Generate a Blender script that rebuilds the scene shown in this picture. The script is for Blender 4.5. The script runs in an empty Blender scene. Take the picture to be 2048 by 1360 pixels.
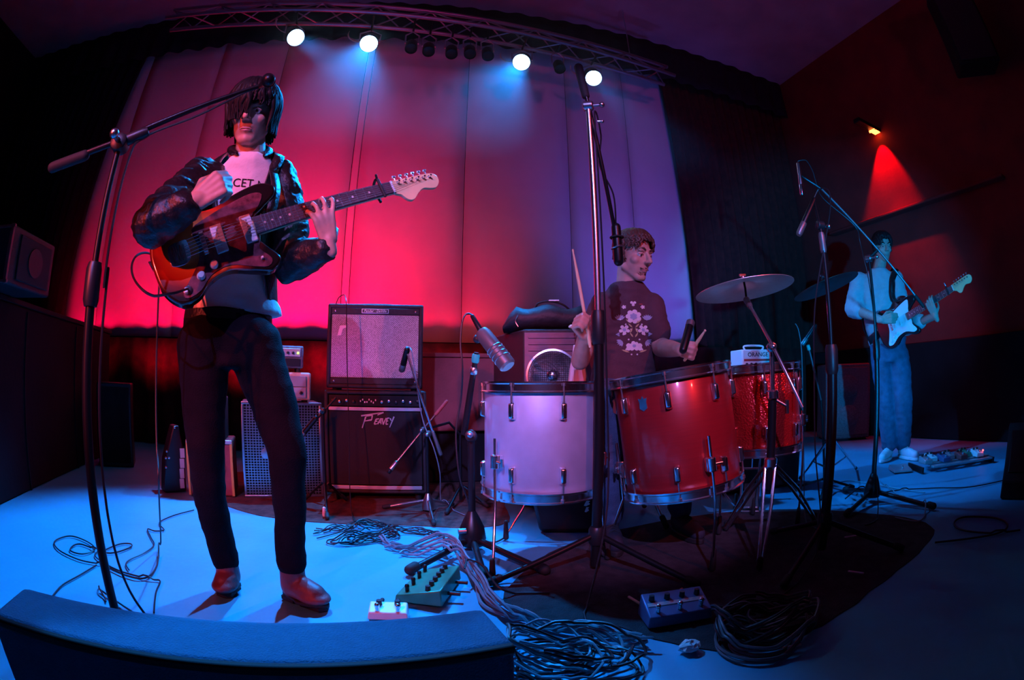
import bpy, bmesh, math, random
from mathutils import Vector, Matrix, noise
from math import sin, cos, pi, radians, sqrt, atan2, asin, acos, tan
random.seed(7)
scene = bpy.context.scene
COL = scene.collection

# ------------------------------------------------------------------ camera: fisheye lens, equisolid, low in front of the stage
FPX, PITCH, CAMH = 1010.0, radians(4.8), 0.70
cam_d = bpy.data.cameras.new('camera')
cam_d.type = 'PANO'
cam_d.panorama_type = 'FISHEYE_EQUISOLID'
cam_d.sensor_fit = 'HORIZONTAL'
cam_d.sensor_width = 36.0
cam_d.fisheye_lens = 36.0 * FPX / 2048.0
cam_d.fisheye_fov = radians(180)
cam_d.clip_start = 0.02
cam_d.clip_end = 100
camera = bpy.data.objects.new('camera', cam_d)
camera.location = (0, 0, CAMH)
camera.rotation_euler = (pi / 2 + PITCH, 0, 0)
COL.objects.link(camera)
scene.camera = camera
vs = scene.view_settings
vs.view_transform = 'Standard'
vs.look = 'None'
vs.gamma = 1.0
vs.use_curve_mapping = False
vs.exposure = 0.0
scene.cycles.max_bounces = 6
scene.cycles.diffuse_bounces = 3
scene.cycles.glossy_bounces = 3

# ------------------------------------------------------------------ world: the dark hall, a trace of violet spill
world = bpy.data.worlds.new('hall')
scene.world = world
world.use_nodes = True
bg = world.node_tree.nodes['Background']
bg.inputs[0].default_value = (0.30, 0.05, 0.36, 1)
bg.inputs[1].default_value = 0.008

# the room is turned 13 degrees against the camera: u runs along the back wall, n towards it
YAW = radians(13)
E1 = Vector((cos(YAW), sin(YAW), 0))
E2 = Vector((-sin(YAW), cos(YAW), 0))
def room(u, n, z=0.0):
    return E1 * u + E2 * n + Vector((0, 0, z))

def look(o, target):
    d = Vector(target) - o.location
    o.rotation_euler = d.to_track_quat('-Z', 'Y').to_euler()

def spot(name, loc, target, color, watts, angle, blend=0.5, radius=0.05):
    d = bpy.data.lights.new(name, 'SPOT')
    d.color = color; d.energy = watts; d.spot_size = radians(angle); d.spot_blend = blend
    d.shadow_soft_size = radius
    o = bpy.data.objects.new(name, d); o.location = loc
    look(o, target); COL.objects.link(o)
    return o

RED = (1.0, 0.0, 0.02)
BLUE = (0.0, 0.27, 1.0)
# truss lamps (their housings are built further down): lens centre, aim, watts
TRUSS = [(Vector((-1.94, 3.31, 3.70)), Vector((2.3, 3.0, 0)), 1100, 30),
         (Vector((-1.30, 3.58, 3.70)), Vector((-1.05, 1.45, 0)), 1500, 44),
         (Vector((0.09, 4.02, 3.70)), Vector((-1.05, 1.50, 0)), 1500, 40),
         (Vector((0.82, 4.26, 3.70)), Vector((2.6, 2.9, 0)), 420, 36)]
for i, (p, t, w, a) in enumerate(TRUSS):
    d = (t - p).normalized()
    spot('truss_spot', p + d * 0.03, t, BLUE, w, a, 0.6, 0.06)
# front-of-house lamps over the audience: red-orange and violet-blue pairs, together they give the lilac wash
spot('front_red', (-2.2, -3.0, 3.6), (-0.85, 2.0, 0.70), (1.0, 0.07, 0.06), 560, 25, 0.35, 0.03)
spot('guitar_fill_red', (-2.0, -2.8, 1.9), (-0.95, 1.6, 0.95), (1.0, 0.07, 0.06), 520, 20, 0.5, 0.03)  # added low red fill that lights the guitar below the arm
spot('front_blue', (-0.5, -3.2, 3.7), (-0.80, 2.1, 0.80), (0.36, 0.26, 1.0), 820, 21, 0.35, 0.03)
spot('front_red', (2.2, -3.0, 3.6), (0.50, 2.2, 0.80), (1.0, 0.07, 0.06), 400, 20, 0.35, 0.03)
spot('front_blue', (-0.4, -3.2, 3.7), (0.40, 2.2, 0.80), (0.36, 0.28, 1.0), 1000, 20, 0.35, 0.03)
spot('front_blue_side', (0.3, -2.2, 0.55), (2.65, 2.8, 1.35), (0.0, 0.32, 1.0), 1700, 30, 0.7, 0.05)
spot('ceiling_fill', (1.5, -2.5, 2.0), (0.8, 2.5, 4.9), (0.9, 0.04, 0.35), 140, 90, 1.0, 0.2)  # added unseen fill that brightens the ceiling
# red floor lamps behind the amplifiers wash the cloth
for u, w in ((-3.5, 110), (-2.5, 200), (-1.5, 440), (-0.6, 420), (0.4, 120)):
    spot('cloth_red', room(u, 3.9, 0.30), room(u + 0.05, 4.9, 1.58), (1.0, 0.0, 0.06), w, 62, 1.0, 0.15)
spot('cloth_blue', room(2.6, 3.2, 0.5), room(2.85, 4.9, 2.4), (0.16, 0.11, 1.0), 125, 78, 1.0, 0.1)
spot('cloth_violet', room(-0.3, 3.0, 0.6), room(-0.2, 4.9, 3.2), (0.32, 0.06, 0.8), 80, 120, 1.0, 0.2)
spot('wing_red', (-2.9, 1.6, 2.2), (-1.2, 2.8, 0.5), (1.0, 0.01, 0.03), 90, 60, 0.6, 0.08)
# red lamp on the right-hand wall
WALL_LAMP = room(4.93, 2.94, 3.44)

# ------------------------------------------------------------------ pixel helpers (2048 x 1360 frame) to lay things out at their own depth
def ray(px, py):
    x = px - 1024.0; y = 680.0 - py; r = max(1e-9, sqrt(x * x + y * y))
    th = 2 * asin(r / (2 * FPX)); s = sin(th) / r
    cx, cy, cz = x * s, y * s, cos(th)
    c, si = cos(PITCH), sin(PITCH)
    return Vector((cx, cz * c - cy * si, cz * si + cy * c))
EYE = Vector((0, 0, CAMH))
def ar(px, py, R):
    """point seen at a pixel, at horizontal range R from the camera"""
    d = ray(px, py)
    return EYE + d * (R / sqrt(d.x ** 2 + d.y ** 2))
def fl(px, py, z=0.0):
    d = ray(px, py)
    return EYE + d * ((z - CAMH) / d.z)
def atn(px, py, n):
    """point on a plane n = const of the room"""
    d = ray(px, py)
    return EYE + d * (n / d.dot(E2))
def atu(px, py, u):
    d = ray(px, py)
    return EYE + d * (u / d.dot(E1))

# ------------------------------------------------------------------ materials
MATS = {}
def mat(name, color, rough=0.5, metal=0.0, var=0.0, scale=8.0, bump=0.0, bscale=60.0, emit=None, estr=0.0, coat=0.0, spec=0.5, sheen=0.0, trans=0.0):
    if name in MATS: return MATS[name]
    m = bpy.data.materials.new(name); m.use_nodes = True
    nt = m.node_tree; b = nt.nodes['Principled BSDF']
    b.inputs['Base Color'].default_value = (*color, 1)
    b.inputs['Roughness'].default_value = rough
    b.inputs['Metallic'].default_value = metal
    b.inputs['Specular IOR Level'].default_value = spec
    if coat: b.inputs['Coat Weight'].default_value = coat; b.inputs['Coat Roughness'].default_value = 0.08
    if sheen: b.inputs['Sheen Weight'].default_value = sheen
    if trans: b.inputs['Transmission Weight'].default_value = trans
    if emit: b.inputs['Emission Color'].default_value = (*emit, 1); b.inputs['Emission Strength'].default_value = estr
    if var or bump:
        tc = nt.nodes.new('ShaderNodeTexCoord')
        if var:
            nz = nt.nodes.new('ShaderNodeTexNoise'); nz.inputs['Scale'].default_value = scale; nz.inputs['Detail'].default_value = 6
            nt.links.new(tc.outputs['Object'], nz.inputs['Vector'])
            rp = nt.nodes.new('ShaderNodeValToRGB')
            rp.color_ramp.elements[0].position = 0.3; rp.color_ramp.elements[1].position = 0.7
            rp.color_ramp.elements[0].color = (*[max(0, c * (1 - var)) for c in color], 1)
            rp.color_ramp.elements[1].color = (*[min(1, c * (1 + var)) for c in color], 1)
            nt.links.new(nz.outputs['Fac'], rp.inputs['Fac']); nt.links.new(rp.outputs['Color'], b.inputs['Base Color'])
        if bump:
            nb = nt.nodes.new('ShaderNodeTexNoise'); nb.inputs['Scale'].default_value = bscale; nb.inputs['Detail'].default_value = 4
            nt.links.new(tc.outputs['Object'], nb.inputs['Vector'])
            bp = nt.nodes.new('ShaderNodeBump'); bp.inputs['Strength'].default_value = bump; bp.inputs['Distance'].default_value = 0.01
            nt.links.new(nb.outputs['Fac'], bp.inputs['Height']); nt.links.new(bp.outputs['Normal'], b.inputs['Normal'])
    MATS[name] = m
    return m

def M_(n): return MATS[n]
mat('black_paint', (0.008, 0.007, 0.009), 0.8, spec=0.2, var=0.4, scale=3, bump=0.15, bscale=40)
mat('black_cloth', (0.010, 0.008, 0.010), 0.95, var=0.4, scale=12, bump=0.3, bscale=120)
mat('red_black_cloth', (0.055, 0.008, 0.005), 0.95, var=0.4, scale=12, bump=0.3, bscale=120)
mat('maroon_paint', (0.22, 0.045, 0.05), 0.7, var=0.25, scale=5, bump=0.1)
mat('wall_paint', (0.012, 0.005, 0.007), 0.95, spec=0.15, var=0.3, scale=2, bump=0.2, bscale=30)
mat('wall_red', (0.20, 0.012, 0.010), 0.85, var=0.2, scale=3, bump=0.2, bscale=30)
mat('ceiling_paint', (0.42, 0.30, 0.34), 0.9, var=0.12, scale=3, bump=0.2, bscale=25)
mat('screen_cloth', (0.78, 0.76, 0.76), 0.9, var=0.04, scale=3, bump=0.12, bscale=14)
mat('floor_light_tint', (0.05, 0.34, 0.48), 0.55, var=0.10, scale=3.0, bump=0.12, bscale=30)  # the blue of the stage light is mixed into this floor colour
mat('rug', (0.030, 0.022, 0.026), 0.98, var=0.5, scale=20, bump=0.5, bscale=200)
mat('rug_brown', (0.075, 0.03, 0.025), 0.98, var=0.5, scale=20, bump=0.5, bscale=200)
mat('tolex', (0.016, 0.015, 0.017), 0.55, var=0.3, scale=60, bump=0.35, bscale=400)
mat('tolex_grey', (0.10, 0.10, 0.11), 0.6, var=0.3, scale=60, bump=0.3, bscale=400)
mat('chrome', (0.88, 0.88, 0.90), 0.2, 1.0)
mat('steel', (0.55, 0.55, 0.57), 0.3, 1.0)
mat('black_metal', (0.018, 0.018, 0.02), 0.35, 0.6)
mat('black_plastic', (0.014, 0.014, 0.016), 0.4)
mat('rubber', (0.012, 0.012, 0.012), 0.75)
mat('white_plastic', (0.82, 0.82, 0.80), 0.35)
mat('silver_panel', (0.62, 0.62, 0.64), 0.35, 0.5)
mat('cream_paint', (0.80, 0.72, 0.52), 0.5)
mat('teal_tape', (0.02, 0.45, 0.36), 0.6)
mat('skin', (0.52, 0.30, 0.235), 0.5, var=0.10, scale=25)
mat('hair_black', (0.008, 0.006, 0.007), 0.6, spec=0.3)
mat('hair_brown', (0.075, 0.035, 0.022), 0.5)
mat('denim', (0.055, 0.09, 0.16), 0.85, var=0.3, scale=18, bump=0.4, bscale=240)
mat('black_denim', (0.007, 0.004, 0.007), 0.9, spec=0.12, var=0.3, scale=18, bump=0.4, bscale=240)
mat('leather', (0.012, 0.010, 0.012), 0.42, var=0.3, scale=30, bump=0.35, bscale=90)
mat('boot_leather', (0.17, 0.045, 0.05), 0.48, var=0.45, scale=14, bump=0.25, bscale=60)
mat('white_cotton', (0.80, 0.78, 0.78), 0.9, var=0.05, scale=10, bump=0.2, bscale=60)
mat('wood_light', (0.75, 0.52, 0.28), 0.45, var=0.15, scale=14)
mat('wood_stick', (0.78, 0.58, 0.36), 0.5, var=0.1, scale=20)
mat('cable', (0.012, 0.012, 0.014), 0.45)
mat('cable_grey', (0.10, 0.11, 0.12), 0.45)

# ------------------------------------------------------------------ mesh builder
def basis(zaxis, xhint=None):
    z = Vector(zaxis).normalized()
    h = Vector(xhint) if xhint is not None else (Vector((1, 0, 0)) if abs(z.x) < 0.8 else Vector((0, 1, 0)))
    x = (h - z * h.dot(z)).normalized()
    y = z.cross(x)
    return Matrix(((x.x, y.x, z.x, 0), (x.y, y.y, z.y, 0), (x.z, y.z, z.z, 0), (0, 0, 0, 1)))
def frame(o, zaxis, xhint=None):
    return Matrix.Translation(Vector(o)) @ basis(zaxis, xhint)
def axes(o, x, y, z):
    return Matrix(((x[0], y[0], z[0], o[0]), (x[1], y[1], z[1], o[1]), (x[2], y[2], z[2], o[2]), (0, 0, 0, 1)))

class MB:
    def __init__(s, M=None):
        s.v = []; s.f = []; s.M = M or Matrix()
    def add(s, vs_, fs_, M=None):
        m = s.M @ M if M is not None else s.M
        o = len(s.v)
        s.v += [m @ Vector(p) for p in vs_]
        s.f += [tuple(i + o for i in f) for f in fs_]
        return s
    def box(s, c, size, M=None):
        x, y, z = (a / 2 for a in size); c = Vector(c)
        v = [c + Vector((i * x, j * y, k * z)) for i in (-1, 1) for j in (-1, 1) for k in (-1, 1)]
        return s.add(v, [(0, 1, 3, 2), (4, 6, 7, 5), (0, 4, 5, 1), (2, 3, 7, 6), (0, 2, 6, 4), (1, 5, 7, 3)], M)
    def hexa(s, b, t):
        """box from 4 bottom and 4 top points"""
        return s.add(list(b) + list(t), [(3, 2, 1, 0), (4, 5, 6, 7), (0, 1, 5, 4), (1, 2, 6, 5), (2, 3, 7, 6), (3, 0, 4, 7)])
    def lathe(s, prof, M=None, n=24, closed=False):
        v = []; f = []
        k = len(prof)
        for i in range(n):
            a = 2 * pi * i / n
            for r, z in prof: v.append((r * cos(a), r * sin(a), z))
        for i in range(n):
            j = (i + 1) % n
            for q in range(k - 1 if not closed else k):
                w = (q + 1) % k
                f.append((i * k + q, j * k + q, j * k + w, i * k + w))
        if not closed:
            if prof[0][0] > 1e-6: f.append(tuple(i * k for i in reversed(range(n))))
            if prof[-1][0] > 1e-6: f.append(tuple(i * k + k - 1 for i in range(n)))
        return s.add(v, f, M)
    def cyl(s, p0, p1, r0, r1=None, n=12):
        p0 = Vector(p0); p1 = Vector(p1); d = p1 - p0
        return s.lathe([(r0, 0), (r0 if r1 is None else r1, d.length)], frame(p0, d), n)
    def cap(s, p0, p1, r0, r1=None, n=12, k=4):
        """capsule with two radii"""
        p0 = Vector(p0); p1 = Vector(p1); d = p1 - p0; L = d.length
        if r1 is None: r1 = r0
        if L < 1e-6: return s.ell(p0, (r0, r0, r0))
        pr = [(max(1e-5, r0 * cos(a)), r0 * sin(a)) for a in [-pi / 2 + pi / 2 * i / k for i in range(k + 1)]]
        pr += [(max(1e-5, r1 * cos(a)), L + r1 * sin(a)) for a in [pi / 2 * i / k for i in range(k + 1)]]
        return s.lathe(pr, frame(p0, d), n)
    def ell(s, c, r, M=None, n=16, k=10):
        pr = [(max(1e-5, cos(a)), sin(a)) for a in [-pi / 2 + pi * i / k for i in range(k + 1)]]
        S = Matrix.Diagonal((r[0], r[1], r[2], 1))
        T = Matrix.Translation(Vector(c))
        return s.lathe(pr, T @ (M if M is not None else Matrix()) @ S, n)
    def tube(s, pts, r, n=8, closed=False):
        pts = [Vector(p) for p in pts]; m = len(pts)
        rs = r if isinstance(r, (list, tuple)) else [r] * m
        v = []; f = []; u = None
        for i, p in enumerate(pts):
            a = pts[(i - 1) % m] if (i or closed) else p
            b = pts[(i + 1) % m] if (i < m - 1 or closed) else p
            t = (b - a)
            t = t.normalized() if t.length > 1e-9 else Vector((0, 0, 1))
            if u is None:
                u = t.orthogonal().normalized()
            u = (u - t * u.dot(t))
            u = u.normalized() if u.length > 1e-6 else t.orthogonal().normalized()
            w = t.cross(u)
            for q in range(n):
                g = 2 * pi * q / n
                v.append(p + (u * cos(g) + w * sin(g)) * rs[i])
        for i in range(m if closed else m - 1):
            j = (i + 1) % m
            for q in range(n):
                f.append((i * n + q, i * n + (q + 1) % n, j * n + (q + 1) % n, j * n + q))
        if not closed:
            f.append(tuple(reversed(range(n)))); f.append(tuple((m - 1) * n + q for q in range(n)))
        return s.add(v, f)
    def prism(s, outl, z0, z1, M=None):
        n = len(outl)
        v = [(x, y, z0) for x, y in outl] + [(x, y, z1) for x, y in outl]
        ar_ = sum(outl[i][0] * outl[(i + 1) % n][1] - outl[(i + 1) % n][0] * outl[i][1] for i in range(n))
        up = tuple(range(n, 2 * n)); dn = tuple(reversed(range(n)))
        sd = [(i, (i + 1) % n, n + (i + 1) % n, n + i) for i in range(n)]
        if ar_ < 0:
            up = tuple(reversed(up)); dn = tuple(reversed(dn)); sd = [tuple(reversed(q)) for q in sd]
        return s.add(v, [dn, up] + sd, M)
    def loft(s, secs, n=20):
        """secs: (centre, vector a, vector b) ellipses"""
        v = []; f = []; m = len(secs)
        for c, a, b in secs:
            c = Vector(c)
            for q in range(n):
                g = 2 * pi * q / n
                v.append(c + Vector(a) * cos(g) + Vector(b) * sin(g))
        for i in range(m - 1):
            for q in range(n):
                f.append((i * n + q, i * n + (q + 1) % n, (i + 1) * n + (q + 1) % n, (i + 1) * n + q))
        f.append(tuple(reversed(range(n)))); f.append(tuple((m - 1) * n + q for q in range(n)))
        return s.add(v, f)
    def sheet(s, grid):
        """open grid of points"""
        h = len(grid); w = len(grid[0])
        v = [p for row in grid for p in row]
        f = [(i * w + j, i * w + j + 1, (i + 1) * w + j + 1, (i + 1) * w + j) for i in range(h - 1) for j in range(w - 1)]
        return s.add(v, f)
    def torus(s, R, r, M=None, n=32, k=8):
        return s.lathe([(R + r * cos(2 * pi * i / k), r * sin(2 * pi * i / k)) for i in range(k)], M, n, closed=True)

WM = {}      # world matrix of each object
def wm(o): return WM.get(o.name, Matrix())
def mesh_obj(name, me, parent=None, material=None):
    o = bpy.data.objects.new(name, me); COL.objects.link(o)
    if parent is not None: o.parent = parent
    WM[o.name] = wm(parent).copy() if parent is not None else Matrix()
    if material: me.materials.append(material if not isinstance(material, str) else MATS[material])
    return o
def part(name, mb, material, parent=None, smooth=40, bevel=0.0, segs=2, origin=None):
    """mb holds world coordinates; the mesh is stored in the parent's frame (or about origin)"""
    me = bpy.data.meshes.new(name)
    if parent is not None:
        inv = wm(parent).inverted()
    else:
        inv = Matrix.Translation(-Vector(origin)) if origin is not None else Matrix()
    me.from_pydata([tuple(inv @ p) for p in mb.v], [], mb.f)
    bm = bmesh.new(); bm.from_mesh(me); bmesh.ops.recalc_face_normals(bm, faces=bm.faces); bm.to_mesh(me); bm.free()
    if smooth:
        me.shade_smooth(); me.set_sharp_from_angle(angle=radians(smooth))
    o = mesh_obj(name, me, parent, material)
    if parent is None and origin is not None:
        o.location = origin; WM[o.name] = Matrix.Translation(Vector(origin))
    if bevel:
        b = o.modifiers.new('bevel', 'BEVEL'); b.width = bevel; b.segments = segs; b.limit_method = 'ANGLE'; b.angle_limit = radians(40)
        b.harden_normals = False
    return o
def thing(name, label, cat, loc=(0, 0, 0), rotz=0.0, group=None, M=None):
    o = bpy.data.objects.new(name, None); COL.objects.link(o)
    m = M if M is not None else Matrix.Translation(Vector(loc)) @ Matrix.Rotation(rotz, 4, 'Z')
    o.matrix_world = m
    o.empty_display_size = 0.05
    WM[o.name] = m.copy()
    o['label'] = label; o['category'] = cat
    if group: o['group'] = group
    return o
def tag(o, label, cat, group=None, kind=None):
    o['label'] = label; o['category'] = cat
    if group: o['group'] = group
    if kind: o['kind'] = kind
    return o
def struct(name, mb, material, **kw):
    o = part(name, mb, material, **kw)
    if o.parent is None: o['kind'] = 'structure'
    return o
def smooth_path(pts, k=6):
    """Catmull-Rom"""
    P = [Vector(p) for p in pts]; out = []
    for i in range(len(P) - 1):
        a = P[max(0, i - 1)]; b = P[i]; c = P[i + 1]; d = P[min(len(P) - 1, i + 2)]
        for j in range(k):
            t = j / k
            out.append(0.5 * ((2 * b) + (c - a) * t + (2 * a - 5 * b + 4 * c - d) * t * t + (3 * b - a - 3 * c + d) * t ** 3))
    out.append(P[-1])
    return out
def letters(txt, size, M, material, parent, name='lettering', depth=0.001, shear=0.0, space=1.0, align='CENTER'):
    cu = bpy.data.curves.new('txt', 'FONT'); cu.body = txt; cu.size = size; cu.align_x = align; cu.align_y = 'CENTER'
    cu.extrude = depth; cu.shear = shear; cu.space_character = space; cu.resolution_u = 3
    ob = bpy.data.objects.new('txt', cu); COL.objects.link(ob)
    dg = bpy.context.evaluated_depsgraph_get()
    me = bpy.data.meshes.new_from_object(ob.evaluated_get(dg))
    bpy.data.objects.remove(ob); bpy.data.curves.remove(cu)
    me.name = name
    me.transform(wm(parent).inverted() @ M)
    me.materials.clear()
    return mesh_obj(name, me, parent, material)
def label_copy(root, label=None):
    """copies a thing with its parts and sub-parts"""
    r = root.copy(); COL.objects.link(r); WM[r.name] = wm(root).copy()
    if label: r['label'] = label
    for ch in list(root.children):
        c = ch.copy(); COL.objects.link(c); c.parent = r; WM[c.name] = wm(ch).copy()
        for g in list(ch.children):
            d = g.copy(); COL.objects.link(d); d.parent = c
    return r

# ================================================================== the setting
Z3 = Vector((0, 0, 1))
CEIL = 4.9
def room_box(mb, u0, u1, n0, n1, z0, z1):
    mb.hexa([room(u0, n0, z0), room(u1, n0, z0), room(u1, n1, z0), room(u0, n1, z0)],
            [room(u0, n0, z1), room(u1, n0, z1), room(u1, n1, z1), room(u0, n1, z1)])
    return mb
RM = Matrix.Rotation(YAW, 4, 'Z')
struct('floor', room_box(MB(), -6.5, 5.3, -0.2, 5.4, -0.12, -0.004), 'floor_light_tint')
struct('ceiling', room_box(MB(), -7.0, 5.6, -4.0, 5.5, CEIL, CEIL + 0.15), 'ceiling_paint')
struct('wall_back', room_box(MB(), -6.5, 5.3, 5.1, 5.3, 0, CEIL), 'black_paint')
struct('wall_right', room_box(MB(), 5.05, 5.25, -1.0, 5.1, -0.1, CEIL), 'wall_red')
struct('wall_left', room_box(MB(), -6.0, -5.8, 1.5, 5.1, 0, CEIL), 'black_paint')

# cloth screen of sewn panels, seams between them
scr = thing('projection_screen', 'tall pale cloth backdrop of sewn panels behind the band, glowing red and violet', 'backdrop', room(-0.4, 4.9, 1.07), YAW)
us = [-4.7, -3.55, -2.45, -1.58, -0.58, -0.50, 0.62, 1.78, 2.55, 3.35]
for a, b in zip(us[:-1], us[1:]):
    g = []
    for i in range(13):
        z = 1.07 + (4.85 - 1.07) * i / 12
        row = []
        for j in range(7):
            t = j / 6; u = a + 0.003 + (b - a - 0.006) * t
            row.append(room(u, 4.9 + 0.001 * (2 * t - 1) ** 2 + 0.002 * sin(u * 7 + z * 3) * (b - a > 0.3), z))
        g.append(row)
    mb = MB().sheet(g)
    o = part('cloth_panel', mb, 'screen_cloth', scr)
    so = o.modifiers.new('thick', 'SOLIDIFY'); so.thickness = 0.006
hem = part('bottom_hem', room_box(MB(), -4.7, 3.35, 4.885, 4.925, 1.05, 1.085), 'black_cloth', scr)

def hang_cloth(name, label, pts_top, pts_bot, folds, amp, material, nrm, rows=10, cat='curtain'):
    """hanging cloth between a top and a bottom line, with vertical folds"""
    w = folds * 8
    g = []
    for i in range(rows + 1):
        t = i / rows; row = []
        for j in range(w + 1):
            s_ = j / w
            p = Vector(pts_top[0]).lerp(Vector(pts_top[1]), s_).lerp(Vector(pts_bot[0]).lerp(Vector(pts_bot[1]), s_), t)
            ph = 2 * pi * folds * s_
            row.append(p + nrm * (amp * (0.5 + 0.5 * t) * (sin(ph) + 0.35 * sin(ph * 0.37 + 1.7 + 2 * t))))
        g.append(row)
    base = (Vector(pts_bot[0]) + Vector(pts_bot[1])) / 2
    o = part(name, MB().sheet(g), material, origin=base, smooth=80)
    so = o.modifiers.new('thick', 'SOLIDIFY'); so.thickness = 0.008
    return tag(o, label, cat)
# black side legs and valance round the cloth
hang_cloth('side_curtain', 'dark folded stage curtain between cloth backdrop and the red-lit side wall', (room(3.02, 4.72, CEIL), room(5.0, 4.62, CEIL)), (room(3.26, 4.72, 0.02), room(5.0, 4.62, 0.02)), 15, 0.045, 'red_black_cloth', E2)
hang_cloth('side_curtain', 'black stage curtain slanting along the dim edge of cloth backdrop above the wing wall', (room(-5.7, 4.6, CEIL), room(-3.42, 4.6, CEIL)), (room(-5.7, 4.6, 0.02), room(-3.98, 4.6, 0.02)), 14, 0.045, 'black_cloth', E2)
hang_cloth('top_valance', 'black valance hanging under the ceiling above the lighting truss', (room(-6.0, 4.46, CEIL), room(5.04, 4.46, CEIL)), (room(-6.0, 4.46, 4.32), room(5.04, 4.46, 4.32)), 40, 0.03, 'black_cloth', E2, rows=4, cat='valance')
hang_cloth('stage_skirt', 'low black drape along the foot of the cloth backdrop', (room(-4.4, 4.78, 1.06), room(4.9, 4.60, 1.06)), (room(-4.4, 4.78, 0.01), room(4.9, 4.60, 0.01)), 46, 0.025, 'red_black_cloth', E2, rows=4, cat='drape')

# wing wall at the left with a ledge on top
A = Vector((-3.44, 3.21, 0)); B_ = Vector((-1.95, 0.20, 0)); dv = (B_ - A).normalized(); nv = Vector((dv.y, -dv.x, 0))
if nv.x > 0: nv = -nv
mb = MB(); mb.hexa([A, B_, B_ + nv * 1.2, A + nv * 1.2], [p + Z3 * 1.02 for p in (A, B_, B_ + nv * 1.2, A + nv * 1.2)])
wing = struct('wall_wing', mb, 'wall_paint', bevel=0.01)
mb = MB(); q = [A - nv * 0.012 - dv * 0.01, B_ - nv * 0.012, B_ + nv * 1.2, A + nv * 1.2 - dv * 0.01]
mb.hexa([p + Z3 * 1.02 for p in q], [p + Z3 * 1.05 for p in q])
part('ledge', mb, 'black_paint', wing, bevel=0.006)
for k in range(1, 4):
    p = A.lerp(B_, k / 4)
    mb = MB(); mb.box((0, 0, 0.5), (0.012, 0.012, 1.0), axes(p - nv * 0.004, dv, nv, Z3)); part('panel_joint', mb, 'black_paint', wing)

# right wall: ledge moulding under the red lamp and a dark lower panelling
mo = atu(1750, 437, 5.0)
n_l = mo.dot(E2)
mb = MB()
room_box(mb, 4.93, 5.06, n_l - 1.9, n_l + 0.75, mo.z - 0.035, mo.z + 0.0)
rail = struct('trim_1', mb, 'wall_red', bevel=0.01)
mb = MB(); room_box(mb, 4.99, 5.06, -1.0, 4.55, 0, 1.0); struct('trim_2', mb, 'black_paint', bevel=0.01)

# ================================================================== amplifiers and cabinets
GRILLE = {}
def weave_mat(name, c0, c1, scale=900, rough=0.8):
    m = bpy.data.materials.new(name); m.use_nodes = True; nt = m.node_tree; b = nt.nodes['Principled BSDF']
    tc = nt.nodes.new('ShaderNodeTexCoord'); ck = nt.nodes.new('ShaderNodeTexChecker'); ck.inputs['Scale'].default_value = scale
    ck.inputs['Color1'].default_value = (*c0, 1); ck.inputs['Color2'].default_value = (*c1, 1)
    nz = nt.nodes.new('ShaderNodeTexNoise'); nz.inputs['Scale'].default_value = 260; nz.inputs['Detail'].default_value = 3
    mx = nt.nodes.new('ShaderNodeMixRGB'); mx.blend_type = 'MULTIPLY'; mx.inputs[0].default_value = 0.8
    rp = nt.nodes.new('ShaderNodeValToRGB'); rp.color_ramp.elements[0].position = 0.35; rp.color_ramp.elements[1].position = 0.6
    rp.color_ramp.elements[0].color = (0.35, 0.35, 0.35, 1)
    nt.links.new(tc.outputs['Object'], ck.inputs['Vector']); nt.links.new(tc.outputs['Object'], nz.inputs['Vector'])
    nt.links.new(nz.outputs['Fac'], rp.inputs['Fac'])
    nt.links.new(ck.outputs['Color'], mx.inputs[1]); nt.links.new(rp.outputs['Color'], mx.inputs[2])
    nt.links.new(mx.outputs['Color'], b.inputs['Base Color']); b.inputs['Roughness'].default_value = rough
    MATS[name] = m
weave_mat('silver_weave', (0.60, 0.58, 0.57), (0.34, 0.32, 0.33), 160)
weave_mat('black_weave', (0.022, 0.02, 0.022), (0.010, 0.009, 0.010), 200)
mat('cream_tolex', (0.62, 0.52, 0.40), 0.6, var=0.12, scale=50, bump=0.3, bscale=400)
mat('grey_panel', (0.30, 0.30, 0.31), 0.45, var=0.1)
mat('green_led', (0.3, 1, 0.1), 0.4, emit=(0.4, 1.0, 0.05), estr=6)
mat('red_led', (1, 0.1, 0.1), 0.4, emit=(1.0, 0.05, 0.05), estr=8)
mat('red_tolex', (0.40, 0.05, 0.05), 0.5, var=0.2, scale=30, bump=0.2, bscale=300)
mat('orange_tolex', (0.75, 0.32, 0.08), 0.55, bump=0.3, bscale=300)

def box_part(name, M, c, size, material, parent, bevel=0.006, segs=2):
    return part(name, MB(M).box(c, size), material, parent, bevel=bevel, segs=segs)
def knob(M, x, z, y, r, material, parent, name='knob', depth=0.014):
    mb = MB(M); mb.lathe([(r, 0), (r, depth * 0.3), (r * 0.8, depth), (r * 0.7, depth * 1.05)], frame((x, y, z), (0, -1, 0)), 14)
    return part(name, mb, material, parent)
def feet(M, xs, ys, z0, z1, r, parent):
    for x in xs:
        for y in ys:
            mb = MB(M); mb.cyl((x, y, z0), (x, y, z1), r, r * 1.15, 10); part('foot', mb, 'rubber', parent)
def amp_M(p_left, p_right, depth):
    """frame with origin on the floor at the front-left bottom corner, x to the right, y to the back"""
    a = Vector((p_left[0], p_left[1], 0)); b = Vector((p_right[0], p_right[1], 0)); x = (b - a).normalized(); y = Vector((-x.y, x.x, 0))
    return axes((a.x, a.y, 0), x, y, Z3), (b - a).length

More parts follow.
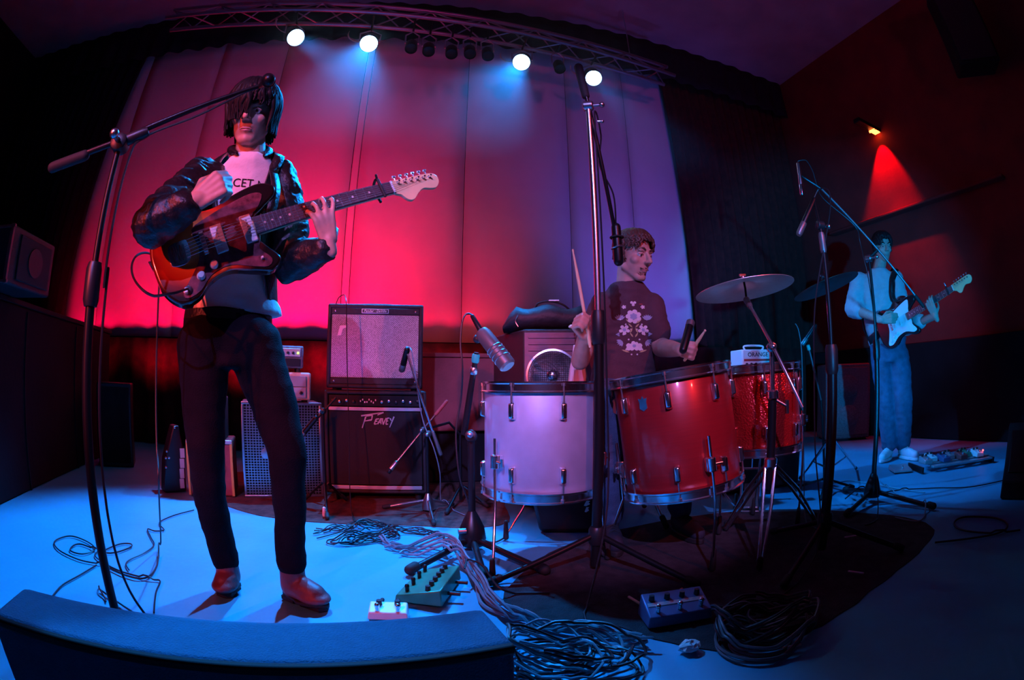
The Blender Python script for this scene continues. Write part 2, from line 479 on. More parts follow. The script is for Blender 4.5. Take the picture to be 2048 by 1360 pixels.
# lower combo with angular lettering
M, W = amp_M((-1.07, 2.73), (-0.49, 2.855), 0.4)
c = thing('combo_amplifier', 'black bass combo amplifier with jagged metal logo, standing under the pale-grille combo', 'amplifier', M=M)
ZB = 0.045; H1 = 0.645
for (a, b, cx, cz) in ((W, 0.022, W / 2, ZB + 0.011), (W, 0.022, W / 2, H1 - 0.011)):
    box_part('cabinet_board', M, (cx, 0.18, cz), (a, 0.36, b), 'tolex', c, 0.008)
for cx in (0.011, W - 0.011):
    box_part('cabinet_board', M, (cx, 0.18, (ZB + H1) / 2), (0.022, 0.36, H1 - ZB), 'tolex', c, 0.008)
box_part('baffle', M, (W / 2, 0.19, (ZB + H1) / 2), (W - 0.04, 0.30, H1 - ZB - 0.04), 'black_plastic', c, 0)
pn = box_part('control_panel', M, (W / 2, 0.02, H1 - 0.058), (W - 0.05, 0.02, 0.062), 'black_metal', c, 0.002)
for i in range(13):
    if 4 <= i <= 6: continue
    knob(M, 0.05 + i * (W - 0.10) / 12, H1 - 0.058 - (0.006 if i % 2 else 0), 0.01, 0.0095, 'steel' if i % 3 else 'black_plastic', pn)
for i in range(8):
    box_part('slider', M, (W * 0.36 + i * 0.0125, 0.006, H1 - 0.06 + 0.009 * sin(i * 1.9)), (0.006, 0.012, 0.010), 'white_plastic', pn, 0.001)
box_part('trim_strip', M, (W / 2, 0.006, H1 - 0.105), (W - 0.05, 0.012, 0.020), 'silver_panel', c, 0.002)
box_part('trim_strip', M, (W / 2, 0.006, ZB + 0.036), (W - 0.06, 0.012, 0.022), 'silver_panel', c, 0.002)
g = box_part('grille_cloth', M, (W / 2, 0.02, (ZB + 0.05 + H1 - 0.118) / 2), (W - 0.05, 0.018, H1 - 0.118 - ZB - 0.05), 'black_weave', c, 0.004)
# jagged word mark, drawn stroke by stroke: long flag over the P, then E A V E Y
def strokes(mb, segs_, w, M_):
    for x0, y0, x1, y1 in segs_:
        d = Vector((x1 - x0, y1 - y0, 0)); nn = Vector((-d.y, d.x, 0)).normalized() * w
        a = Vector((x0, y0, 0)); b = Vector((x1, y1, 0))
        q = [a + nn, a - nn, b - nn * 0.55, b + nn * 0.55]
        mb.add([M_ @ p for p in q] + [M_ @ (p + Vector((0, 0, 0.003))) for p in q], [(3, 2, 1, 0), (4, 5, 6, 7), (0, 1, 5, 4), (1, 2, 6, 5), (2, 3, 7, 6), (3, 0, 4, 7)])
LM = M @ axes((W / 2 - 0.005, 0.010, H1 - 0.175), (1, 0, 0), (0, 0, 1), (0, -1, 0))
mb = MB()
strokes(mb, [(-.075, .030, .055, .052), (.055, .052, .020, .036), (-.048, .026, -.070, -.040), (-.046, .030, -.008, .034), (-.010, .034, -.014, .008), (-.014, .008, -.056, .000),
             (.012, .012, .000, -.016), (.012, .012, .030, .015), (.006, -.001, .020, .001), (.000, -.016, .016, -.015),
             (.020, -.016, .040, .018), (.040, .018, .040, -.016), (.026, -.006, .042, -.004),
             (.048, .018, .052, -.018), (.052, -.018, .070, .020), (.076, .018, .068, -.016), (.076, .018, .090, .020), (.071, .002, .082, .003), (.068, -.016, .081, -.015),
             (.094, .018, .100, .004), (.116, .028, .090, -.034)], 0.0042, LM)
part('logo', mb, 'silver_panel', c)
for x in (0.05, W - 0.05):
    for y in (0.05, 0.31):
        mb = MB(M); mb.cyl((x, y, 0), (x, y, ZB), 0.018, 0.022, 12); part('foot', mb, 'rubber', c)
mb = MB(M); mb.tube(smooth_path([(-0.004, 0.1, 0.40), (-0.022, 0.13, 0.42), (-0.024, 0.2, 0.42), (-0.004, 0.24, 0.40)], 5), 0.008); part('handle', mb, 'rubber', c)

# upper combo with pale woven grille
ZT = H1 + 0.012
MU = M @ Matrix.Translation((0.008, 0.02, 0))
c = thing('combo_amplifier', 'black guitar combo amplifier with pale woven grille, stacked on the bass combo', 'amplifier', M=MU @ Matrix.Translation((0, 0, ZT)))
H2 = 1.145; W2 = 0.565
for cz in (ZT + 0.013, H2 - 0.013): box_part('cabinet_board', MU, (W2 / 2, 0.13, cz), (W2, 0.26, 0.026), 'tolex', c, 0.009)
for cx in (0.012, W2 - 0.012): box_part('cabinet_board', MU, (cx, 0.13, (ZT + H2) / 2), (0.024, 0.26, H2 - ZT), 'tolex', c, 0.009)
box_part('baffle', MU, (W2 / 2, 0.15, (ZT + H2) / 2), (W2 - 0.03, 0.2, H2 - ZT - 0.03), 'black_plastic', c, 0)
box_part('upper_panel', MU, (W2 / 2, 0.012, H2 - 0.042), (W2 - 0.046, 0.02, 0.036), 'tolex', c, 0.003)
box_part('lower_panel', MU, (W2 / 2, 0.012, ZT + 0.042), (W2 - 0.046, 0.02, 0.034), 'tolex', c, 0.003)
box_part('grille_cloth', MU, (W2 / 2, 0.016, (ZT + 0.06 + H2 - 0.062) / 2), (W2 - 0.05, 0.02, H2 - 0.062 - ZT - 0.06), 'silver_weave', c, 0.004)
pl = box_part('name_plate', MU, (W2 / 2, 0.0, H2 - 0.042), (0.16, 0.006, 0.026), 'silver_panel', c, 0.002)
box_part('plate_field', MU, (W2 / 2, -0.0035, H2 - 0.042), (0.152, 0.002, 0.019), 'black_plastic', pl, 0)
letters('Fender · DeVille', 0.020, MU @ axes((W2 / 2, -0.005, H2 - 0.042), (1, 0, 0), (0, 0, 1), (0, -1, 0)), 'silver_panel', pl, shear=0.25)
for x in (0.045, W2 - 0.045):
    for z in (H2 - 0.042, ZT + 0.042):
        mb = MB(MU); mb.ell((x, 0.0, z), (0.006, 0.004, 0.006)); part('screw', mb, 'chrome', c)
mb = MB(MU); q = [(0.062, H2 - 0.185), (0.082, H2 - 0.185), (0.094, H2 - 0.145), (0.118, H2 - 0.138), (0.118, H2 - 0.126), (0.076, H2 - 0.128)]
mb.prism(q, 0.0, 0.002, axes((0, 0.005, 0), (1, 0, 0), (0, 0, 1), (0, -1, 0))); part('tape_patch', mb, 'white_plastic', c)
mb = MB(MU); mb.prism([(0.175, H2 - 0.113), (0.225, H2 - 0.110), (0.225, H2 - 0.104), (0.18, H2 - 0.105)], 0.0, 0.0015, axes((0, 0.005, 0), (1, 0, 0), (0, 0, 1), (0, -1, 0))); part('badge', mb, 'grey_panel', c)
for x in (0.05, W2 - 0.05):
    for y in (0.04, 0.21):
        mb = MB(MU); mb.cyl((x, y, H1), (x, y, ZT), 0.015, 0.018, 10); part('foot', mb, 'rubber', c)
mb = MB(MU); mb.tube(smooth_path([(W2 / 2 - 0.11, 0.12, H2), (W2 / 2 - 0.08, 0.12, H2 + 0.012), (W2 / 2 + 0.08, 0.12, H2 + 0.012), (W2 / 2 + 0.11, 0.12, H2)], 5), 0.007); part('handle', mb, 'rubber', c)
COMBO_TOP = MU @ Vector((0.06, 0.05, H2))

# bass cabinet with wire grille and two heads
M, W = amp_M((-1.545, 2.56), (-1.115, 2.80), 0.4)
c = thing('speaker_cabinet', 'speaker cabinet with bright wire grille between red amplifier and the combo stack', 'speaker', M=M)
HC = 0.565
box_part('cabinet', M, (W / 2, 0.19, HC / 2), (W, 0.34, HC), 'tolex', c, 0.012)
fr = MB(M)
for cz in (0.008, HC - 0.008): fr.box((W / 2, 0.010, cz), (W, 0.022, 0.016))
for cx in (0.008, W - 0.008): fr.box((cx, 0.010, HC / 2), (0.016, 0.022, HC - 0.032))
part('edge_frame', fr, 'steel', c, bevel=0.003)
mb = MB(M); n = 26
for i in range(1, n): mb.box((0.016 + (W - 0.032) * i / n, 0.006, HC / 2), (0.0045, 0.004, HC - 0.03))
k = 34
for i in range(1, k): mb.box((W / 2, 0.0035, 0.016 + (HC - 0.032) * i / k), (W - 0.03, 0.004, 0.0045))
o = part('wire_grille', mb, 'steel', c); o['kind'] = 'stuff'
for z in (0.16, 0.38):
    mb = MB(M); mb.lathe([(0.10, 0), (0.092, 0.006), (0.03, -0.03), (0.028, -0.02), (0.0001, -0.014)], frame((W * 0.30, 0.018, z), (0, -1, 0)), 24); part('speaker_cone', mb, 'black_plastic', c)
mb = MB(M); mb.lathe([(0.032, 0), (0.032, 0.003), (0.026, 0.004)], frame((W * 0.30, 0.0, 0.265), (0, -1, 0)), 20); part('badge', mb, 'steel', c)

Mh = M @ Matrix.Translation((0.10, 0.02, HC + 0.012))
c = thing('amplifier_head', 'cream amplifier head with grey panel, on the wire-grille cabinet', 'amplifier', M=Mh)
box_part('shell', Mh, (0.165, 0.12, 0.082), (0.33, 0.22, 0.164), 'cream_tolex', c, 0.012)
box_part('upper_grille', Mh, (0.165, 0.004, 0.112), (0.27, 0.012, 0.062), 'grey_panel', c, 0.002)
fp = box_part('face_plate', Mh, (0.165, 0.004, 0.046), (0.27, 0.012, 0.060), 'silver_panel', c, 0.002)
for i in range(5): knob(Mh, 0.06 + i * 0.052, 0.044, -0.002, 0.011, 'black_plastic', fp)
feet(Mh, (0.03, 0.30), (0.05, 0.2), -0.012, 0, 0.012, c)
Mg = Mh @ Matrix.Translation((0.045, 0.03, 0.189))
c = thing('amplifier_head', 'small blue-grey amplifier head with a green pilot light, on the cream head', 'amplifier', M=Mg)
box_part('shell', Mg, (0.12, 0.1, 0.066), (0.24, 0.18, 0.132), 'tolex_grey', c, 0.010)
fp = box_part('face_plate', Mg, (0.12, 0.006, 0.092), (0.20, 0.012, 0.048), 'silver_panel', c, 0.002)
for i in range(5): knob(Mg, 0.045 + i * 0.032, 0.090, 0.0, 0.009, 'black_plastic', fp)
mb = MB(Mg); mb.ell((0.205, -0.002, 0.090), (0.006, 0.005, 0.006)); part('pilot_light', mb, 'green_led', fp)
box_part('vent_panel', Mg, (0.12, 0.006, 0.034), (0.20, 0.010, 0.044), 'black_plastic', c, 0.002)
feet(Mg, (0.03, 0.21), (0.04, 0.16), -0.024, 0, 0.012, c)

# red amplifier beside it, knobs on top
M, W = amp_M((-1.86, 2.40), (-1.60, 2.53), 0.3)
c = thing('speaker_cabinet', 'red speaker cabinet with an orange edge and round speaker, beside the wire-grille cabinet', 'speaker', M=M)
HR = 0.335
box_part('cabinet', M, (W / 2, 0.15, HR / 2), (W, 0.28, HR), 'red_tolex', c, 0.012)
for cx in (0.006, W - 0.006): box_part('edge_strip', M, (cx, 0.006, HR / 2), (0.016, 0.014, HR - 0.01), 'orange_tolex', c, 0.003)
box_part('top_strip', M, (W / 2, 0.006, HR - 0.010), (W, 0.016, 0.022), 'silver_panel', c, 0.003)
mb = MB(M); mb.lathe([(0.085, 0.0), (0.08, 0.004), (0.03, -0.02), (0.0001, -0.012)], frame((W * 0.56, 0.008, HR * 0.52), (0, -1, 0)), 24); part('speaker_cone', mb, 'red_tolex', c)
Mr = M @ Matrix.Translation((0.0, 0.0, HR))
c = thing('amplifier_head', 'black amplifier head with red knobs, on the red speaker cabinet', 'amplifier', M=Mr)
box_part('shell', Mr, (0.125, 0.14, 0.125), (0.25, 0.2, 0.25), 'tolex', c, 0.01)
mb = MB(Mr); mb.hexa([(0.01, 0.02, 0.0), (0.24, 0.02, 0.0), (0.24, 0.06, 0.0), (0.01, 0.06, 0.0)], [(0.01, 0.03, 0.07), (0.24, 0.03, 0.05), (0.24, 0.06, 0.05), (0.01, 0.06, 0.07)])
part('front_lip', mb, 'red_tolex', c, bevel=0.006)
fp = box_part('face_plate', Mr, (0.125, 0.035, 0.155), (0.22, 0.012, 0.16), 'black_metal', c, 0.002)
for i in range(4):
    for j in range(3): knob(Mr, 0.05 + i * 0.05, 0.10 + j * 0.052, 0.029, 0.010, 'red_tolex', fp)
mb = MB(Mr); mb.prism([(0.15, 0.25), (0.24, 0.25), (0.16, 0.37)], 0.0, 0.012, axes((0, 0.06, 0), (1, 0, 0), (0, 0, 1), (0, -1, 0)))
o = part('paper_card', mb, 'red_tolex', origin=Mr @ Vector((0.2, 0.06, 0.25))); tag(o, 'folded red card standing on the black head with red knobs', 'card')

# brown-red road case behind, beside the combo stack
mR = RM.copy(); mR.translation = Vector((-0.62, 3.34, 0))
c = thing('road_case', 'long maroon equipment case behind the combo stack and silver drum', 'case', M=mR)
box_part('shell', mR, (0.33, 0.2, 0.615), (0.66, 0.4, 0.50), 'maroon_paint', c, 0.01)
box_part('lid', mR, (0.33, 0.2, 0.882), (0.67, 0.41, 0.03), 'maroon_paint', c, 0.006)
box_part('plinth', mR, (0.33, 0.22, 0.18), (0.60, 0.34, 0.36), 'black_paint', c, 0.01)
for x in (0.012, 0.648): box_part('edge_rail', mR, (x, 0.0, 0.615), (0.018, 0.014, 0.49), 'maroon_paint', c, 0.003)

# speaker cabinet behind the drummer with a bag on top
a0 = Vector((0.062, 2.70, 0)); xx = Vector((cos(radians(-3)), sin(radians(-3)), 0)); yy = Vector((-xx.y, xx.x, 0))
Ms = axes(a0, xx, yy, Z3)
c = thing('speaker_cabinet', 'tall dark speaker cabinet with one big mesh-covered cone, behind the drummer', 'speaker', M=Ms)
HS = 0.985; WS = 0.55; DS = 0.42
sk = 0.10
mb = MB(Ms); mb.hexa([(0, 0, 0.03), (WS, 0, 0.03), (WS - sk, DS, 0.03), (-0.20, DS, 0.03)], [(0, 0, HS), (WS, 0, HS), (WS - sk, DS, HS), (-0.20, DS, HS)])
part('cabinet', mb, 'tolex', c, bevel=0.01)
mat('purple_baffle', (0.16, 0.075, 0.10), 0.6, var=0.15, scale=20)
bf = box_part('baffle', Ms, (WS / 2, -0.006, HS / 2 + 0.01), (WS - 0.01, 0.014, HS - 0.06), 'purple_baffle', c, 0.002)
for k_ in range(3): box_part('grille_bar', Ms, (WS / 2, -0.014, HS - 0.045 - k_ * 0.034), (WS - 0.05, 0.012, 0.012), 'purple_baffle', bf, 0.002)
Mc = Ms @ frame((0.155, -0.014, 0.735), (0, -1, 0))
mb = MB(Mc); mb.lathe([(0.142, 0.0), (0.142, 0.010), (0.132, 0.012), (0.128, 0.002)], None, 40); part('speaker_rim', mb, 'steel', c)
mb = MB(Mc); mb.lathe([(0.128, 0.002), (0.04, -0.012), (0.036, -0.010)], None, 32); part('speaker_cone', mb, 'black_plastic', c)
mb = MB(Mc); mb.ell((0.0, 0, -0.004), (0.036, 0.036, 0.024)); part('dust_cap', mb, 'chrome', c)
mb = MB(Mc)
for i in range(-11, 12):
    t = i / 11.5 * 0.128; L = sqrt(max(0, 0.128 ** 2 - t * t))
    mb.tube([(-L, t, 0.014), (0, t, 0.022), (L, t, 0.014)], 0.0014, 4); mb.tube([(t, -L, 0.014), (t, 0, 0.022), (t, L, 0.014)], 0.0014, 4)
o = part('wire_mesh', mb, 'black_metal', c); o['kind'] = 'stuff'
# soft black bag
mat('bag_nylon', (0.014, 0.012, 0.016), 0.6, var=0.3, scale=20, bump=0.6, bscale=25)
Mb = Ms @ Matrix.Translation((0.10, 0.20, HS))
c = thing('gig_bag', 'limp black nylon bag lying on the tall speaker cabinet behind the drummer', 'bag', M=Mb)
g = []
for i in range(15):
    t = i / 14; x = -0.22 + 0.52 * t
    h = 0.15 * min(1, 6 * t + 0.25) * min(1, 5 * (1 - t) + 0.3) * (1 + 0.10 * sin(t * 14 + 1))
    g.append(((x, 0, h * 0.5), Vector((0, 0.15 * (0.7 + 0.3 * sin(t * pi)), 0)), Vector((0, 0, h * 0.5))))
mb = MB(Mb); mb.loft(g, 18); part('bag_body', mb, 'bag_nylon', c, smooth=80)
mb = MB(Mb); mb.tube(smooth_path([(-0.04, -0.02, 0.13), (-0.02, -0.04, 0.165), (0.05, -0.05, 0.175), (0.12, -0.04, 0.158), (0.16, -0.02, 0.13)], 5), 0.006); part('handle', mb, 'rubber', c)
mb = MB(Mb); mb.tube(smooth_path([(-0.13, -0.12, 0.09), (-0.145, -0.145, 0.05), (-0.13, -0.15, 0.02)], 5), 0.003); part('zip_pull', mb, 'steel', c)
mb = MB(Mb); mb.box((0.07, -0.05, 0.178), (0.06, 0.03, 0.008)); part('address_tag', mb, 'white_plastic', c, bevel=0.003)
mb = MB(Ms); mb.ell((0.27, 0.02, HS + 0.014), (0.028, 0.03, 0.014), n=8, k=5)
o = part('crumpled_wrapper', mb, 'cream_paint', smooth=0, origin=Ms @ Vector((0.27, 0.02, HS))); tag(o, 'small crumpled pale wrapper on the edge of the tall speaker cabinet', 'wrapper')

# white and orange head on a dark cabinet behind the red drums
a0 = Vector((1.275, 2.715, 0)); b0 = Vector((1.545, 2.60, 0)); xx = (b0 - a0).normalized(); yy = Vector((-xx.y, xx.x, 0))
rot = Matrix.Rotation(radians(26), 4, 'Z')
xx = (rot @ xx).normalized(); yy = Vector((-xx.y, xx.x, 0))
Mo = axes(a0 + xx * 0.10, xx, yy, Z3)
c = thing('speaker_cabinet', 'plain dark speaker cabinet carrying the small white amplifier head', 'speaker', M=Mo)
box_part('cabinet', Mo, (0.15, 0.2, 0.385), (0.60, 0.34, 0.73), 'tolex', c, 0.012)
box_part('grille_cloth', Mo, (0.15, 0.028, 0.385), (0.54, 0.01, 0.66), 'black_weave', c, 0.004)
feet(Mo, (-0.1, 0.4), (0.08, 0.32), 0, 0.022, 0.02, c)
Mo2 = Mo @ Matrix.Translation((0.0, 0.05, 0.758))
c = thing('amplifier_head', 'small white box amplifier head lettered above a red stripe, behind the red drums', 'amplifier', M=Mo2)
box_part('shell', Mo2, (0.115, 0.08, 0.062), (0.23, 0.155, 0.112), 'white_plastic', c, 0.006)
fp = box_part('face_plate', Mo2, (0.115, 0.0, 0.062), (0.218, 0.006, 0.104), 'white_plastic', c, 0.002)
box_part('red_stripe', Mo2, (0.115, -0.004, 0.054), (0.206, 0.003, 0.012), 'red_tolex', fp, 0)
letters('ORANGE', 0.036, Mo2 @ axes((0.115, -0.005, 0.086), (1, 0, 0), (0, 0, 1), (0, -1, 0)), 'black_plastic', fp, space=1.05)
for i in range(6): knob(Mo2, 0.03 + i * 0.034, 0.030, -0.003, 0.008, 'black_plastic', fp, depth=0.010)
mb = MB(Mo2); mb.tube(smooth_path([(0.05, 0.05, 0.118), (0.05, 0.05, 0.142), (0.18, 0.05, 0.142), (0.18, 0.05, 0.118)], 5), 0.006); part('handle', mb, 'white_plastic', c)
feet(Mo2, (0.03, 0.20), (0.03, 0.13), -0.008, 0.008, 0.01, c)

# cabinet behind the second guitarist
a0 = fl(1652, 884); b0 = fl(1738, 884)
xx = Matrix.Rotation(radians(28), 4, 'Z') @ (b0 - a0).normalized(); yy = Vector((-xx.y, xx.x, 0))
Mk = axes((a0.x, a0.y, 0), xx, yy, Z3)
c = thing('speaker_cabinet', 'blue-lit black speaker cabinet standing behind the player in the pale sweater', 'speaker', M=Mk)
box_part('cabinet', Mk, (0.27, 0.2, 0.42), (0.56, 0.38, 0.80), 'tolex_grey', c, 0.015)
box_part('grille_cloth', Mk, (0.27, 0.006, 0.42), (0.50, 0.012, 0.72), 'tolex_grey', c, 0.004)
for z in (0.26, 0.58):
    mb = MB(Mk); mb.lathe([(0.12, 0), (0.12, 0.006), (0.11, 0.008)], frame((0.27, 0.0, z), (0, -1, 0)), 30); part('speaker_rim', mb, 'tolex_grey', c)
feet(Mk, (0.03, 0.50), (0.06, 0.34), 0, 0.022, 0.02, c)

# ================================================================== drums, cymbals, stands
def wrap_mat(name, color, rough, metal, spark=0.0, coat=0.6, grain=0.0):
    m = mat(name, color, rough, metal, var=0.12 if not spark else 0.0, scale=10, coat=coat)
    nt = m.node_tree; b = nt.nodes['Principled BSDF']
    tc = nt.nodes.new('ShaderNodeTexCoord')
    if spark:
        vo = nt.nodes.new('ShaderNodeTexVoronoi'); vo.inputs['Scale'].default_value = 120
        bp = nt.nodes.new('ShaderNodeBump'); bp.inputs['Strength'].default_value = spark; bp.inputs['Distance'].default_value = 0.004
        nt.links.new(tc.outputs['Object'], vo.inputs['Vector']); nt.links.new(vo.outputs['Distance'], bp.inputs['Height']); nt.links.new(bp.outputs['Normal'], b.inputs['Normal'])
    if grain:
        mp = nt.nodes.new('ShaderNodeMapping'); mp.inputs['Scale'].default_value = (2, 2, 40)
        nz = nt.nodes.new('ShaderNodeTexNoise'); nz.inputs['Scale'].default_value = 4; nz.inputs['Detail'].default_value = 5
        rp = nt.nodes.new('ShaderNodeValToRGB'); rp.color_ramp.elements[0].color = (*[c_ * (1 - grain) for c_ in color], 1); rp.color_ramp.elements[1].color = (*color, 1)
        nt.links.new(tc.outputs['Object'], mp.inputs['Vector']); nt.links.new(mp.outputs['Vector'], nz.inputs['Vector']); nt.links.new(nz.outputs['Fac'], rp.inputs['Fac']); nt.links.new(rp.outputs['Color'], b.inputs['Base Color'])
    return m
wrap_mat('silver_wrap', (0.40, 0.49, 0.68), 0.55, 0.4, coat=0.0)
wrap_mat('cherry_wood', (0.50, 0.02, 0.025), 0.35, 0.25, coat=0.4, grain=0.35)
wrap_mat('red_sparkle', (0.62, 0.02, 0.02), 0.28, 0.5, spark=0.7)
mat('drum_head', (0.75, 0.74, 0.72), 0.5, bump=0.2, bscale=200)
mat('orange_band', (0.85, 0.30, 0.05), 0.4)

def drum(name, label, M, R, Hh, wrapm, nl, off, leg_specs=(), badge=None):
    """M: centre of the bottom edge, z along the axis. leg_specs: (angle, foot world point, rod top)"""
    t = thing(name, label, 'drum', M=M)
    mb = MB(M); mb.lathe([(R, 0.012), (R, Hh - 0.012), (R - 0.008, Hh), (R - 0.008, 0.0)], None, 56, closed=True); part('shell', mb, wrapm, t)
    for z, nm in ((Hh + 0.002, 'drum_head'), (-0.002, 'drum_head')):
        mb = MB(M); mb.lathe([(0.0001, z - 0.001), (R + 0.004, z - 0.001), (R + 0.004, z + 0.001), (0.0001, z + 0.001)], None, 48); part(nm, mb, 'drum_head', t)
    for z0 in (Hh - 0.022, -0.018):
        mb = MB(M); r0 = R + 0.006
        mb.lathe([(r0, z0), (r0 + 0.010, z0), (r0 + 0.010, z0 + 0.004), (r0 + 0.004, z0 + 0.008), (r0 + 0.004, z0 + 0.030), (r0 + 0.011, z0 + 0.034), (r0 + 0.011, z0 + 0.040), (r0, z0 + 0.040)], None, 56, closed=True)
        part('hoop', mb, 'chrome', t)
    for i in range(nl):
        a = off + 2 * pi * i / nl
        ex = Vector((cos(a), sin(a), 0)); ey = Vector((-sin(a), cos(a), 0))
        for top in (1, 0):
            zc = Hh - 0.085 if top else 0.085
            sg = 1 if top else -1
            ML = M @ axes(ex * R + Vector((0, 0, zc)), ey, Vector((0, 0, 1)), ex)
            mb = MB(ML); mb.hexa([(-0.013, -0.034, 0), (0.013, -0.034, 0), (0.013, 0.034, 0), (-0.013, 0.034, 0)], [(-0.009, -0.026, 0.022), (0.009, -0.026, 0.022), (0.009, 0.026, 0.022), (-0.009, 0.026, 0.022)])
            lg = part('lug', mb, 'chrome', t, bevel=0.005)
            mb = MB(ML); mb.cyl((0, sg * 0.03, 0.013), (0, sg * 0.092, 0.013), 0.0035, n=8); mb.cyl((0, sg * 0.086, 0.013), (0, sg * 0.098, 0.013), 0.007, n=8)
            part('tension_rod', mb, 'steel', lg)
    inv = M.inverted()
    for a, foot, ztop, zbr in leg_specs:
        ex = Vector((cos(a), sin(a), 0)); ey = Vector((-sin(a), cos(a), 0))
        ML = M @ axes(ex * R + Vector((0, 0, zbr)), ey, Vector((0, 0, 1)), ex)
        mb = MB(ML); mb.box((0, 0, 0.012), (0.036, 0.05, 0.024)); mb.cyl((0, -0.026, 0.026), (0, 0.026, 0.026), 0.016)
        br = part('leg_bracket', mb, 'chrome', t, bevel=0.004)
        mb = MB(ML); mb.cyl((0.014, 0, 0.03), (0.04, 0, 0.034), 0.005); mb.box((0.044, 0, 0.034), (0.012, 0.03, 0.006)); part('wing_screw', mb, 'chrome', br)
        top = M @ (ex * (R + 0.026) + Vector((0, 0, ztop))); mid = M @ (ex * (R + 0.026) + Vector((0, 0, -0.03)))
        foot = Vector(foot)
        mb = MB(); mb.tube([top, mid, mid.lerp(foot, 0.5), foot + Vector((0, 0, 0.02))], 0.0055, 10); lgp = part('leg', mb, 'chrome', t)
        mb = MB(); mb.cap(foot + Vector((0, 0, 0.085)), foot + Vector((0, 0, 0.013)), 0.009, 0.013); part('rubber_foot', mb, 'rubber', lgp)
    if badge is not None:
        a, z = badge; ex = Vector((cos(a), sin(a), 0)); ey = Vector((-sin(a), cos(a), 0))
        ML = M @ axes(ex * (R + 0.0005) + Vector((0, 0, z)), ey, Vector((0, 0, 1)), ex)
        mb = MB(ML); mb.prism([(0, 0.028), (-0.006, 0.016), (-0.018, 0.02), (-0.014, 0.004), (-0.016, -0.016), (0, -0.026), (0.016, -0.016), (0.014, 0.004), (0.018, 0.02), (0.006, 0.016)], 0, 0.002)
        part('badge', mb, 'steel', t)
    return t

# angles are measured in the drum's own frame with -y towards the camera
C = Vector((0.119, 1.965, 0.285))
fv = -Vector((C.x, C.y, 0)).normalized(); aF = atan2(fv.y, fv.x)
M = Matrix.Translation(C)
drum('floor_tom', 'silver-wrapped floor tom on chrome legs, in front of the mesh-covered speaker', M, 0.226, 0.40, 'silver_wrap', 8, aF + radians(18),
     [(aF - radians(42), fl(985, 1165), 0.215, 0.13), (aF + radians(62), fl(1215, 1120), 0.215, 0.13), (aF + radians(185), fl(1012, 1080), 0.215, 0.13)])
# flat colour band of the wrap
C2 = Vector((0.668, 1.85, 0.295))
fv = -Vector((C2.x, C2.y, 0)).normalized(); rt = Vector((-fv.y, fv.x, 0))
M = Matrix.Translation(C2) @ Matrix.Rotation(radians(-8.5), 4, fv * -1)
aF = atan2(fv.y, fv.x)
drum('floor_tom', 'cherry-red lacquered floor tom with badge, tilted between silver drum and sparkle drum', M, 0.226, 0.43, 'cherry_wood', 8, aF - radians(3),
     [(aF + radians(26), fl(1424, 1143), 0.20, 0.10), (aF - radians(95), fl(1215, 1085), 0.20, 0.10), (aF + radians(150), fl(1470, 1020), 0.20, 0.10)], badge=(aF - radians(27), 0.345))
C3 = Vector((1.125, 2.06, 0.385))
fv = -Vector((C3.x, C3.y, 0)).normalized(); aF = atan2(fv.y, fv.x); rt = Vector((-fv.y, fv.x, 0))
M = Matrix.Translation(C3) @ Matrix.Rotation(radians(-3), 4, fv * -1)
drum('hanging_tom', 'red sparkle tom between cherry-red drum and cymbal stands', M, 0.19, 0.36, 'red_sparkle', 8, aF + radians(8),
     [(aF + radians(65), Vector((1.33, 2.0, 0)), 0.16, 0.12), (aF - radians(55), Vector((0.92, 2.04, 0)), 0.16, 0.12), (aF + radians(180), Vector((1.22, 2.28, 0)), 0.16, 0.12)])

def cymbal(label, c, R, nrm, material, prof=0.02):
    M = frame(c, nrm)
    t = thing('cymbal', label, 'cymbal', M=M)
    mb = MB(M); pr = [(0.006, 0.030), (0.035, 0.027), (0.055, 0.014), (R * 0.6, 0.006), (R, -0.010), (R, -0.012), (R * 0.6, 0.0045), (0.055, 0.0125), (0.035, 0.0255), (0.006, 0.0285)]
    mb.lathe(pr, None, 56, closed=True); part('bronze_disc', mb, material, t, smooth=60)
    mb = MB(M); mb.cyl((0, 0, 0.028), (0, 0, 0.042), 0.018, 0.016); part('felt_washer', mb, 'rubber', t)
    mb = MB(M); mb.cyl((0, 0, 0.042), (0, 0, 0.052), 0.008); mb.box((0, 0, 0.056), (0.034, 0.007, 0.012)); part('wing_nut', mb, 'chrome', t, bevel=0.002)
    return M
mat('bronze', (0.74, 0.72, 0.62), 0.38, 0.7, var=0.06, scale=30)
mat('dark_bronze', (0.10, 0.075, 0.06), 0.4, 0.9)
cp = ar(1490, 575, 2.2); vd = Vector((cp.x, cp.y, 0)).normalized(); vr = Vector((vd.y, -vd.x, 0))
CY1 = cymbal('large bright crash cymbal over the red drums', cp, 0.228, Z3 + vd * 0.04 - vr * 0.13, 'bronze')
cp2 = ar(1652, 570, 2.75); vd2 = Vector((cp2.x, cp2.y, 0)).normalized(); vr2 = Vector((vd2.y, -vd2.x, 0))
CY2 = cymbal('dark cymbal beside the player in the pale sweater', cp2, 0.20, Z3 + vd2 * 0.02 - vr2 * 0.30, 'dark_bronze')

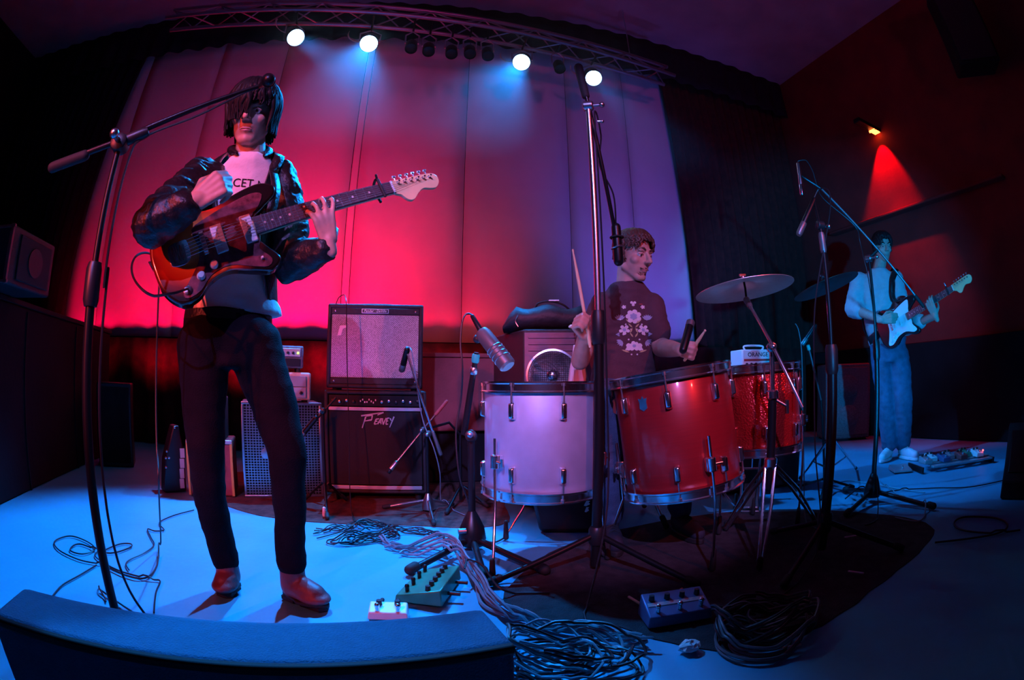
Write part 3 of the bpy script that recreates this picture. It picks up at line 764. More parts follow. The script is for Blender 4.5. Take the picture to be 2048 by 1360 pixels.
# ---------------------------------------------------------------- stand kit
def tripod(t, base, hub_z, r, leg_m, lr, foot_pts, brace=False, low=0.0):
    """three legs from a hub on the pole to given floor points"""
    b = Vector(base)
    for f in foot_pts:
        f = Vector(f); d = Vector((f.x - b.x, f.y - b.y, 0)); dn = d.normalized()
        mb = MB(); mb.tube([b + Z3 * hub_z + dn * 0.02, f + Z3 * (lr + 0.003)], lr, 10)
        lay_bar(b + Z3 * hub_z, f + Z3 * (lr + 0.003), lr * 1.3)
        lg = part('leg', mb, leg_m, t)
        mb = MB(); mb.cap(f + Z3 * (lr * 1.45 + 0.001) - dn * 0.03 + Z3 * 0.03 * hub_z / max(0.1, d.length), f + Z3 * (lr * 1.45 + 0.001), lr * 1.45); part('rubber_foot', mb, 'rubber', lg)
        if brace:
            mid = (b + Z3 * hub_z).lerp(f, 0.5); mb = MB(); mb.tube([b + Z3 * low + dn * 0.015, mid], lr * 0.75, 8); part('brace', mb, leg_m, t)
def pole(t, segs_, name='pole'):
    for p0, p1, r, m in segs_:
        mb = MB(); mb.cyl(p0, p1, r, n=14); part(name, mb, m, t)
def collar(t, p, r, h, m='black_plastic', d=Z3, name='clutch'):
    p = Vector(p); d = Vector(d).normalized()
    mb = MB(); mb.lathe([(r * 0.8, -h / 2), (r, -h * 0.35), (r, h * 0.35), (r * 0.8, h / 2)], frame(p, d), 14); return part(name, mb, m, t)
def joint(t, p, d, r=0.02, m='black_plastic'):
    p = Vector(p); mb = MB(); mb.lathe([(r * 0.6, -r), (r, -r * 0.8), (r, r * 0.8), (r * 0.6, r)], frame(p, d), 16); j = part('boom_joint', mb, m, t, bevel=0.002)
    mb = MB(); q = Vector(d).normalized(); mb.cyl(p + q * r, p + q * (r * 2.2), r * 0.3); mb.ell(p + q * (r * 2.5), (r * 0.55,) * 3); part('knob', mb, 'steel', j)
def ring_feet(base, R, angs):
    b = Vector(base); return [Vector((b.x + R * cos(radians(a)), b.y + R * sin(radians(a)), 0)) for a in angs]
def pencil_mic(label, p0, p1, r, body='black_metal', head='steel', frac=0.35, clip=True):
    """slim microphone from tail p0 to head p1"""
    p0 = Vector(p0); p1 = Vector(p1); m = p0.lerp(p1, 1 - frac)
    t = thing('microphone', label, 'microphone', loc=p0)
    mb = MB(); mb.cap(p0, m, r * 0.92, r); part('body', mb, body, t)
    mb = MB(); d = (p1 - m); mb.lathe([(r * 0.9, 0), (r * 1.04, d.length * 0.1), (r * 1.04, d.length * 0.85), (r * 0.8, d.length)], frame(m, d), 16); part('grille_head', mb, head, t)
    return t
def vocal_mic(label, p0, p1, r=0.012):
    p0 = Vector(p0); p1 = Vector(p1); d = p1 - p0; L = d.length
    t = thing('microphone', label, 'microphone', loc=p0)
    mb = MB(); mb.lathe([(r * 0.7, 0), (r * 0.85, L * 0.05), (r * 1.2, L * 0.68), (r * 1.5, L * 0.72)], frame(p0, d), 16); part('handle', mb, 'black_metal', t)
    mb = MB(); mb.ell(p1 - d.normalized() * r * 1.7, (r * 1.9,) * 3); part('grille_ball', mb, 'black_metal', t)
    mb = MB(); mb.torus(r * 1.95, r * 0.2, frame(p1 - d.normalized() * r * 1.7, d)); part('band', mb, 'black_metal', t)
    return t
# what already lies on the floor: cables laid later are draped over it
LAID = {}
CELL = 0.02
def lay_add(p, r, tagn):
    LAID.setdefault((int(p.x // CELL), int(p.y // CELL)), []).append((p.x, p.y, p.z, r, tagn))
def lay_bar(a, b, r):
    n = max(2, int((b - a).length / 0.006))
    for i in range(n + 1):
        p = a.lerp(b, i / n)
        if p.z - r < 0.035: lay_add(p, r, None)
def resample(P, step):
    out = [P[0].copy()]; acc = 0.0
    for a, b in zip(P[:-1], P[1:]):
        L = (b - a).length
        if L < 1e-9: continue
        t = step - acc
        while t <= L: out.append(a.lerp(b, t / L)); t += step
        acc = (acc + L) % step if t - step <= L else acc + L
    if (out[-1] - P[-1]).length > step * 0.3: out.append(P[-1].copy())
    return out
def drape(P, r, low=0.03):
    """lifts the floor-lying stretch of a cable over whatever already lies there, then remembers it"""
    Q = resample(P, 0.007); n = len(Q); z = []
    own = {}
    for i, p in enumerate(Q):
        need = max(p.z, r + 0.0006); flat = p.z < low
        if flat:
            cx, cy = int(p.x // CELL), int(p.y // CELL)
            for ix in (cx - 1, cx, cx + 1):
                for iy in (cy - 1, cy, cy + 1):
                    for (x, y, zz, rr, _) in LAID.get((ix, iy), ()):
                        d2 = (x - p.x) ** 2 + (y - p.y) ** 2; s_ = rr + r + 0.0012
                        if d2 < (s_ + 0.004) ** 2: need = max(need, zz + sqrt(max(0.0, s_ * s_ - max(0, sqrt(d2) - 0.004) ** 2)))
                    for (j, x, y, zz) in own.get((ix, iy), ()):
                        if i - j < 8: continue
                        d2 = (x - p.x) ** 2 + (y - p.y) ** 2; s_ = 2 * r + 0.0012
                        if d2 < (s_ + 0.004) ** 2: need = max(need, zz + sqrt(max(0.0, s_ * s_ - max(0, sqrt(d2) - 0.004) ** 2)))
            own.setdefault((cx, cy), []).append((i, p.x, p.y, need))
        z.append(need)
    w = 3
    zm = [max(z[max(0, i - 1):i + 2]) for i in range(n)]
    # gentle ramps on both sides of every hump
    for i in range(1, n): zm[i] = max(zm[i], zm[i - 1] - 0.0035) if Q[i].z < low else zm[i]
    for i in range(n - 2, -1, -1): zm[i] = max(zm[i], zm[i + 1] - 0.0035) if Q[i].z < low and Q[i + 1].z < low else zm[i]
    for i, p in enumerate(Q):
        p.z = zm[i]
        if p.z < 0.12: lay_add(p, r, 1)
    return Q
def wire(label, pts, r=0.0032, m='cable', k=7, name='microphone_cable', cat='cable', group=None):
    P = drape(smooth_path(pts, k), r)
    mb = MB(); mb.tube(P, r, 6)
    o = part(name, mb, m, origin=P[0]); tag(o, label, cat, group); return o
mat('cable_blue', (0.16, 0.22, 0.26), 0.4)

# vocal stand in front of the guitarist
R0 = 1.22
base = Vector((-1.17, 0.99, 0)).normalized() * R0; jt = Vector((base.x, base.y, ar(233, 287, R0).z))
t = thing('microphone_stand', 'black boom microphone stand rising in front of the guitarist in the leather jacket', 'mic stand', loc=base)
pole(t, [(base + Z3 * 0.03, base + Z3 * 0.88, 0.0125, 'black_metal'), (base + Z3 * 0.86, jt, 0.0085, 'black_metal')])
collar(t, base + Z3 * 0.89, 0.022, 0.10)
mb = MB(Matrix.Translation(base)); mb.lathe([(0.125, 0), (0.13, 0.006), (0.125, 0.018), (0.03, 0.034), (0.016, 0.045)], None, 32); part('round_base', mb, 'black_metal', t)
tail = ar(105, 335, 1.34); tip = ar(520, 172, 1.16)
joint(t, jt, (tip - tail).cross(Z3), 0.024)
mb = MB(); mb.tube([tail, jt + Z3 * 0.01, tip], [0.009, 0.0085, 0.0065], 10); part('boom_arm', mb, 'black_metal', t)
mb = MB(); mb.cap(tail, tail.lerp(jt, 0.5), 0.015); part('counterweight', mb, 'rubber', t)
collar(t, jt.lerp(tip, 0.08), 0.016, 0.10, d=tip - tail)
vocal_mic('black vocal microphone at the boom tip before the dark-haired guitarist', tip, ar(541, 158, 1.08), 0.009)
wire('black cable wound down the boom stand by the guitarist', [tip, jt.lerp(tip, 0.6) - Z3 * 0.025, jt.lerp(tip, 0.2) - Z3 * 0.02, jt + Vector((0.04, 0.01, -0.06)), jt + Vector((0.03, 0.015, -0.35)), base + Vector((0.03, 0.024, 0.9)), base + Vector((0.026, 0.024, 0.3)), base + Vector((0.03, 0.09, 0.08)), base + Vector((0.0, 0.17, 0.012)), base + Vector((-0.15, 0.20, 0.008)), base + Vector((-0.35, 0.25, 0.006))], 0.0035)

# tall overhead stand before the silver drum
base = fl(1190, 1140); Rb = sqrt(base.x ** 2 + base.y ** 2)
jt = Vector((base.x, base.y, ar(1180, 212, Rb).z))
t = thing('microphone_stand', 'tall chrome and black overhead boom stand rising between silver drum and cherry-red drum', 'mic stand', loc=base)
zc = ar(1190, 655, Rb).z
pole(t, [(base + Z3 * 0.02, base + Z3 * zc, 0.019, 'black_metal'), (base + Z3 * zc, jt, 0.0115, 'steel')])
collar(t, base + Z3 * zc, 0.026, 0.12)
tripod(t, base, 0.14, 0.02, 'black_metal', 0.011, ring_feet(base, 0.40, (200, 320, 80)))
collar(t, base + Z3 * 0.14, 0.03, 0.07)
tail = ar(1157, 135, Rb + 0.05); tip = ar(1229, 458, Rb + 0.22)
joint(t, jt, Vector((1, -0.3, 0)), 0.022, 'steel')
mb = MB(); mb.tube([tail, jt + Z3 * 0.015, tip], 0.0085, 10); part('boom_arm', mb, 'black_metal', t)
mb = MB(); mb.cap(tail, tail.lerp(jt, 0.75), 0.020, 0.017); part('counterweight', mb, 'rubber', t)
mb = MB(); mb.cyl(ar(1195, 243, Rb), ar(1203, 243, Rb), 0.006); mb.ell(ar(1204, 243, Rb), (0.008,) * 3); part('thumb_screw', mb, 'steel', t)
m0 = ar(1232, 455, Rb + 0.22); m1 = ar(1237, 522, Rb + 0.22)
mc = thing('microphone', 'black condenser microphone in a shock mount beside the drummer\'s ear', 'microphone', loc=m0)
mb = MB(); mb.cap(m0, m1, 0.020, 0.021); part('body', mb, 'black_metal', mc)
mb = MB(); mb.torus(0.026, 0.004, frame(m0.lerp(m1, 0.3), m1 - m0)); part('shock_mount', mb, 'rubber', mc)
mb = MB(); mb.torus(0.024, 0.004, frame(m0.lerp(m1, 0.6), m1 - m0 + Vector((0.03, 0, 0)))); part('mount_ring', mb, 'steel', mc)
wire('black cable twisted along the tall overhead boom', [m0, m0.lerp(jt, 0.3) + Vector((0.02, 0, -0.02)), m0.lerp(jt, 0.5) + Vector((-0.012, 0, 0)), m0.lerp(jt, 0.75) + Vector((0.022, 0, 0)), jt + Vector((0.02, -0.02, -0.05)), jt + Vector((0.018, -0.02, -0.5)), base + Vector((0.024, -0.02, 0.7)), base + Vector((0.03, -0.03, 0.25)), fl(1175, 1210, 0.006), fl(1170, 1235, 0.006), fl(1195, 1300, 0.006)], 0.0035)

# large condenser on a heavy stand left of the silver drum
base = fl(945, 1098); Rb = sqrt(base.x ** 2 + base.y ** 2)
t = thing('microphone_stand', 'heavy black boom stand with teal tape holding the grey condenser by the silver drum', 'mic stand', loc=base)
zt = ar(945, 872, Rb).z
pole(t, [(base + Z3 * 0.05, base + Z3 * zt, 0.015, 'black_metal')])
mb = MB(Matrix.Translation(base)); mb.lathe([(0.048, 0.02), (0.058, 0.05), (0.050, 0.10), (0.030, 0.145), (0.016, 0.17)], None, 24); hb = part('leg_hub', mb, 'black_metal', t)
mb = MB(); q = ar(932, 1062, Rb - 0.05); mb.cyl(q, q + Vector((-0.03, -0.01, 0)), 0.012); part('locking_knob', mb, 'steel', hb)
tripod(t, base, 0.05, 0.02, 'black_metal', 0.014, [fl(820, 1150), fl(1090, 1150), fl(968, 1160)])
jt = Vector((base.x, base.y, zt))
a1 = ar(928, 868, Rb + 0.03); a2 = ar(953, 705, Rb - 0.03)
joint(t, jt, (0, -1, 0.2), 0.024)
mb = MB(); mb.tube([jt, a1, a1.lerp(a2, 0.5) + Vector((0.0, 0, 0)), a2], [0.010, 0.014, 0.013, 0.010], 10); part('boom_arm', mb, 'black_metal', t)
collar(t, a1.lerp(a2, 0.93), 0.0155, 0.035, 'teal_tape', a2 - a1, 'tape_band')
collar(t, a1.lerp(a2, 0.78), 0.0155, 0.03, 'steel', a2 - a1, 'boom_clamp')
mb = MB(); mb.ell(ar(955, 678, Rb - 0.03), (0.018,) * 3); part('swivel', mb, 'black_plastic', t)
m0 = ar(962, 662, Rb - 0.05); m1 = ar(1016, 732, Rb - 0.12)
mc = thing('microphone', 'big grey cylindrical condenser microphone angled at the silver drum', 'microphone', loc=m0)
d = m1 - m0; L = d.length; mF = frame(m0, d)
mat('grey_metal', (0.17, 0.165, 0.17), 0.38, 0.6, var=0.1)
mb = MB(mF); mb.lathe([(0.010, -0.005), (0.026, 0.004), (0.031, 0.02), (0.032, L * 0.55)], None, 24); part('body', mb, 'grey_metal', mc)
mb = MB(mF); mb.lathe([(0.0335, L * 0.55), (0.0335, L * 0.98), (0.026, L * 1.02)], None, 24); part('grille_head', mb, 'grey_metal', mc)
for z in (0.52, 0.60, 0.70, 0.80):
    mb = MB(mF); mb.torus(0.0338, 0.0018, Matrix.Translation((0, 0, L * z)), 24, 6); part('band', mb, 'steel', mc)
mb = MB(); e0 = ar(945, 633, Rb - 0.02); mb.cap(e0, m0, 0.009, 0.012); part('cable_plug', mb, 'black_metal', mc)
wire('dark cable looping from the grey condenser down its stand', [e0, ar(935, 628, Rb), ar(925, 645, Rb), ar(921, 690, Rb), ar(925, 740, Rb), ar(922, 800, Rb + 0.06), ar(912, 865, Rb + 0.07), ar(918, 950, Rb + 0.07), Vector((base.x - 0.03, base.y + 0.10, 0.2)), Vector((base.x + 0.02, base.y + 0.14, 0.02)), fl(985, 1085, 0.006), fl(1010, 1075, 0.006)], 0.0038, 'cable')

# short stand, chrome boom crossing the pale combo
base = fl(857, 1022); base.z = 0; Rb = sqrt(base.x ** 2 + base.y ** 2)
t = thing('microphone_stand', 'short stand whose chrome boom crosses the pale-grille combo', 'mic stand', loc=base)
zt = ar(857, 868, Rb).z
pole(t, [(base + Z3 * 0.02, base + Z3 * zt, 0.009, 'black_metal')])
mb = MB(Matrix.Translation(base)); mb.lathe([(0.035, 0.012), (0.032, 0.05), (0.012, 0.10)], None, 20); part('leg_hub', mb, 'steel', t)
tripod(t, base, 0.06, 0.015, 'steel', 0.008, [fl(768, 1018), fl(905, 1012), fl(868, 1052)])
jt = base + Z3 * zt
b0 = ar(881, 908, Rb - 0.04); b1 = ar(815, 708, Rb - 0.02)
joint(t, ar(857, 868, Rb - 0.02), (0, -1, 0), 0.018)
mb = MB(); mb.tube([b0, b1], 0.0062, 10); part('boom_arm', mb, 'chrome', t)
mb = MB(); mb.cap(b0, b0.lerp(b1, 0.22), 0.011, 0.009); part('counterweight', mb, 'grey_metal', t)
m0 = ar(814, 700, Rb - 0.02); m1 = ar(803, 742, Rb + 0.08)
pencil_mic('small microphone hanging before the pale woven grille', m0, m1, 0.017, 'black_metal', 'grey_metal')
wire('pale cable hook at the microphone before the pale grille', [m0, ar(812, 694, Rb), ar(820, 697, Rb), ar(824, 708, Rb - 0.03), ar(832, 760, Rb - 0.03), ar(845, 840, Rb - 0.03), ar(868, 900, Rb - 0.05), ar(880, 950, Rb - 0.03), fl(885, 1012, 0.005), fl(930, 1030, 0.005)], 0.003, 'cable_blue')
# second short stand, boom towards the lower grille
base = fl(922, 1006); Rb = sqrt(base.x ** 2 + base.y ** 2)
t = thing('microphone_stand', 'short stand whose boom dips towards the bass combo grille', 'mic stand', loc=base)
zt = ar(922, 870, Rb).z
pole(t, [(base + Z3 * 0.02, base + Z3 * zt, 0.009, 'black_metal')])
tripod(t, base, 0.10, 0.015, 'black_metal', 0.008, [fl(893, 1030), fl(975, 1016), fl(945, 985)])
b0 = ar(893, 803, Rb - 0.02); b1 = ar(792, 925, Rb - 0.18); bm_ = ar(845, 860, Rb - 0.1)
mb = MB(); mb.tube([base + Z3 * zt, ar(898, 845, Rb - 0.03), bm_], 0.008, 8); part('side_arm', mb, 'black_metal', t)
joint(t, bm_, (0, -1, 0), 0.017)
mb = MB(); mb.tube([b0, b1], 0.006, 10); part('boom_arm', mb, 'chrome', t)
mb = MB(); mb.cap(b0, b0.lerp(b1, 0.22), 0.010); part('counterweight', mb, 'red_tolex', t)
pencil_mic('slim microphone pointing at the bass combo grille', b1, ar(776, 946, Rb - 0.2), 0.012, 'steel', 'black_metal')
# black stand by the wire-grille cabinet
base = fl(652, 1008); Rb = sqrt(base.x ** 2 + base.y ** 2)
t = thing('microphone_stand', 'low black stand leaning its boom at the wire-grille cabinet', 'mic stand', loc=base)
zt = ar(652, 822, Rb).z
pole(t, [(base + Z3 * 0.02, base + Z3 * zt, 0.010, 'black_metal')])
tripod(t, base, 0.12, 0.015, 'black_metal', 0.008, [fl(612, 1000), fl(692, 1002), fl(655, 1040)])
joint(t, base + Z3 * zt, (0, -1, 0), 0.018)
b0 = ar(672, 795, Rb); b1 = ar(612, 862, Rb + 0.03)
mb = MB(); mb.tube([b0, b1], 0.007, 10); part('boom_arm', mb, 'black_metal', t)
pencil_mic('dark microphone touching the wire-grille cabinet', b0.lerp(b1, 0.6) - Vector((0, 0.03, 0)), ar(598, 878, Rb + 0.05), 0.016, 'black_metal', 'grey_metal')
mb = MB(); q = fl(649, 1030, 0.012); mb.cap(q, q + Vector((0, 0, 0.035)), 0.012, 0.009); o = part('plastic_bottle', mb, 'white_plastic', origin=Vector((q.x, q.y, 0)))
tag(o, 'tiny pale bottle at the feet of the low black stand', 'bottle')

# dark overhead stand right of the drums
base = fl(1640, 1112); Rb = sqrt(base.x ** 2 + base.y ** 2)
t = thing('microphone_stand', 'thick dark overhead stand between red drums and the player in the pale sweater', 'mic stand', loc=base)
zm = ar(1640, 720, Rb).z; zt = ar(1625, 452, Rb).z; zt2 = ar(1625, 395, Rb).z
pole(t, [(base + Z3 * 0.03, base + Z3 * zm, 0.021, 'black_metal'), (base + Z3 * zm, base + Z3 * zt, 0.0085, 'black_metal')])
collar(t, base + Z3 * zm, 0.027, 0.11)
tripod(t, base, 0.14, 0.02, 'black_metal', 0.011, ring_feet(base, 0.36, (215, 330, 95)))
collar(t, base + Z3 * 0.14, 0.032, 0.08)
joint(t, base + Z3 * zt, (1, 0, 0), 0.018)
collar(t, base + Z3 * (zt - 0.07), 0.014, 0.08, 'grey_metal')
b1 = ar(1628, 400, Rb + 0.05); mb = MB(); mb.tube([base + Z3 * zt, b1], 0.007); part('boom_arm', mb, 'black_metal', t)
pencil_mic('slim black microphone slanting down from the dark overhead stand', b1, ar(1597, 470, Rb + 0.0), 0.013, 'black_metal', 'grey_metal')
wire('thin cable arching beside the dark overhead stand', [b1, ar(1640, 378, Rb + 0.05), ar(1658, 385, Rb + 0.02), ar(1661, 420, Rb), ar(1652, 480, Rb), ar(1640, 545, Rb - 0.03), ar(1630, 620, Rb - 0.05), ar(1628, 720, Rb - 0.06), ar(1630, 900, Rb - 0.06), base + Vector((-0.05, -0.05, 0.1)), fl(1600, 1160, 0.006), fl(1550, 1200, 0.006)], 0.003)

# vocal boom stand of the player in the pale sweater
base = fl(1742, 1003); Rb = sqrt(base.x ** 2 + base.y ** 2)
t = thing('microphone_stand', 'black tripod boom stand in front of the player in the pale sweater', 'mic stand', loc=base)
zt = ar(1745, 516, Rb).z; zm = ar(1748, 700, Rb).z
pole(t, [(base + Z3 * 0.03, base + Z3 * zm, 0.015, 'black_metal'), (base + Z3 * zm, base + Z3 * zt, 0.0095, 'black_metal')])
collar(t, base + Z3 * zm, 0.022, 0.11)
mb = MB(Matrix.Translation(base)); mb.lathe([(0.05, 0.03), (0.055, 0.06), (0.035, 0.12), (0.018, 0.16)], None, 20); part('leg_hub', mb, 'black_metal', t)
tripod(t, base, 0.06, 0.02, 'black_metal', 0.013, [fl(1866, 1020), fl(1692, 1035), fl(1690, 985)])
jt = base + Z3 * zt; joint(t, jt, (0.5, -1, 0), 0.022, 'steel')
b0 = ar(1846, 612, Rb + 0.10); b1 = ar(1643, 378, Rb - 0.10); bx_ = b0.lerp(b1, 0.47)
mb = MB(); mb.tube([jt, bx_], 0.010); part('boom_stub', mb, 'black_metal', t)
mb = MB(); mb.tube([b0, b1], 0.0068, 10); part('boom_arm', mb, 'grey_metal', t)
mb = MB(); mb.cap(b0, b0.lerp(b1, 0.08), 0.011); part('counterweight', mb, 'rubber', t)
b2 = ar(1612, 358, Rb - 0.12); mb = MB(); mb.tube([b1, b2, ar(1603, 352, Rb - 0.14)], 0.006); part('mic_clip', mb, 'black_plastic', t)
pencil_mic('slim chrome microphone hanging upright from the long boom tip', ar(1596, 328, Rb - 0.14), ar(1604, 390, Rb - 0.14), 0.012, 'steel', 'chrome')
wire('thin cable looping over the upright chrome microphone and along its boom', [ar(1596, 328, Rb - 0.14), ar(1598, 322, Rb - 0.14), ar(1612, 322, Rb - 0.14), ar(1626, 345, Rb - 0.12), ar(1634, 372, Rb - 0.1), ar(1648, 400, Rb - 0.1), b1.lerp(b0, 0.3) - Z3 * 0.02, ar(1720, 485, Rb), ar(1728, 520, Rb - 0.02), ar(1737, 560, Rb - 0.02), base + Vector((-0.03, -0.03, 0.9)), base + Vector((-0.026, -0.03, 0.3)), fl(1755, 1035, 0.006), fl(1730, 1050, 0.006)], 0.003)

# boom cymbal stand in front of the sparkle tom
base = fl(1530, 1120); base = Vector((1.00, 1.62, 0)); Rb = sqrt(base.x ** 2 + base.y ** 2)
pb = ar(1541, 925, Rb); base = Vector((pb.x, pb.y, 0))
t = thing('cymbal_stand', 'boom cymbal stand with bright double chrome legs before the sparkle tom', 'cymbal stand', loc=base)
z0 = pb.z; z1 = ar(1543, 790, Rb).z; z2 = ar(1537, 695, Rb).z
pole(t, [(base + Z3 * (z0 - 0.10), base + Z3 * z1, 0.0165, 'black_metal'), (base + Z3 * z1, base + Z3 * z2, 0.010, 'chrome')])
collar(t, base + Z3 * z1, 0.024, 0.035, 'chrome'); collar(t, base + Z3 * z0, 0.026, 0.04, 'chrome')
mb = MB(); q = base + Z3 * (z1 - 0.01); mb.cyl(q, q + Vector((0.05, -0.02, -0.03)), 0.006); mb.box(q + Vector((0.055, -0.02, -0.035)), (0.012, 0.012, 0.05)); part('wing_screw', mb, 'steel', t)
for f, dx in ((fl(1518, 1140), 0.0), (fl(1628, 1045), 0.0), (fl(1452, 1062), 0.0)):
    for s_ in (-1, 1):
        sd = Vector((-(f - base).y, (f - base).x, 0)).normalized() * 0.014 * s_
        mb = MB(); mb.tube([base + Z3 * (z0 - 0.005) + sd * 1.4, base.lerp(f, 0.45) + Z3 * z0 * 0.62 + sd * 1.2, f + Z3 * 0.018 + sd * 0.5], 0.0072, 8); part('leg', mb, 'chrome', t)
    mb = MB(); mb.cap(f + Z3 * 0.013, f + Z3 * 0.04, 0.013); part('rubber_foot', mb, 'rubber', t)
tl = base + Z3 * z2; joint(t, tl, (-0.4, -1, 0), 0.020, 'chrome')
ctr = CY1 @ Vector((0, 0, -0.004)); dwn = ar(1493, 600, 2.17)
tail = ar(1605, 815, Rb - 0.03)
mb = MB(); mb.tube([tail, tl + Vector((-0.01, -0.02, 0.01)), dwn], 0.0068, 10); part('boom_arm', mb, 'steel', t)
mb = MB(); mb.tube([dwn, ctr, CY1 @ Vector((0, 0, 0.045))], 0.005, 8); part('cymbal_post', mb, 'black_metal', t)
mb = MB(); mb.cap(dwn, dwn.lerp(tl, 0.16), 0.015, 0.012); part('tilter', mb, 'grey_metal', t)

# straight stand for the dark cymbal
pb = ar(1662, 880, 2.70); base = Vector((pb.x, pb.y, 0)); Rb = 2.70
t = thing('cymbal_stand', 'straight chrome cymbal stand under the dark cymbal', 'cymbal stand', loc=base)
ctr = CY2 @ Vector((0, 0, 0.0)); z1 = ar(1662, 755, Rb).z
pole(t, [(base + Z3 * 0.20, base + Z3 * z1, 0.0125, 'steel'), (base + Z3 * z1, Vector((ctr.x, ctr.y, ctr.z - 0.06)), 0.008, 'chrome')])
mb = MB(); mb.tube([Vector((ctr.x, ctr.y, ctr.z - 0.07)), ctr, CY2 @ Vector((0, 0, 0.045))], 0.005, 8); part('cymbal_post', mb, 'black_metal', t)
collar(t, base + Z3 * z1, 0.020, 0.04, 'chrome'); collar(t, base + Z3 * ar(1662, 875, Rb).z, 0.022, 0.04, 'chrome')
tripod(t, base, ar(1662, 875, Rb).z, 0.02, 'chrome', 0.008, [fl(1648, 1010), fl(1712, 940), fl(1600, 960)], True, 0.22)

# small stand with a teal clip by the sparkle tom
base = fl(1648, 985); Rb = sqrt(base.x ** 2 + base.y ** 2)
t = thing('microphone_stand', 'slim stand with teal clip leaning beside the sparkle tom', 'mic stand', loc=base)
a1 = ar(1642, 800, Rb - 0.1); a2 = ar(1617, 695, Rb - 0.2)
pole(t, [(base + Z3 * 0.02, a1, 0.008, 'black_metal'), (a1, a2, 0.007, 'steel')])
tripod(t, base, 0.08, 0.015, 'black_metal', 0.008, ring_feet(base, 0.22, (230, 350, 110)))
collar(t, a2, 0.011, 0.03, 'teal_tape', a2 - a1, 'mic_clip')
pencil_mic('blue-edged slim microphone tilted in the teal clip', ar(1630, 652, Rb - 0.2), ar(1604, 690, Rb - 0.22), 0.013, 'black_metal', 'grey_metal')
wire('thin cable with a bright plug rising behind the sparkle tom', [ar(1590, 648, Rb - 0.3), ar(1597, 662, Rb - 0.3), ar(1603, 700, Rb - 0.3), ar(1605, 760, Rb - 0.3), ar(1606, 850, Rb - 0.3), fl(1610, 1040, 0.006), fl(1640, 1060, 0.006)], 0.003, 'cable_grey')

# bass drum pedal and clutter of hardware under the sparkle tom
base = fl(1500, 1012)
mp = axes(base, Vector((0.9, -0.44, 0)).normalized(), Vector((0.44, 0.9, 0)).normalized(), Z3)
t = thing('drum_pedal', 'chrome drum pedal with footboard under the sparkle tom', 'pedal', M=mp)
mb = MB(mp); mb.box((0, 0, 0.006), (0.10, 0.30, 0.012)); part('base_plate', mb, 'steel', t, bevel=0.003)
mb = MB(mp); mb.hexa([(-0.04, -0.14, 0.02), (0.04, -0.14, 0.02), (0.04, 0.10, 0.10), (-0.04, 0.10, 0.10)], [(-0.04, -0.14, 0.03), (0.04, -0.14, 0.03), (0.04, 0.10, 0.11), (-0.04, 0.10, 0.11)]); part('footboard', mb, 'steel', t, bevel=0.003)
for s_ in (-1, 1):
    mb = MB(mp); mb.cyl((s_ * 0.055, 0.13, 0), (s_ * 0.055, 0.13, 0.20), 0.009); part('upright', mb, 'chrome', t)
mb = MB(mp); mb.cyl((-0.06, 0.13, 0.19), (0.06, 0.13, 0.19), 0.008); part('axle', mb, 'chrome', t)
mb = MB(mp); mb.tube([(0, 0.13, 0.19), (0, 0.07, 0.36)], 0.005); part('beater_rod', mb, 'chrome', t)
mb = MB(mp); mb.cyl((0, 0.09, 0.36), (0, 0.04, 0.37), 0.026); part('beater', mb, 'white_cotton', t)

# round drum throne
DB = Vector((0.60, 2.42, 0))
t = thing('drum_throne', 'round padded drum throne under the drummer', 'stool', loc=DB)
mb = MB(Matrix.Translation(DB)); mb.lathe([(0.0001, 0.44), (0.15, 0.44), (0.165, 0.46), (0.165, 0.50), (0.15, 0.52), (0.0001, 0.525)], None, 32); part('seat', mb, 'tolex', t)
pole(t, [(DB + Z3 * 0.14, DB + Z3 * 0.44, 0.015, 'chrome')])
tripod(t, DB, 0.30, 0.02, 'chrome', 0.010, ring_feet(DB, 0.24, (60, 180, 300)), True, 0.15)

# black hard case standing under and behind the silver tom, white marks up its corner
Rk = 2.30
q = [ar(1036, 1000, Rk), ar(1200, 1000, Rk), fl(1200, 1062), fl(1062, 1062)]
bl = Vector((0.075, 2.26, 0)); br = Vector((0.40, 2.23, 0)); dp = Vector((0.03, 0.16, 0))
t = thing('hard_case', 'black hard case with white marks up one corner, on the rug under the silver drum', 'case', loc=(bl + br) / 2)
mb = MB(); zz = Z3 * 0.33; ex = Vector((0.05, 0, 0))
mb.hexa([bl + ex, br, br + dp, bl + dp + ex], [bl - ex * 0.6 + zz, br + zz, br + dp + zz, bl + dp - ex * 0.6 + zz]); part('shell', mb, 'black_plastic', t, bevel=0.02, segs=3)
mb = MB(); lx = (br - bl).normalized(); ln = Vector((lx.y, -lx.x, 0))
for k_ in range(7):
    z = 0.115 + k_ * 0.030; w = 0.010 + 0.004 * (k_ % 2)
    mk = MB(axes(br - lx * 0.06 + ln * 0.003 + Z3 * z, lx, Z3, ln))
    mk.prism([(-w, -0.011), (-w * 0.3, -0.013), (w, -0.004), (w * 0.5, 0.004), (w, 0.011), (-w * 0.2, 0.012), (-w * 0.6, 0.002)], 0, 0.002)
    part('printed_mark', mk, 'white_plastic', t)
mb = MB(); mb.tube(smooth_path([bl.lerp(br, 0.35) + zz, bl.lerp(br, 0.38) + zz + Z3 * 0.03, bl.lerp(br, 0.62) + zz + Z3 * 0.03, bl.lerp(br, 0.65) + zz], 4), 0.008); part('handle', mb, 'rubber', t)

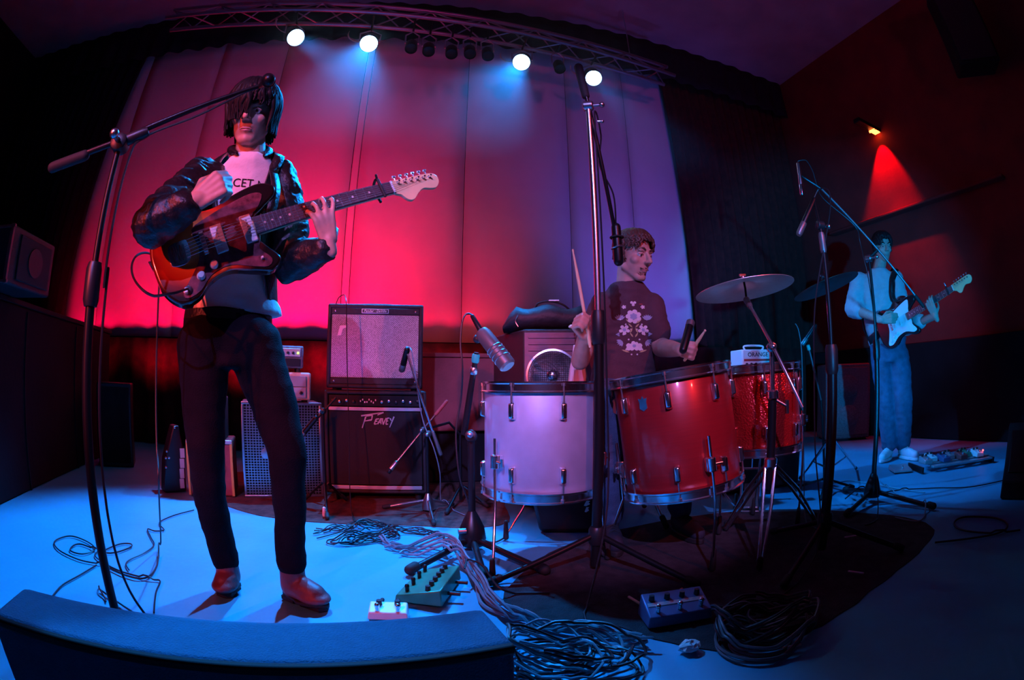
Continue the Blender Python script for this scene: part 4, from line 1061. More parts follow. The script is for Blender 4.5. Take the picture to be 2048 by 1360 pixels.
# ================================================================== figure kit
def voxel_mesh(mb, voxel, smooth_it, factor=0.5, folds=None):
    """one continuous surface over the pieces of mb (world coordinates)"""
    me = bpy.data.meshes.new('tmp'); me.from_pydata([tuple(p) for p in mb.v], [], mb.f)
    bm = bmesh.new(); bm.from_mesh(me); bmesh.ops.recalc_face_normals(bm, faces=bm.faces); bm.to_mesh(me); bm.free()
    ob = bpy.data.objects.new('tmp', me); COL.objects.link(ob)
    r = ob.modifiers.new('r', 'REMESH'); r.mode = 'VOXEL'; r.voxel_size = voxel; r.adaptivity = 0
    if smooth_it:
        s = ob.modifiers.new('s', 'SMOOTH'); s.factor = factor; s.iterations = smooth_it
    dg = bpy.context.evaluated_depsgraph_get()
    out = bpy.data.meshes.new_from_object(ob.evaluated_get(dg))
    bpy.data.objects.remove(ob); bpy.data.meshes.remove(me)
    if folds:
        amp, sc, seed = folds
        nn = noise.noise; o1 = Vector((seed, seed * 2, 0)); o2 = Vector((9, 3, 1))
        nrm = [v.normal.copy() for v in out.vertices]
        for v, nv_ in zip(out.vertices, nrm):
            p = v.co * sc + o1
            d = nn(p); rg = 1 - abs(nn(Vector((p.x * 0.9, p.y * 0.9, p.z * 1.9)) + o2)) * 2
            v.co += nv_ * (amp * (d * 0.7 + rg * 0.5))
    return out
def blob(name, mb, material, parent, voxel=0.01, it=6, folds=None):
    me = voxel_mesh(mb, voxel, it, folds=folds)
    me.name = name
    if parent is not None: me.transform(wm(parent).inverted())
    me.materials.clear(); me.shade_smooth()
    return mesh_obj(name, me, parent, material)

def head_frame(c, fwd, up=Z3, roll=0.0):
    f = Vector(fwd).normalized(); u = (Vector(up) - f * Vector(up).dot(f)).normalized(); r = f.cross(u).normalized()
    # x: the figure's right, y: forward, z: up (x = fwd x up points to the figure's right)
    return axes(c, r, f, u) @ Matrix.Rotation(roll, 4, 'Y')
def head_prims(mb, Hm, s=1.0):
    def E(c, r): 
        mb.ell((0, 0, 0), [a * s for a in r], n=20, k=12, M=None) if False else None
        S = Hm @ Matrix.Translation(Vector(c) * s) @ Matrix.Diagonal((r[0] * s, r[1] * s, r[2] * s, 1))
        k = 12; pr = [(max(1e-5, cos(a)), sin(a)) for a in [-pi / 2 + pi * i / k for i in range(k + 1)]]
        mb.lathe(pr, S, 20)
    def K(a, b, r0, r1): mb.cap(Hm @ (Vector(a) * s), Hm @ (Vector(b) * s), r0 * s, r1 * s)
    E((0, -.014, .034), (.073, .090, .077)); E((0, .022, -.030), (.058, .060, .084))
    K((-.046, .0, -.055), (-.012, .056, -.094), .020, .018); K((.046, .0, -.055), (.012, .056, -.094), .020, .018); E((0, .062, -.093), (.022, .018, .018))
    for q in (-1, 1):
        E((q * .040, .050, -.022), (.022, .022, .020)); E((q * .076, -.006, -.010), (.009, .019, .031))
        E((q * .010, .092, -.027), (.0085, .010, .0075))
    K((-.036, .070, .026), (.036, .070, .026), .012, .012); K((0, .076, .022), (0, .104, -.022), .0075, .0115)
    E((0, .070, -.048), (.030, .014, .012)); E((0, .077, -.0545), (.022, .008, .0055)); E((0, .075, -.066), (.018, .008, .0065))
def face_parts(t, body, Hm, s, browm, lipm='lip', gaze=(0, 0), open_eyes=True):
    for q in (-1, 1):
        mb = MB(Hm); mb.ell((q * .031 * s, .0655 * s, .004 * s), (.0112 * s,) * 3); ey = part('eye', mb, 'eye_white', body)
        mb = MB(Hm); mb.ell(((q * .031 + gaze[0] * .004) * s, .0745 * s, (.004 + gaze[1] * .003) * s), (.0058 * s, .004 * s, .0058 * s), n=12, k=6); part('iris', mb, 'iris_dark', ey)
        mb = MB(Hm); mb.tube([((q * .014) * s, .083 * s, .026 * s), (q * .030 * s, .083 * s, .033 * s), (q * .047 * s, .073 * s, .028 * s)], [.0035 * s, .0045 * s, .0025 * s], 6); part('eyebrow', mb, browm, body)
        mb = MB(Hm)
        mb.tube([(q * .017 * s, .0735 * s, .005 * s), (q * .030 * s, .0775 * s, .0105 * s), (q * .044 * s, .0695 * s, .005 * s)], .0042 * s, 6); part('eyelid', mb, 'skin', body)
    mb = MB(Hm); mb.tube([(-.022 * s, .0775 * s, -.0605 * s), (-.009 * s, .0825 * s, -.0575 * s), (.009 * s, .0825 * s, -.0575 * s), (.022 * s, .0775 * s, -.0605 * s)], [.0012 * s, .0032 * s, .0032 * s, .0012 * s], 8); part('upper_lip', mb, lipm, body)
    mb = MB(Hm); mb.tube([(-.018 * s, .0765 * s, -.0645 * s), (0, .0805 * s, -.0655 * s), (.018 * s, .0765 * s, -.0645 * s)], [.0012 * s, .0040 * s, .0012 * s], 8); part('lower_lip', mb, lipm, body)
mat('eye_white', (0.75, 0.72, 0.70), 0.25)
mat('iris_dark', (0.03, 0.02, 0.015), 0.2)
mat('lip', (0.55, 0.24, 0.22), 0.4)

def hair_clumps(Hm, s, n, end, rx=(.086, .104, .098), rad=.010, seed=1, start=6, drop=0.93, wob=.05, cz=.024, flick=0.0):
    """tapered locks falling from the crown; end(phi) gives the polar angle in degrees where a lock stops; phi 0 = forehead, positive = figure's right"""
    rnd = random.Random(seed); mb = MB(Hm)
    for i in range(n):
        phi = -pi + 2 * pi * (i + rnd.random()) / n
        th1 = radians(end(phi) + rnd.uniform(-8, 8)); lift = 1 + rnd.uniform(-.02, .05)
        th0 = radians(start + rnd.random() * 25) if i % 3 else radians(min(end(phi) * 0.75, 30 + rnd.random() * 40))
        tw = rnd.uniform(-.18, .18); pts = []; rs = []
        m = 8
        for k in range(m):
            t = k / (m - 1); th = th0 + (th1 - th0) * t
            ph = phi + tw * t + wob * sin(k * 1.3 + i)
            sn = sin(th) if th < radians(75) else max(sin(th), drop)
            zz = cos(th)
            fl_ = flick * max(0, t - 0.7) * 3
            pts.append((rx[0] * s * sn * sin(ph) * (lift + fl_), rx[1] * s * sn * cos(ph) * (lift + fl_), cz * s + rx[2] * s * zz * lift * (1.25 if zz < 0 else 1)))
            rs.append(rad * s * (0.55 + 0.6 * sin(pi * min(1, t * 1.1 + .2))) * (1 if t < .85 else .55))
        mb.tube(pts, rs, 6)
    return mb

def hand_prims(mb, w, d, s, n, curls, s_len=1.0, spread=0.0, thumb=(0.4, 0.3), rr=0.0086):
    """w wrist, d towards the knuckles, s towards the thumb side, n palm normal; curls: bend per finger (index..little) in degrees for three joints"""
    w = Vector(w); d = Vector(d).normalized(); s = Vector(s); s = (s - d * s.dot(d)).normalized(); n_ = Vector(n); n_ = (n_ - d * n_.dot(d) - s * n_.dot(s)).normalized()
    L = s_len
    for k in range(4):
        off = (0.030 - 0.0195 * k) * L
        mb.cap(w + d * 0.006 * L + s * off * 0.6, w + d * (0.085 - 0.004 * abs(k - 1)) * L + s * off, 0.0135 * L, 0.0115 * L)
    mb.cap(w - d * 0.03 * L, w + d * 0.01 * L, 0.021 * L, 0.022 * L)
    ln = [(0.043, 0.026, 0.020), (0.047, 0.030, 0.021), (0.044, 0.028, 0.021), (0.035, 0.021, 0.018)]
    tips = []
    for k in range(4):
        off = (0.030 - 0.0195 * k) * L
        p = w + d * (0.085 - 0.004 * abs(k - 1)) * L + s * off
        a = 0.0; sp = s * (spread * (1.5 - k))
        for j in range(3):
            a += radians(curls[k][j])
            q = p + ((d + sp).normalized() * cos(a) + n_ * sin(a)) * ln[k][j] * L
            mb.cap(p, q, rr * (1.08 - 0.1 * j) * L, rr * (0.98 - 0.1 * j) * L, 10); p = q
        tips.append(p)
    p0 = w + d * 0.018 * L + s * 0.022 * L + n_ * 0.006 * L; p1 = p0 + (s * 0.75 + d * 0.6 + n_ * thumb[0]).normalized() * 0.042 * L
    p2 = p1 + (d * 0.9 + s * thumb[1] + n_ * thumb[0] * 1.3).normalized() * 0.032 * L; p3 = p2 + (d * 0.9 + n_ * thumb[0] * 1.6 + s * (thumb[1] - 0.4)).normalized() * 0.024 * L
    mb.cap(p0, p1, 0.015 * L, 0.0115 * L); mb.cap(p1, p2, 0.0108 * L, 0.0095 * L); mb.cap(p2, p3, 0.0095 * L, 0.0080 * L)
    return tips
def chain(mb, pts, rs):
    for i in range(len(pts) - 1): mb.cap(pts[i], pts[i + 1], rs[i], rs[i + 1], 16)
def open_loft(secs, n=40):
    """secs: (centre, right vector, front vector, start, end): cloth wrapped round a trunk, open between end and start (degrees from the front, to the right)"""
    g = []
    for c, a, b, s0, s1 in secs:
        row = []
        for q in range(n + 1):
            th = radians(s0 + (s1 - s0) * q / n)
            row.append(Vector(c) + Vector(a) * sin(th) + Vector(b) * cos(th))
        g.append(row)
    return g
def ribbon(pts, wv, th=0.003):
    mb = MB(); P = [Vector(p) for p in pts]; g0 = []
    for i, p in enumerate(P):
        g0.append([p - Vector(wv[i]) / 2, p + Vector(wv[i]) / 2])
    mb.sheet(g0); return mb

# ================================================================== electric guitars
mat('sunburst', (0.8, 0.1, 0.02), 0.22, coat=1.0)
def sunburst():
    m = MATS['sunburst']; nt = m.node_tree; b = nt.nodes['Principled BSDF']
    tc = nt.nodes.new('ShaderNodeTexCoord'); mp = nt.nodes.new('ShaderNodeMapping'); mp.inputs['Scale'].default_value = (1 / 0.225, 1 / 0.165, 0); mp.inputs['Location'].default_value = (-0.02, 0.0, 0)
    gr = nt.nodes.new('ShaderNodeTexGradient'); gr.gradient_type = 'SPHERICAL'; rp = nt.nodes.new('ShaderNodeValToRGB')
    e = rp.color_ramp.elements; e[0].position = 0.10; e[0].color = (0.012, 0.006, 0.005, 1); e[1].position = 0.62; e[1].color = (0.90, 0.26, 0.05, 1)
    k = rp.color_ramp.elements.new(0.24); k.color = (0.16, 0.012, 0.008, 1)
    k = rp.color_ramp.elements.new(0.36); k.color = (0.62, 0.045, 0.012, 1)
    nt.links.new(tc.outputs['Object'], mp.inputs['Vector']); nt.links.new(mp.outputs['Vector'], gr.inputs['Vector']); nt.links.new(gr.outputs['Fac'], rp.inputs['Fac']); nt.links.new(rp.outputs['Color'], b.inputs['Base Color'])
sunburst()
mat('tortoise', (0.16, 0.045, 0.06), 0.25, var=0.6, scale=40, coat=0.6)
mat('rosewood', (0.07, 0.05, 0.06), 0.45, var=0.3, scale=30)
mat('maple', (0.82, 0.55, 0.28), 0.3, coat=0.5, var=0.1, scale=12)
mat('black_lacquer', (0.012, 0.012, 0.014), 0.15, coat=0.6)
mat('pearl_dot', (0.8, 0.78, 0.75), 0.3)
def closed_curve(pts, k=5):
    P = [Vector((x, y, 0)) for x, y in pts]; n = len(P); out = []
    for i in range(n):
        a, b, c, d = P[i - 1], P[i], P[(i + 1) % n], P[(i + 2) % n]
        for j in range(k):
            t = j / k; q = 0.5 * ((2 * b) + (c - a) * t + (2 * a - 5 * b + 4 * c - d) * t * t + (3 * b - a - 3 * c + d) * t ** 3); out.append((q.x, q.y))
    return out
OFFSET = [(-.225, -.03), (-.21, -.11), (-.155, -.168), (-.08, -.168), (-.01, -.128), (.06, -.118), (.13, -.148), (.185, -.168), (.225, -.135), (.195, -.075), (.175, -.032), (.178, .032), (.225, .068), (.275, .105), (.285, .145), (.235, .172), (.15, .158), (.07, .130), (-.01, .138), (-.10, .162), (-.18, .13), (-.222, .05)]
STRAT = [(-.15, -.02), (-.135, -.10), (-.08, -.158), (-.01, -.152), (.05, -.115), (.11, -.112), (.17, -.145), (.225, -.150), (.235, -.115), (.195, -.065), (.19, -.030), (.195, .030), (.235, .062), (.28, .085), (.285, .125), (.23, .148), (.15, .135), (.08, .115), (.01, .135), (-.07, .162), (-.125, .12), (-.148, .05)]
def guitar(label, pb, pn, face, kind):
    """pb bridge, pn nut (world), face: rough direction the top looks to"""
    x = (Vector(pn) - Vector(pb)).normalized(); z = Vector(face); z = (z - x * z.dot(x)).normalized(); y = z.cross(x)
    G = axes(pb, x, y, z)
    t = thing('electric_guitar', label, 'guitar', M=G)
    sc = (Vector(pn) - Vector(pb)).length / 0.648
    G = G @ Matrix.Scale(sc, 4)
    off = kind == 'offset'
    def fit(P): return [((x * 0.74 if x < 0 else x * 0.95), y * 0.86) for x, y in P] if off else P
    bodyo = closed_curve(fit(OFFSET) if off else STRAT, 5)
    mb = MB(G); mb.prism(bodyo, -0.055, -0.012); part('body', mb, 'sunburst' if off else 'black_lacquer', t, bevel=0.009, segs=3, smooth=50)
    if off: pg = [(-.03, .070), (.04, .098), (.12, .120), (.20, .135), (.235, .118), (.205, .07), (.18, .045), (.18, -.045), (.168, -.08), (.195, -.128), (.175, -.152), (.125, -.132), (.06, -.102), (-.005, -.112), (-.065, -.150), (-.125, -.158), (-.135, -.135), (-.075, -.085), (-.035, -.045), (-.022, .0)]
    else: pg = [(-.035, -.01), (-.02, .085), (.06, .095), (.15, .115), (.22, .12), (.21, .075), (.195, .040), (.195, -.040), (.19, -.07), (.215, -.118), (.18, -.128), (.11, -.095), (.03, -.10), (-.04, -.135), (-.085, -.125), (-.06, -.07)]
    mb = MB(G); mb.prism(closed_curve(fit(pg), 3), -0.012, -0.009); part('pickguard', mb, 'tortoise' if off else 'white_plastic', t, bevel=0.0008, segs=1)
    for px_ in ((0.050, 0.145) if off else (0.03, 0.085, 0.145)):
        mb = MB(G); mb.box((px_, 0, -0.004), (0.036 if off else 0.018, 0.092 if off else 0.07, 0.010)); p = part('pickup', mb, 'white_plastic', t, bevel=0.003)
        for k in range(6):
            m2 = MB(G); m2.cyl((px_, -0.026 + k * 0.0104, 0.001), (px_, -0.026 + k * 0.0104, 0.0022), 0.0026, n=8); part('pole_piece', m2, 'steel', p)
    mb = MB(G); mb.box((0, 0, 0.001), (0.016, 0.076, 0.012)); br = part('bridge', mb, 'chrome', t, bevel=0.002)
    for k in range(6):
        m2 = MB(G); m2.cyl((-0.006, -0.026 + k * 0.0104, 0.009), (0.006, -0.026 + k * 0.0104, 0.009), 0.0035, n=8); part('saddle', m2, 'steel', br)
    if off:
        mb = MB(G); mb.prism(closed_curve([(-.044, -.012), (-.046, .032), (-.060, .038), (-.098, .036), (-.110, .022), (-.112, -.02), (-.10, -.034), (-.06, -.036)], 3), -0.012, -0.0085); tp = part('tailpiece', mb, 'chrome', t, bevel=0.001)
        for k in range(4):
            m2 = MB(G); m2.box((-0.06 - 0.012 * k, 0, -0.0075), (0.003, 0.05, 0.003)); part('tail_rib', m2, 'steel', tp)
        knobs = [(-.035, -.088, 'white_plastic'), (.012, -.070, 'white_plastic')]
        mb = MB(G); mb.box((.155, -.102, -0.005), (0.006, 0.006, 0.016)); part('selector_switch', mb, 'white_plastic', t)
        mb = MB(G); mb.lathe([(0.014, 0), (0.014, 0.002), (0.008, 0.004)], G.inverted() @ G @ Matrix.Translation((-.085, -.115, -.009)), 16); part('jack_plate', mb, 'chrome', t)
    else:
        knobs = [(-.01, -.085, 'white_plastic'), (-.045, -.105, 'white_plastic'), (.03, -.075, 'white_plastic')]
    for kx, ky, km in knobs:
        mb = MB(G); mb.lathe([(0.0135, -0.009), (0.0125, -0.001), (0.009, 0.004), (0.0001, 0.0045)], Matrix.Translation((kx, ky, 0)), 18); part('knob', mb, km, t)
    # neck, fretboard, frets
    def hw(u): return 0.028 - 0.0065 * (u - 0.18) / (0.648 - 0.18)
    mb = MB(G); mb.loft([((u, 0, -0.014), (0, hw(u), 0), (0, 0, 0.016)) for u in (0.16, 0.3, 0.45, 0.655)], 14); part('neck', mb, 'maple', t, smooth=70)
    mb = MB(G); mb.hexa([(0.165, -hw(.165), -0.006), (0.648, -hw(.648), -0.006), (0.648, hw(.648), -0.006), (0.165, hw(.165), -0.006)], [(0.165, -hw(.165), 0.004), (0.648, -hw(.648), 0.004), (0.648, hw(.648), 0.004), (0.165, hw(.165), 0.004)])
    fb = part('fretboard', mb, 'rosewood', t, bevel=0.001)
    for k in range(1, 22):
        u = 0.648 * 2 ** (-k / 12.0); mb = MB(G); mb.box((u, 0, 0.0045), (0.0024, 2 * hw(u), 0.0016)); part('fret', mb, 'steel', fb)
    for k in (3, 5, 7, 9, 12, 15, 17, 19, 21):
        u = 0.648 * 2 ** (-(k - 0.5) / 12.0)
        for yy_ in ((0,) if k != 12 else (-0.012, 0.012)):
            mb = MB(G); mb.cyl((u, yy_, 0.004), (u, yy_, 0.0046), 0.0038, n=10); part('position_dot', mb, 'pearl_dot', fb)
    mb = MB(G); mb.box((0.650, 0, 0.003), (0.006, 0.044, 0.010)); part('nut', mb, 'white_plastic', t, bevel=0.001)
    hs = [(.652, -.021), (.672, -.034), (.690, -.058), (.712, -.062), (.738, -.043), (.765, -.030), (.790, -.036), (.815, -.038), (.835, -.020), (.838, .004), (.822, .020), (.78, .024), (.70, .0235), (.652, .021)]
    mb = MB(G); mb.prism(closed_curve(hs, 4), -0.014, 0.0); part('headstock', mb, 'maple' if off else 'maple', t, bevel=0.0015, smooth=50)
    for k in range(6):
        u = 0.678 + k * 0.0255; yk = 0.012 - 0.001 * k
        mb = MB(G); mb.cyl((u, yk, 0), (u, yk, 0.016), 0.0036, n=10); mb.lathe([(0.006, 0), (0.006, 0.002)], Matrix.Translation((u, yk, 0)), 12); tn = part('tuner_post', mb, 'chrome', t)
        mb = MB(G); mb.cyl((u, yk + 0.008, -0.010), (u, 0.036, -0.010), 0.003, n=8); mb.ell((u, 0.040, -0.010), (0.008, 0.006, 0.004), n=10, k=6); part('tuner_key', mb, 'chrome', tn)
        ys = -0.026 + (5 - k) * 0.0104
        mb = MB(G); mb.tube([(-0.06 if off else -0.01, ys, 0.006 if off else 0.009), (0, ys, 0.0125), (0.648, ys * 0.68, 0.0085), (u, yk, 0.010)], 0.0006, 5); part('string', mb, 'steel', t)
    return t, G

# ================================================================== guitarist in the leather jacket
GR = 1.58
def J(px, py, dR=0.0): return ar(px, py, GR + dR)
vw = Vector((-0.506, 0.863, 0)); rt = Vector((0.863, 0.506, 0)); fw = -vw
pb = ar(407, 487, 1.42)
Rn = 1.4
best = None
for i in range(80):
    Rn = 1.38 + i * 0.01; q = ar(783, 375, Rn); e = abs((q - pb).length - 0.640)
    if best is None or e < best[0]: best = (e, Rn)
pn = ar(783, 375, best[1])
gtr, GM = guitar('sunburst offset guitar with dark red pickguard held by the guitarist in the leather jacket', pb, pn, fw * 0.95 + Z3 * 0.22 + Vector((0.1, 0, 0)), 'offset')
def gp(x, y, z=0.0): return GM @ Vector((x, y, z))
u = 0.648 * 2 ** (-2.5 / 12)
u = 0.605
cp_ = thing('capo', 'black capo clamped near the nut of the sunburst guitar', 'capo', M=GM @ Matrix.Translation((u, 0, 0)))
mb = MB(GM); mb.cap((u, -0.030, 0.012), (u, 0.034, 0.012), 0.005); part('bar', mb, 'rubber', cp_)
mb = MB(GM); mb.tube(smooth_path([(u, 0.034, 0.012), (u, 0.042, 0.0), (u, 0.034, -0.028), (u, 0.0, -0.034), (u, -0.03, -0.03)], 4), 0.005); part('clamp', mb, 'black_metal', cp_)
mb = MB(GM); mb.cap((u, 0.034, 0.008), (u, 0.052, 0.014), 0.004); part('lever', mb, 'black_metal', cp_)

feetc = Vector((-0.77, 1.34, 0))
per = thing('person', 'person in black leather jacket, white tee and dark jeans, playing the sunburst guitar', 'person', loc=feetc)
HMg = head_frame(J(505, 232, 0.0), fw * 0.95 - rt * 0.20 - Z3 * 0.30)
RS = J(402, 356, 0.05); LS = J(556, 356, 0.07); RE = J(304, 450, -0.23); LE = J(578, 528, 0.02)
RW = J(388, 403, -0.30)
uL = 0.365; LWt = gp(uL + 0.005, -0.094, 0.006)
LW = LWt + (gp(0.3, -0.3, -0.1) - LWt).normalized() * 0.05
RH = J(408, 690, 0.02); LH = J(508, 690, 0.02); RK = J(410, 885, -0.05); LK = J(574, 905, -0.07)
RA = ar(452, 1120, 1.62); LA = ar(583, 1128, 1.52)
NK = J(502, 322, 0.05); PV = J(456, 650, 0.08); CH = J(480, 430, 0.10); AB = J(468, 550, 0.10)
b = MB()
head_prims(b, HMg, 1.0)
b.cap(HMg @ Vector((0, -0.02, -0.06)), NK - Z3 * 0.02, 0.052, 0.058)
b.loft([(PV - Z3 * 0.08, rt * 0.10, fw * 0.07), (PV, rt * 0.13, fw * 0.085), (AB, rt * 0.115, fw * 0.075), (CH, rt * 0.13, fw * 0.085), (NK - Z3 * 0.05, rt * 0.12, fw * 0.06), (NK, rt * 0.05, fw * 0.05)])
chain(b, [RS, RE, RW], [0.045, 0.034, 0.025]); chain(b, [LS, LE, LW], [0.045, 0.036, 0.025])
chain(b, [RH, RK, RA, ar(450, 1150, 1.60)], [0.07, 0.048, 0.026, 0.022]); chain(b, [LH, LK, LA, ar(590, 1160, 1.5)], [0.07, 0.048, 0.026, 0.022])
# strumming hand: back of the hand to the viewer, fingers to the right
hand_prims(b, RW + rt * 0.005, rt * 0.74 + Z3 * 0.62 + fw * 0.15, Z3 - rt * 0.3, -fw, [(55, 62, 40), (60, 65, 42), (66, 66, 42), (70, 66, 42)], 1.0, 0.0, (0.55, 0.1), rr=0.0095)
# fretting hand: wraps the neck from below, fingertips on the strings
nx = (gp(1, 0, 0) - gp(0, 0, 0)).normalized(); ny = (gp(0, 1, 0) - gp(0, 0, 0)).normalized(); nz = (gp(0, 0, 1) - gp(0, 0, 0)).normalized()
dd = (ny * 0.86 + nz * 0.30 + nx * 0.05)
hand_prims(b, LWt - dd * 0.035, dd, nx, -nz, [(2, 34, 50), (5, 40, 52), (8, 42, 54), (12, 46, 56)], 0.92, 0.22, (0.9, 0.0), rr=0.0088)
body = blob('body', b, 'skin', per, 0.0046, 5)
face_parts(per, body, HMg, 1.0, 'hair_black', gaze=(0, -0.6))
def endg(phi):
    a = abs(math.degrees(phi))
    if a < 60:
        side = math.degrees(phi)
        return 88 + (20 if side > 0 else -3) - (6 if -25 < side < -5 else 0)
    return 128 if a < 130 else 140
h = hair_clumps(HMg, 1.0, 420, endg, rad=.0115, seed=3, drop=0.98, rx=(.092, .106, .104))
part('hair', h, 'hair_black', body, smooth=70)

# white tee
mb = MB()
mb.loft([(J(474, 630, 0.09), rt * 0.158, fw * 0.116), (J(475, 612, 0.09), rt * 0.146, fw * 0.108), (J(474, 585, 0.09), rt * 0.128, fw * 0.099), (AB, rt * 0.122, fw * 0.098), (CH, rt * 0.137, fw * 0.104), (J(492, 360, 0.08), rt * 0.13, fw * 0.092), (J(500, 335, 0.06), rt * 0.094, fw * 0.084), (J(502, 321, 0.055), rt * 0.074, fw * 0.072)], 32)
tee = blob('tee_shirt', mb, 'white_cotton', per, 0.007, 5, folds=(0.006, 13, 3))
g0 = J(490, 375, 0.0)
# printed letters lie on the chest: project them on the tee by hand
pt = CH.lerp(J(492, 360, 0.035), 0.72) + fw * 0.104 + rt * 0.012
lt = letters('CET N', 0.040, axes(pt + Z3 * -0.002 + rt * 0.004, rt, Z3, fw), 'black_cloth', tee, name='printed_letters', depth=0.0)
from mathutils.bvhtree import BVHTree
wt = wm(tee); bvt = BVHTree.FromPolygons([wt @ v.co for v in tee.data.vertices], [tuple(p.vertices) for p in tee.data.polygons])
bm = bmesh.new(); bm.from_mesh(lt.data); bmesh.ops.subdivide_edges(bm, edges=bm.edges, cuts=2, use_grid_fill=True); bm.to_mesh(lt.data); bm.free()
wl = wm(lt); wi = wl.inverted()
for v in lt.data.vertices:
    hit = bvt.ray_cast(wl @ v.co + fw * 0.3, -fw)
    if hit[0]: v.co = wi @ (hit[0] + fw * 0.002)

# jacket: wrapped trunk, open at the front, sleeves, collar, zip edges
S = []
for (px_, py_, rx_, ry_, s0, s1) in ((455, 622, .168, .124, 58, 288), (459, 570, .156, .116, 50, 300), (466, 520, .150, .118, 38, 326), (474, 450, .152, .122, 30, 330), (480, 400, .158, .120, 30, 325), (486, 360, .156, .108, 34, 322), (494, 333, .128, .090, 40, 318), (502, 314, .080, .074, 48, 312)):
    S.append((J(px_, py_, 0.095), rt * rx_, fw * ry_, s0, s1))
g = open_loft(S, 56)
rnd = random.Random(5)
for i, row in enumerate(g):
    for j, p in enumerate(row):
        q = p * 16; row[j] = p + (p - S[i][0]).normalized() * 0.006 * (noise.noise(q) + 0.6 * noise.noise(q * 2.1))
jk = part('jacket', MB().sheet(g), 'leather', per, smooth=80)
so = jk.modifiers.new('thick', 'SOLIDIFY'); so.thickness = 0.007; so.offset = 1
sb = jk.modifiers.new('sub', 'SUBSURF'); sb.levels = 1; sb.render_levels = 2
mb = MB(); RWs = RW - (RW - RE).normalized() * 0.03
chain(mb, [RS + Z3 * 0.0 + rt * 0.03, RS, RS.lerp(RE, 0.5) - rt * 0.01, RE, RE.lerp(RWs, 0.5), RWs], [0.064, 0.068, 0.060, 0.058, 0.054, 0.046])
blob('sleeve', mb, 'leather', jk, 0.008, 5, folds=(0.012, 20, 1))
LWs = LW - (LW - LE).normalized() * 0.012
mb = MB(); chain(mb, [LS - rt * 0.03, LS, LS.lerp(LE, 0.5) + rt * 0.025, LE, LE.lerp(LWs, 0.5), LWs], [0.062, 0.066, 0.060, 0.060, 0.052, 0.038])
blob('sleeve', mb, 'leather', jk, 0.008, 5, folds=(0.012, 20, 2))
mb = MB(); mb.tube(smooth_path([J(474, 306, -0.02), J(462, 300, 0.04), J(480, 296, 0.10), J(520, 296, 0.10), J(538, 304, 0.05), J(528, 312, -0.02)], 5), [0.004] + [0.008] * 2 + [0.015] * 20 + [0.008] * 2 + [0.004], 10); part('collar', mb, 'leather', jk)
mb = MB(); mb.tube(smooth_path([p[0] + fw * 0.004 for p in g], 3), 0.004, 6); part('zip', mb, 'steel', jk)
mb = MB(); mb.tube(smooth_path([p[-1] + fw * 0.004 for p in g], 3), 0.004, 6); part('zip', mb, 'steel', jk)

# jeans
mb = MB()
mb.loft([(J(457, 622, 0.08), rt * 0.146, fw * 0.104), (J(455, 645, 0.08), rt * 0.152, fw * 0.108), (J(456, 690, 0.06), rt * 0.160, fw * 0.108), (J(458, 735, 0.02), rt * 0.13, fw * 0.095)], 28)
chain(mb, [RH, RH.lerp(RK, 0.5) + rt * 0.0, RK, RK.lerp(RA, 0.45) - rt * 0.012, RA - Z3 * 0.0], [0.090, 0.074, 0.060, 0.053, 0.046])
chain(mb, [LH, LH.lerp(LK, 0.5) + rt * 0.01, LK, LK.lerp(LA, 0.45) + rt * 0.004, LA - Z3 * 0.0], [0.090, 0.074, 0.060, 0.052, 0.046])
jn = blob('jeans', mb, 'black_denim', per, 0.008, 6, folds=(0.006, 10, 4))
mb = MB(); q = J(455, 644, 0.08); mb.loft([(q, rt * 0.154, fw * 0.112), (q + Z3 * 0.03, rt * 0.151, fw * 0.109)], 36); part('belt', mb, 'leather', jn)
for pts in ([(600, 705), (612, 720), (598, 725)],):
    pass
# boots
def boot(heel, toe, ankle, up, name='boot'):
    heel = Vector(heel); toe = Vector(toe); d = (toe - heel).normalized(); sd = Vector((d.y, -d.x, 0))
    bt = None
    mb = MB(); L = (toe - heel).length
    chain(mb, [Vector(ankle) + Z3 * 0.05, Vector(ankle) - Z3 * 0.02, heel + d * 0.045 + Z3 * 0.05], [0.041, 0.042, 0.042])
    chain(mb, [heel + d * 0.05 + Z3 * 0.052, heel + d * L * 0.5 + Z3 * 0.048, heel + d * L * 0.72 + Z3 * 0.040, heel + d * (L - 0.035) + Z3 * 0.036], [0.040, 0.043, 0.040, 0.028])
    mb.ell(heel + d * L * 0.68 + Z3 * 0.035, (0.048, 0.065, 0.024), basis(Z3, sd))
    b_ = blob('boot', mb, 'boot_leather', per, 0.005, 5)
    out = []
    for i in range(20):
        a = 2 * pi * i / 20; x = cos(a); y = sin(a)
        l = L * (0.5 + 0.5 * x); w = 0.040 * (abs(y) ** 0.8) * (1 if y > 0 else -1) * (0.78 + 0.4 * sin(pi * min(1, l / L)) if x > -0.2 else 0.85)
        out.append((l, w))
    mb = MB(axes(heel + Z3 * 0.0, d, Vector((-d.y, d.x, 0)), Z3)); mb.prism(out, 0.012, 0.024); part('sole', mb, 'rubber', b_, bevel=0.003)
    mb = MB(axes(heel, d, Vector((-d.y, d.x, 0)), Z3)); mb.prism([(0.0, 0.0), (0.008, -0.026), (0.062, -0.030), (0.062, 0.030), (0.008, 0.026)], 0.0, 0.014); part('heel', mb, 'rubber', b_, bevel=0.002)
    mb = MB(axes(heel, d, Vector((-d.y, d.x, 0)), Z3)); mb.prism([(L * 0.5, -0.03), (L * 0.9, -0.028), (L * 0.98, 0), (L * 0.9, 0.028), (L * 0.5, 0.03)], 0.0, 0.013); part('sole_tip', mb, 'rubber', b_)
    return b_
tR = fl(446, 1196); hR = tR + Vector((0.10, 0.235, 0))
tL = fl(658, 1222); hL = fl(566, 1178)
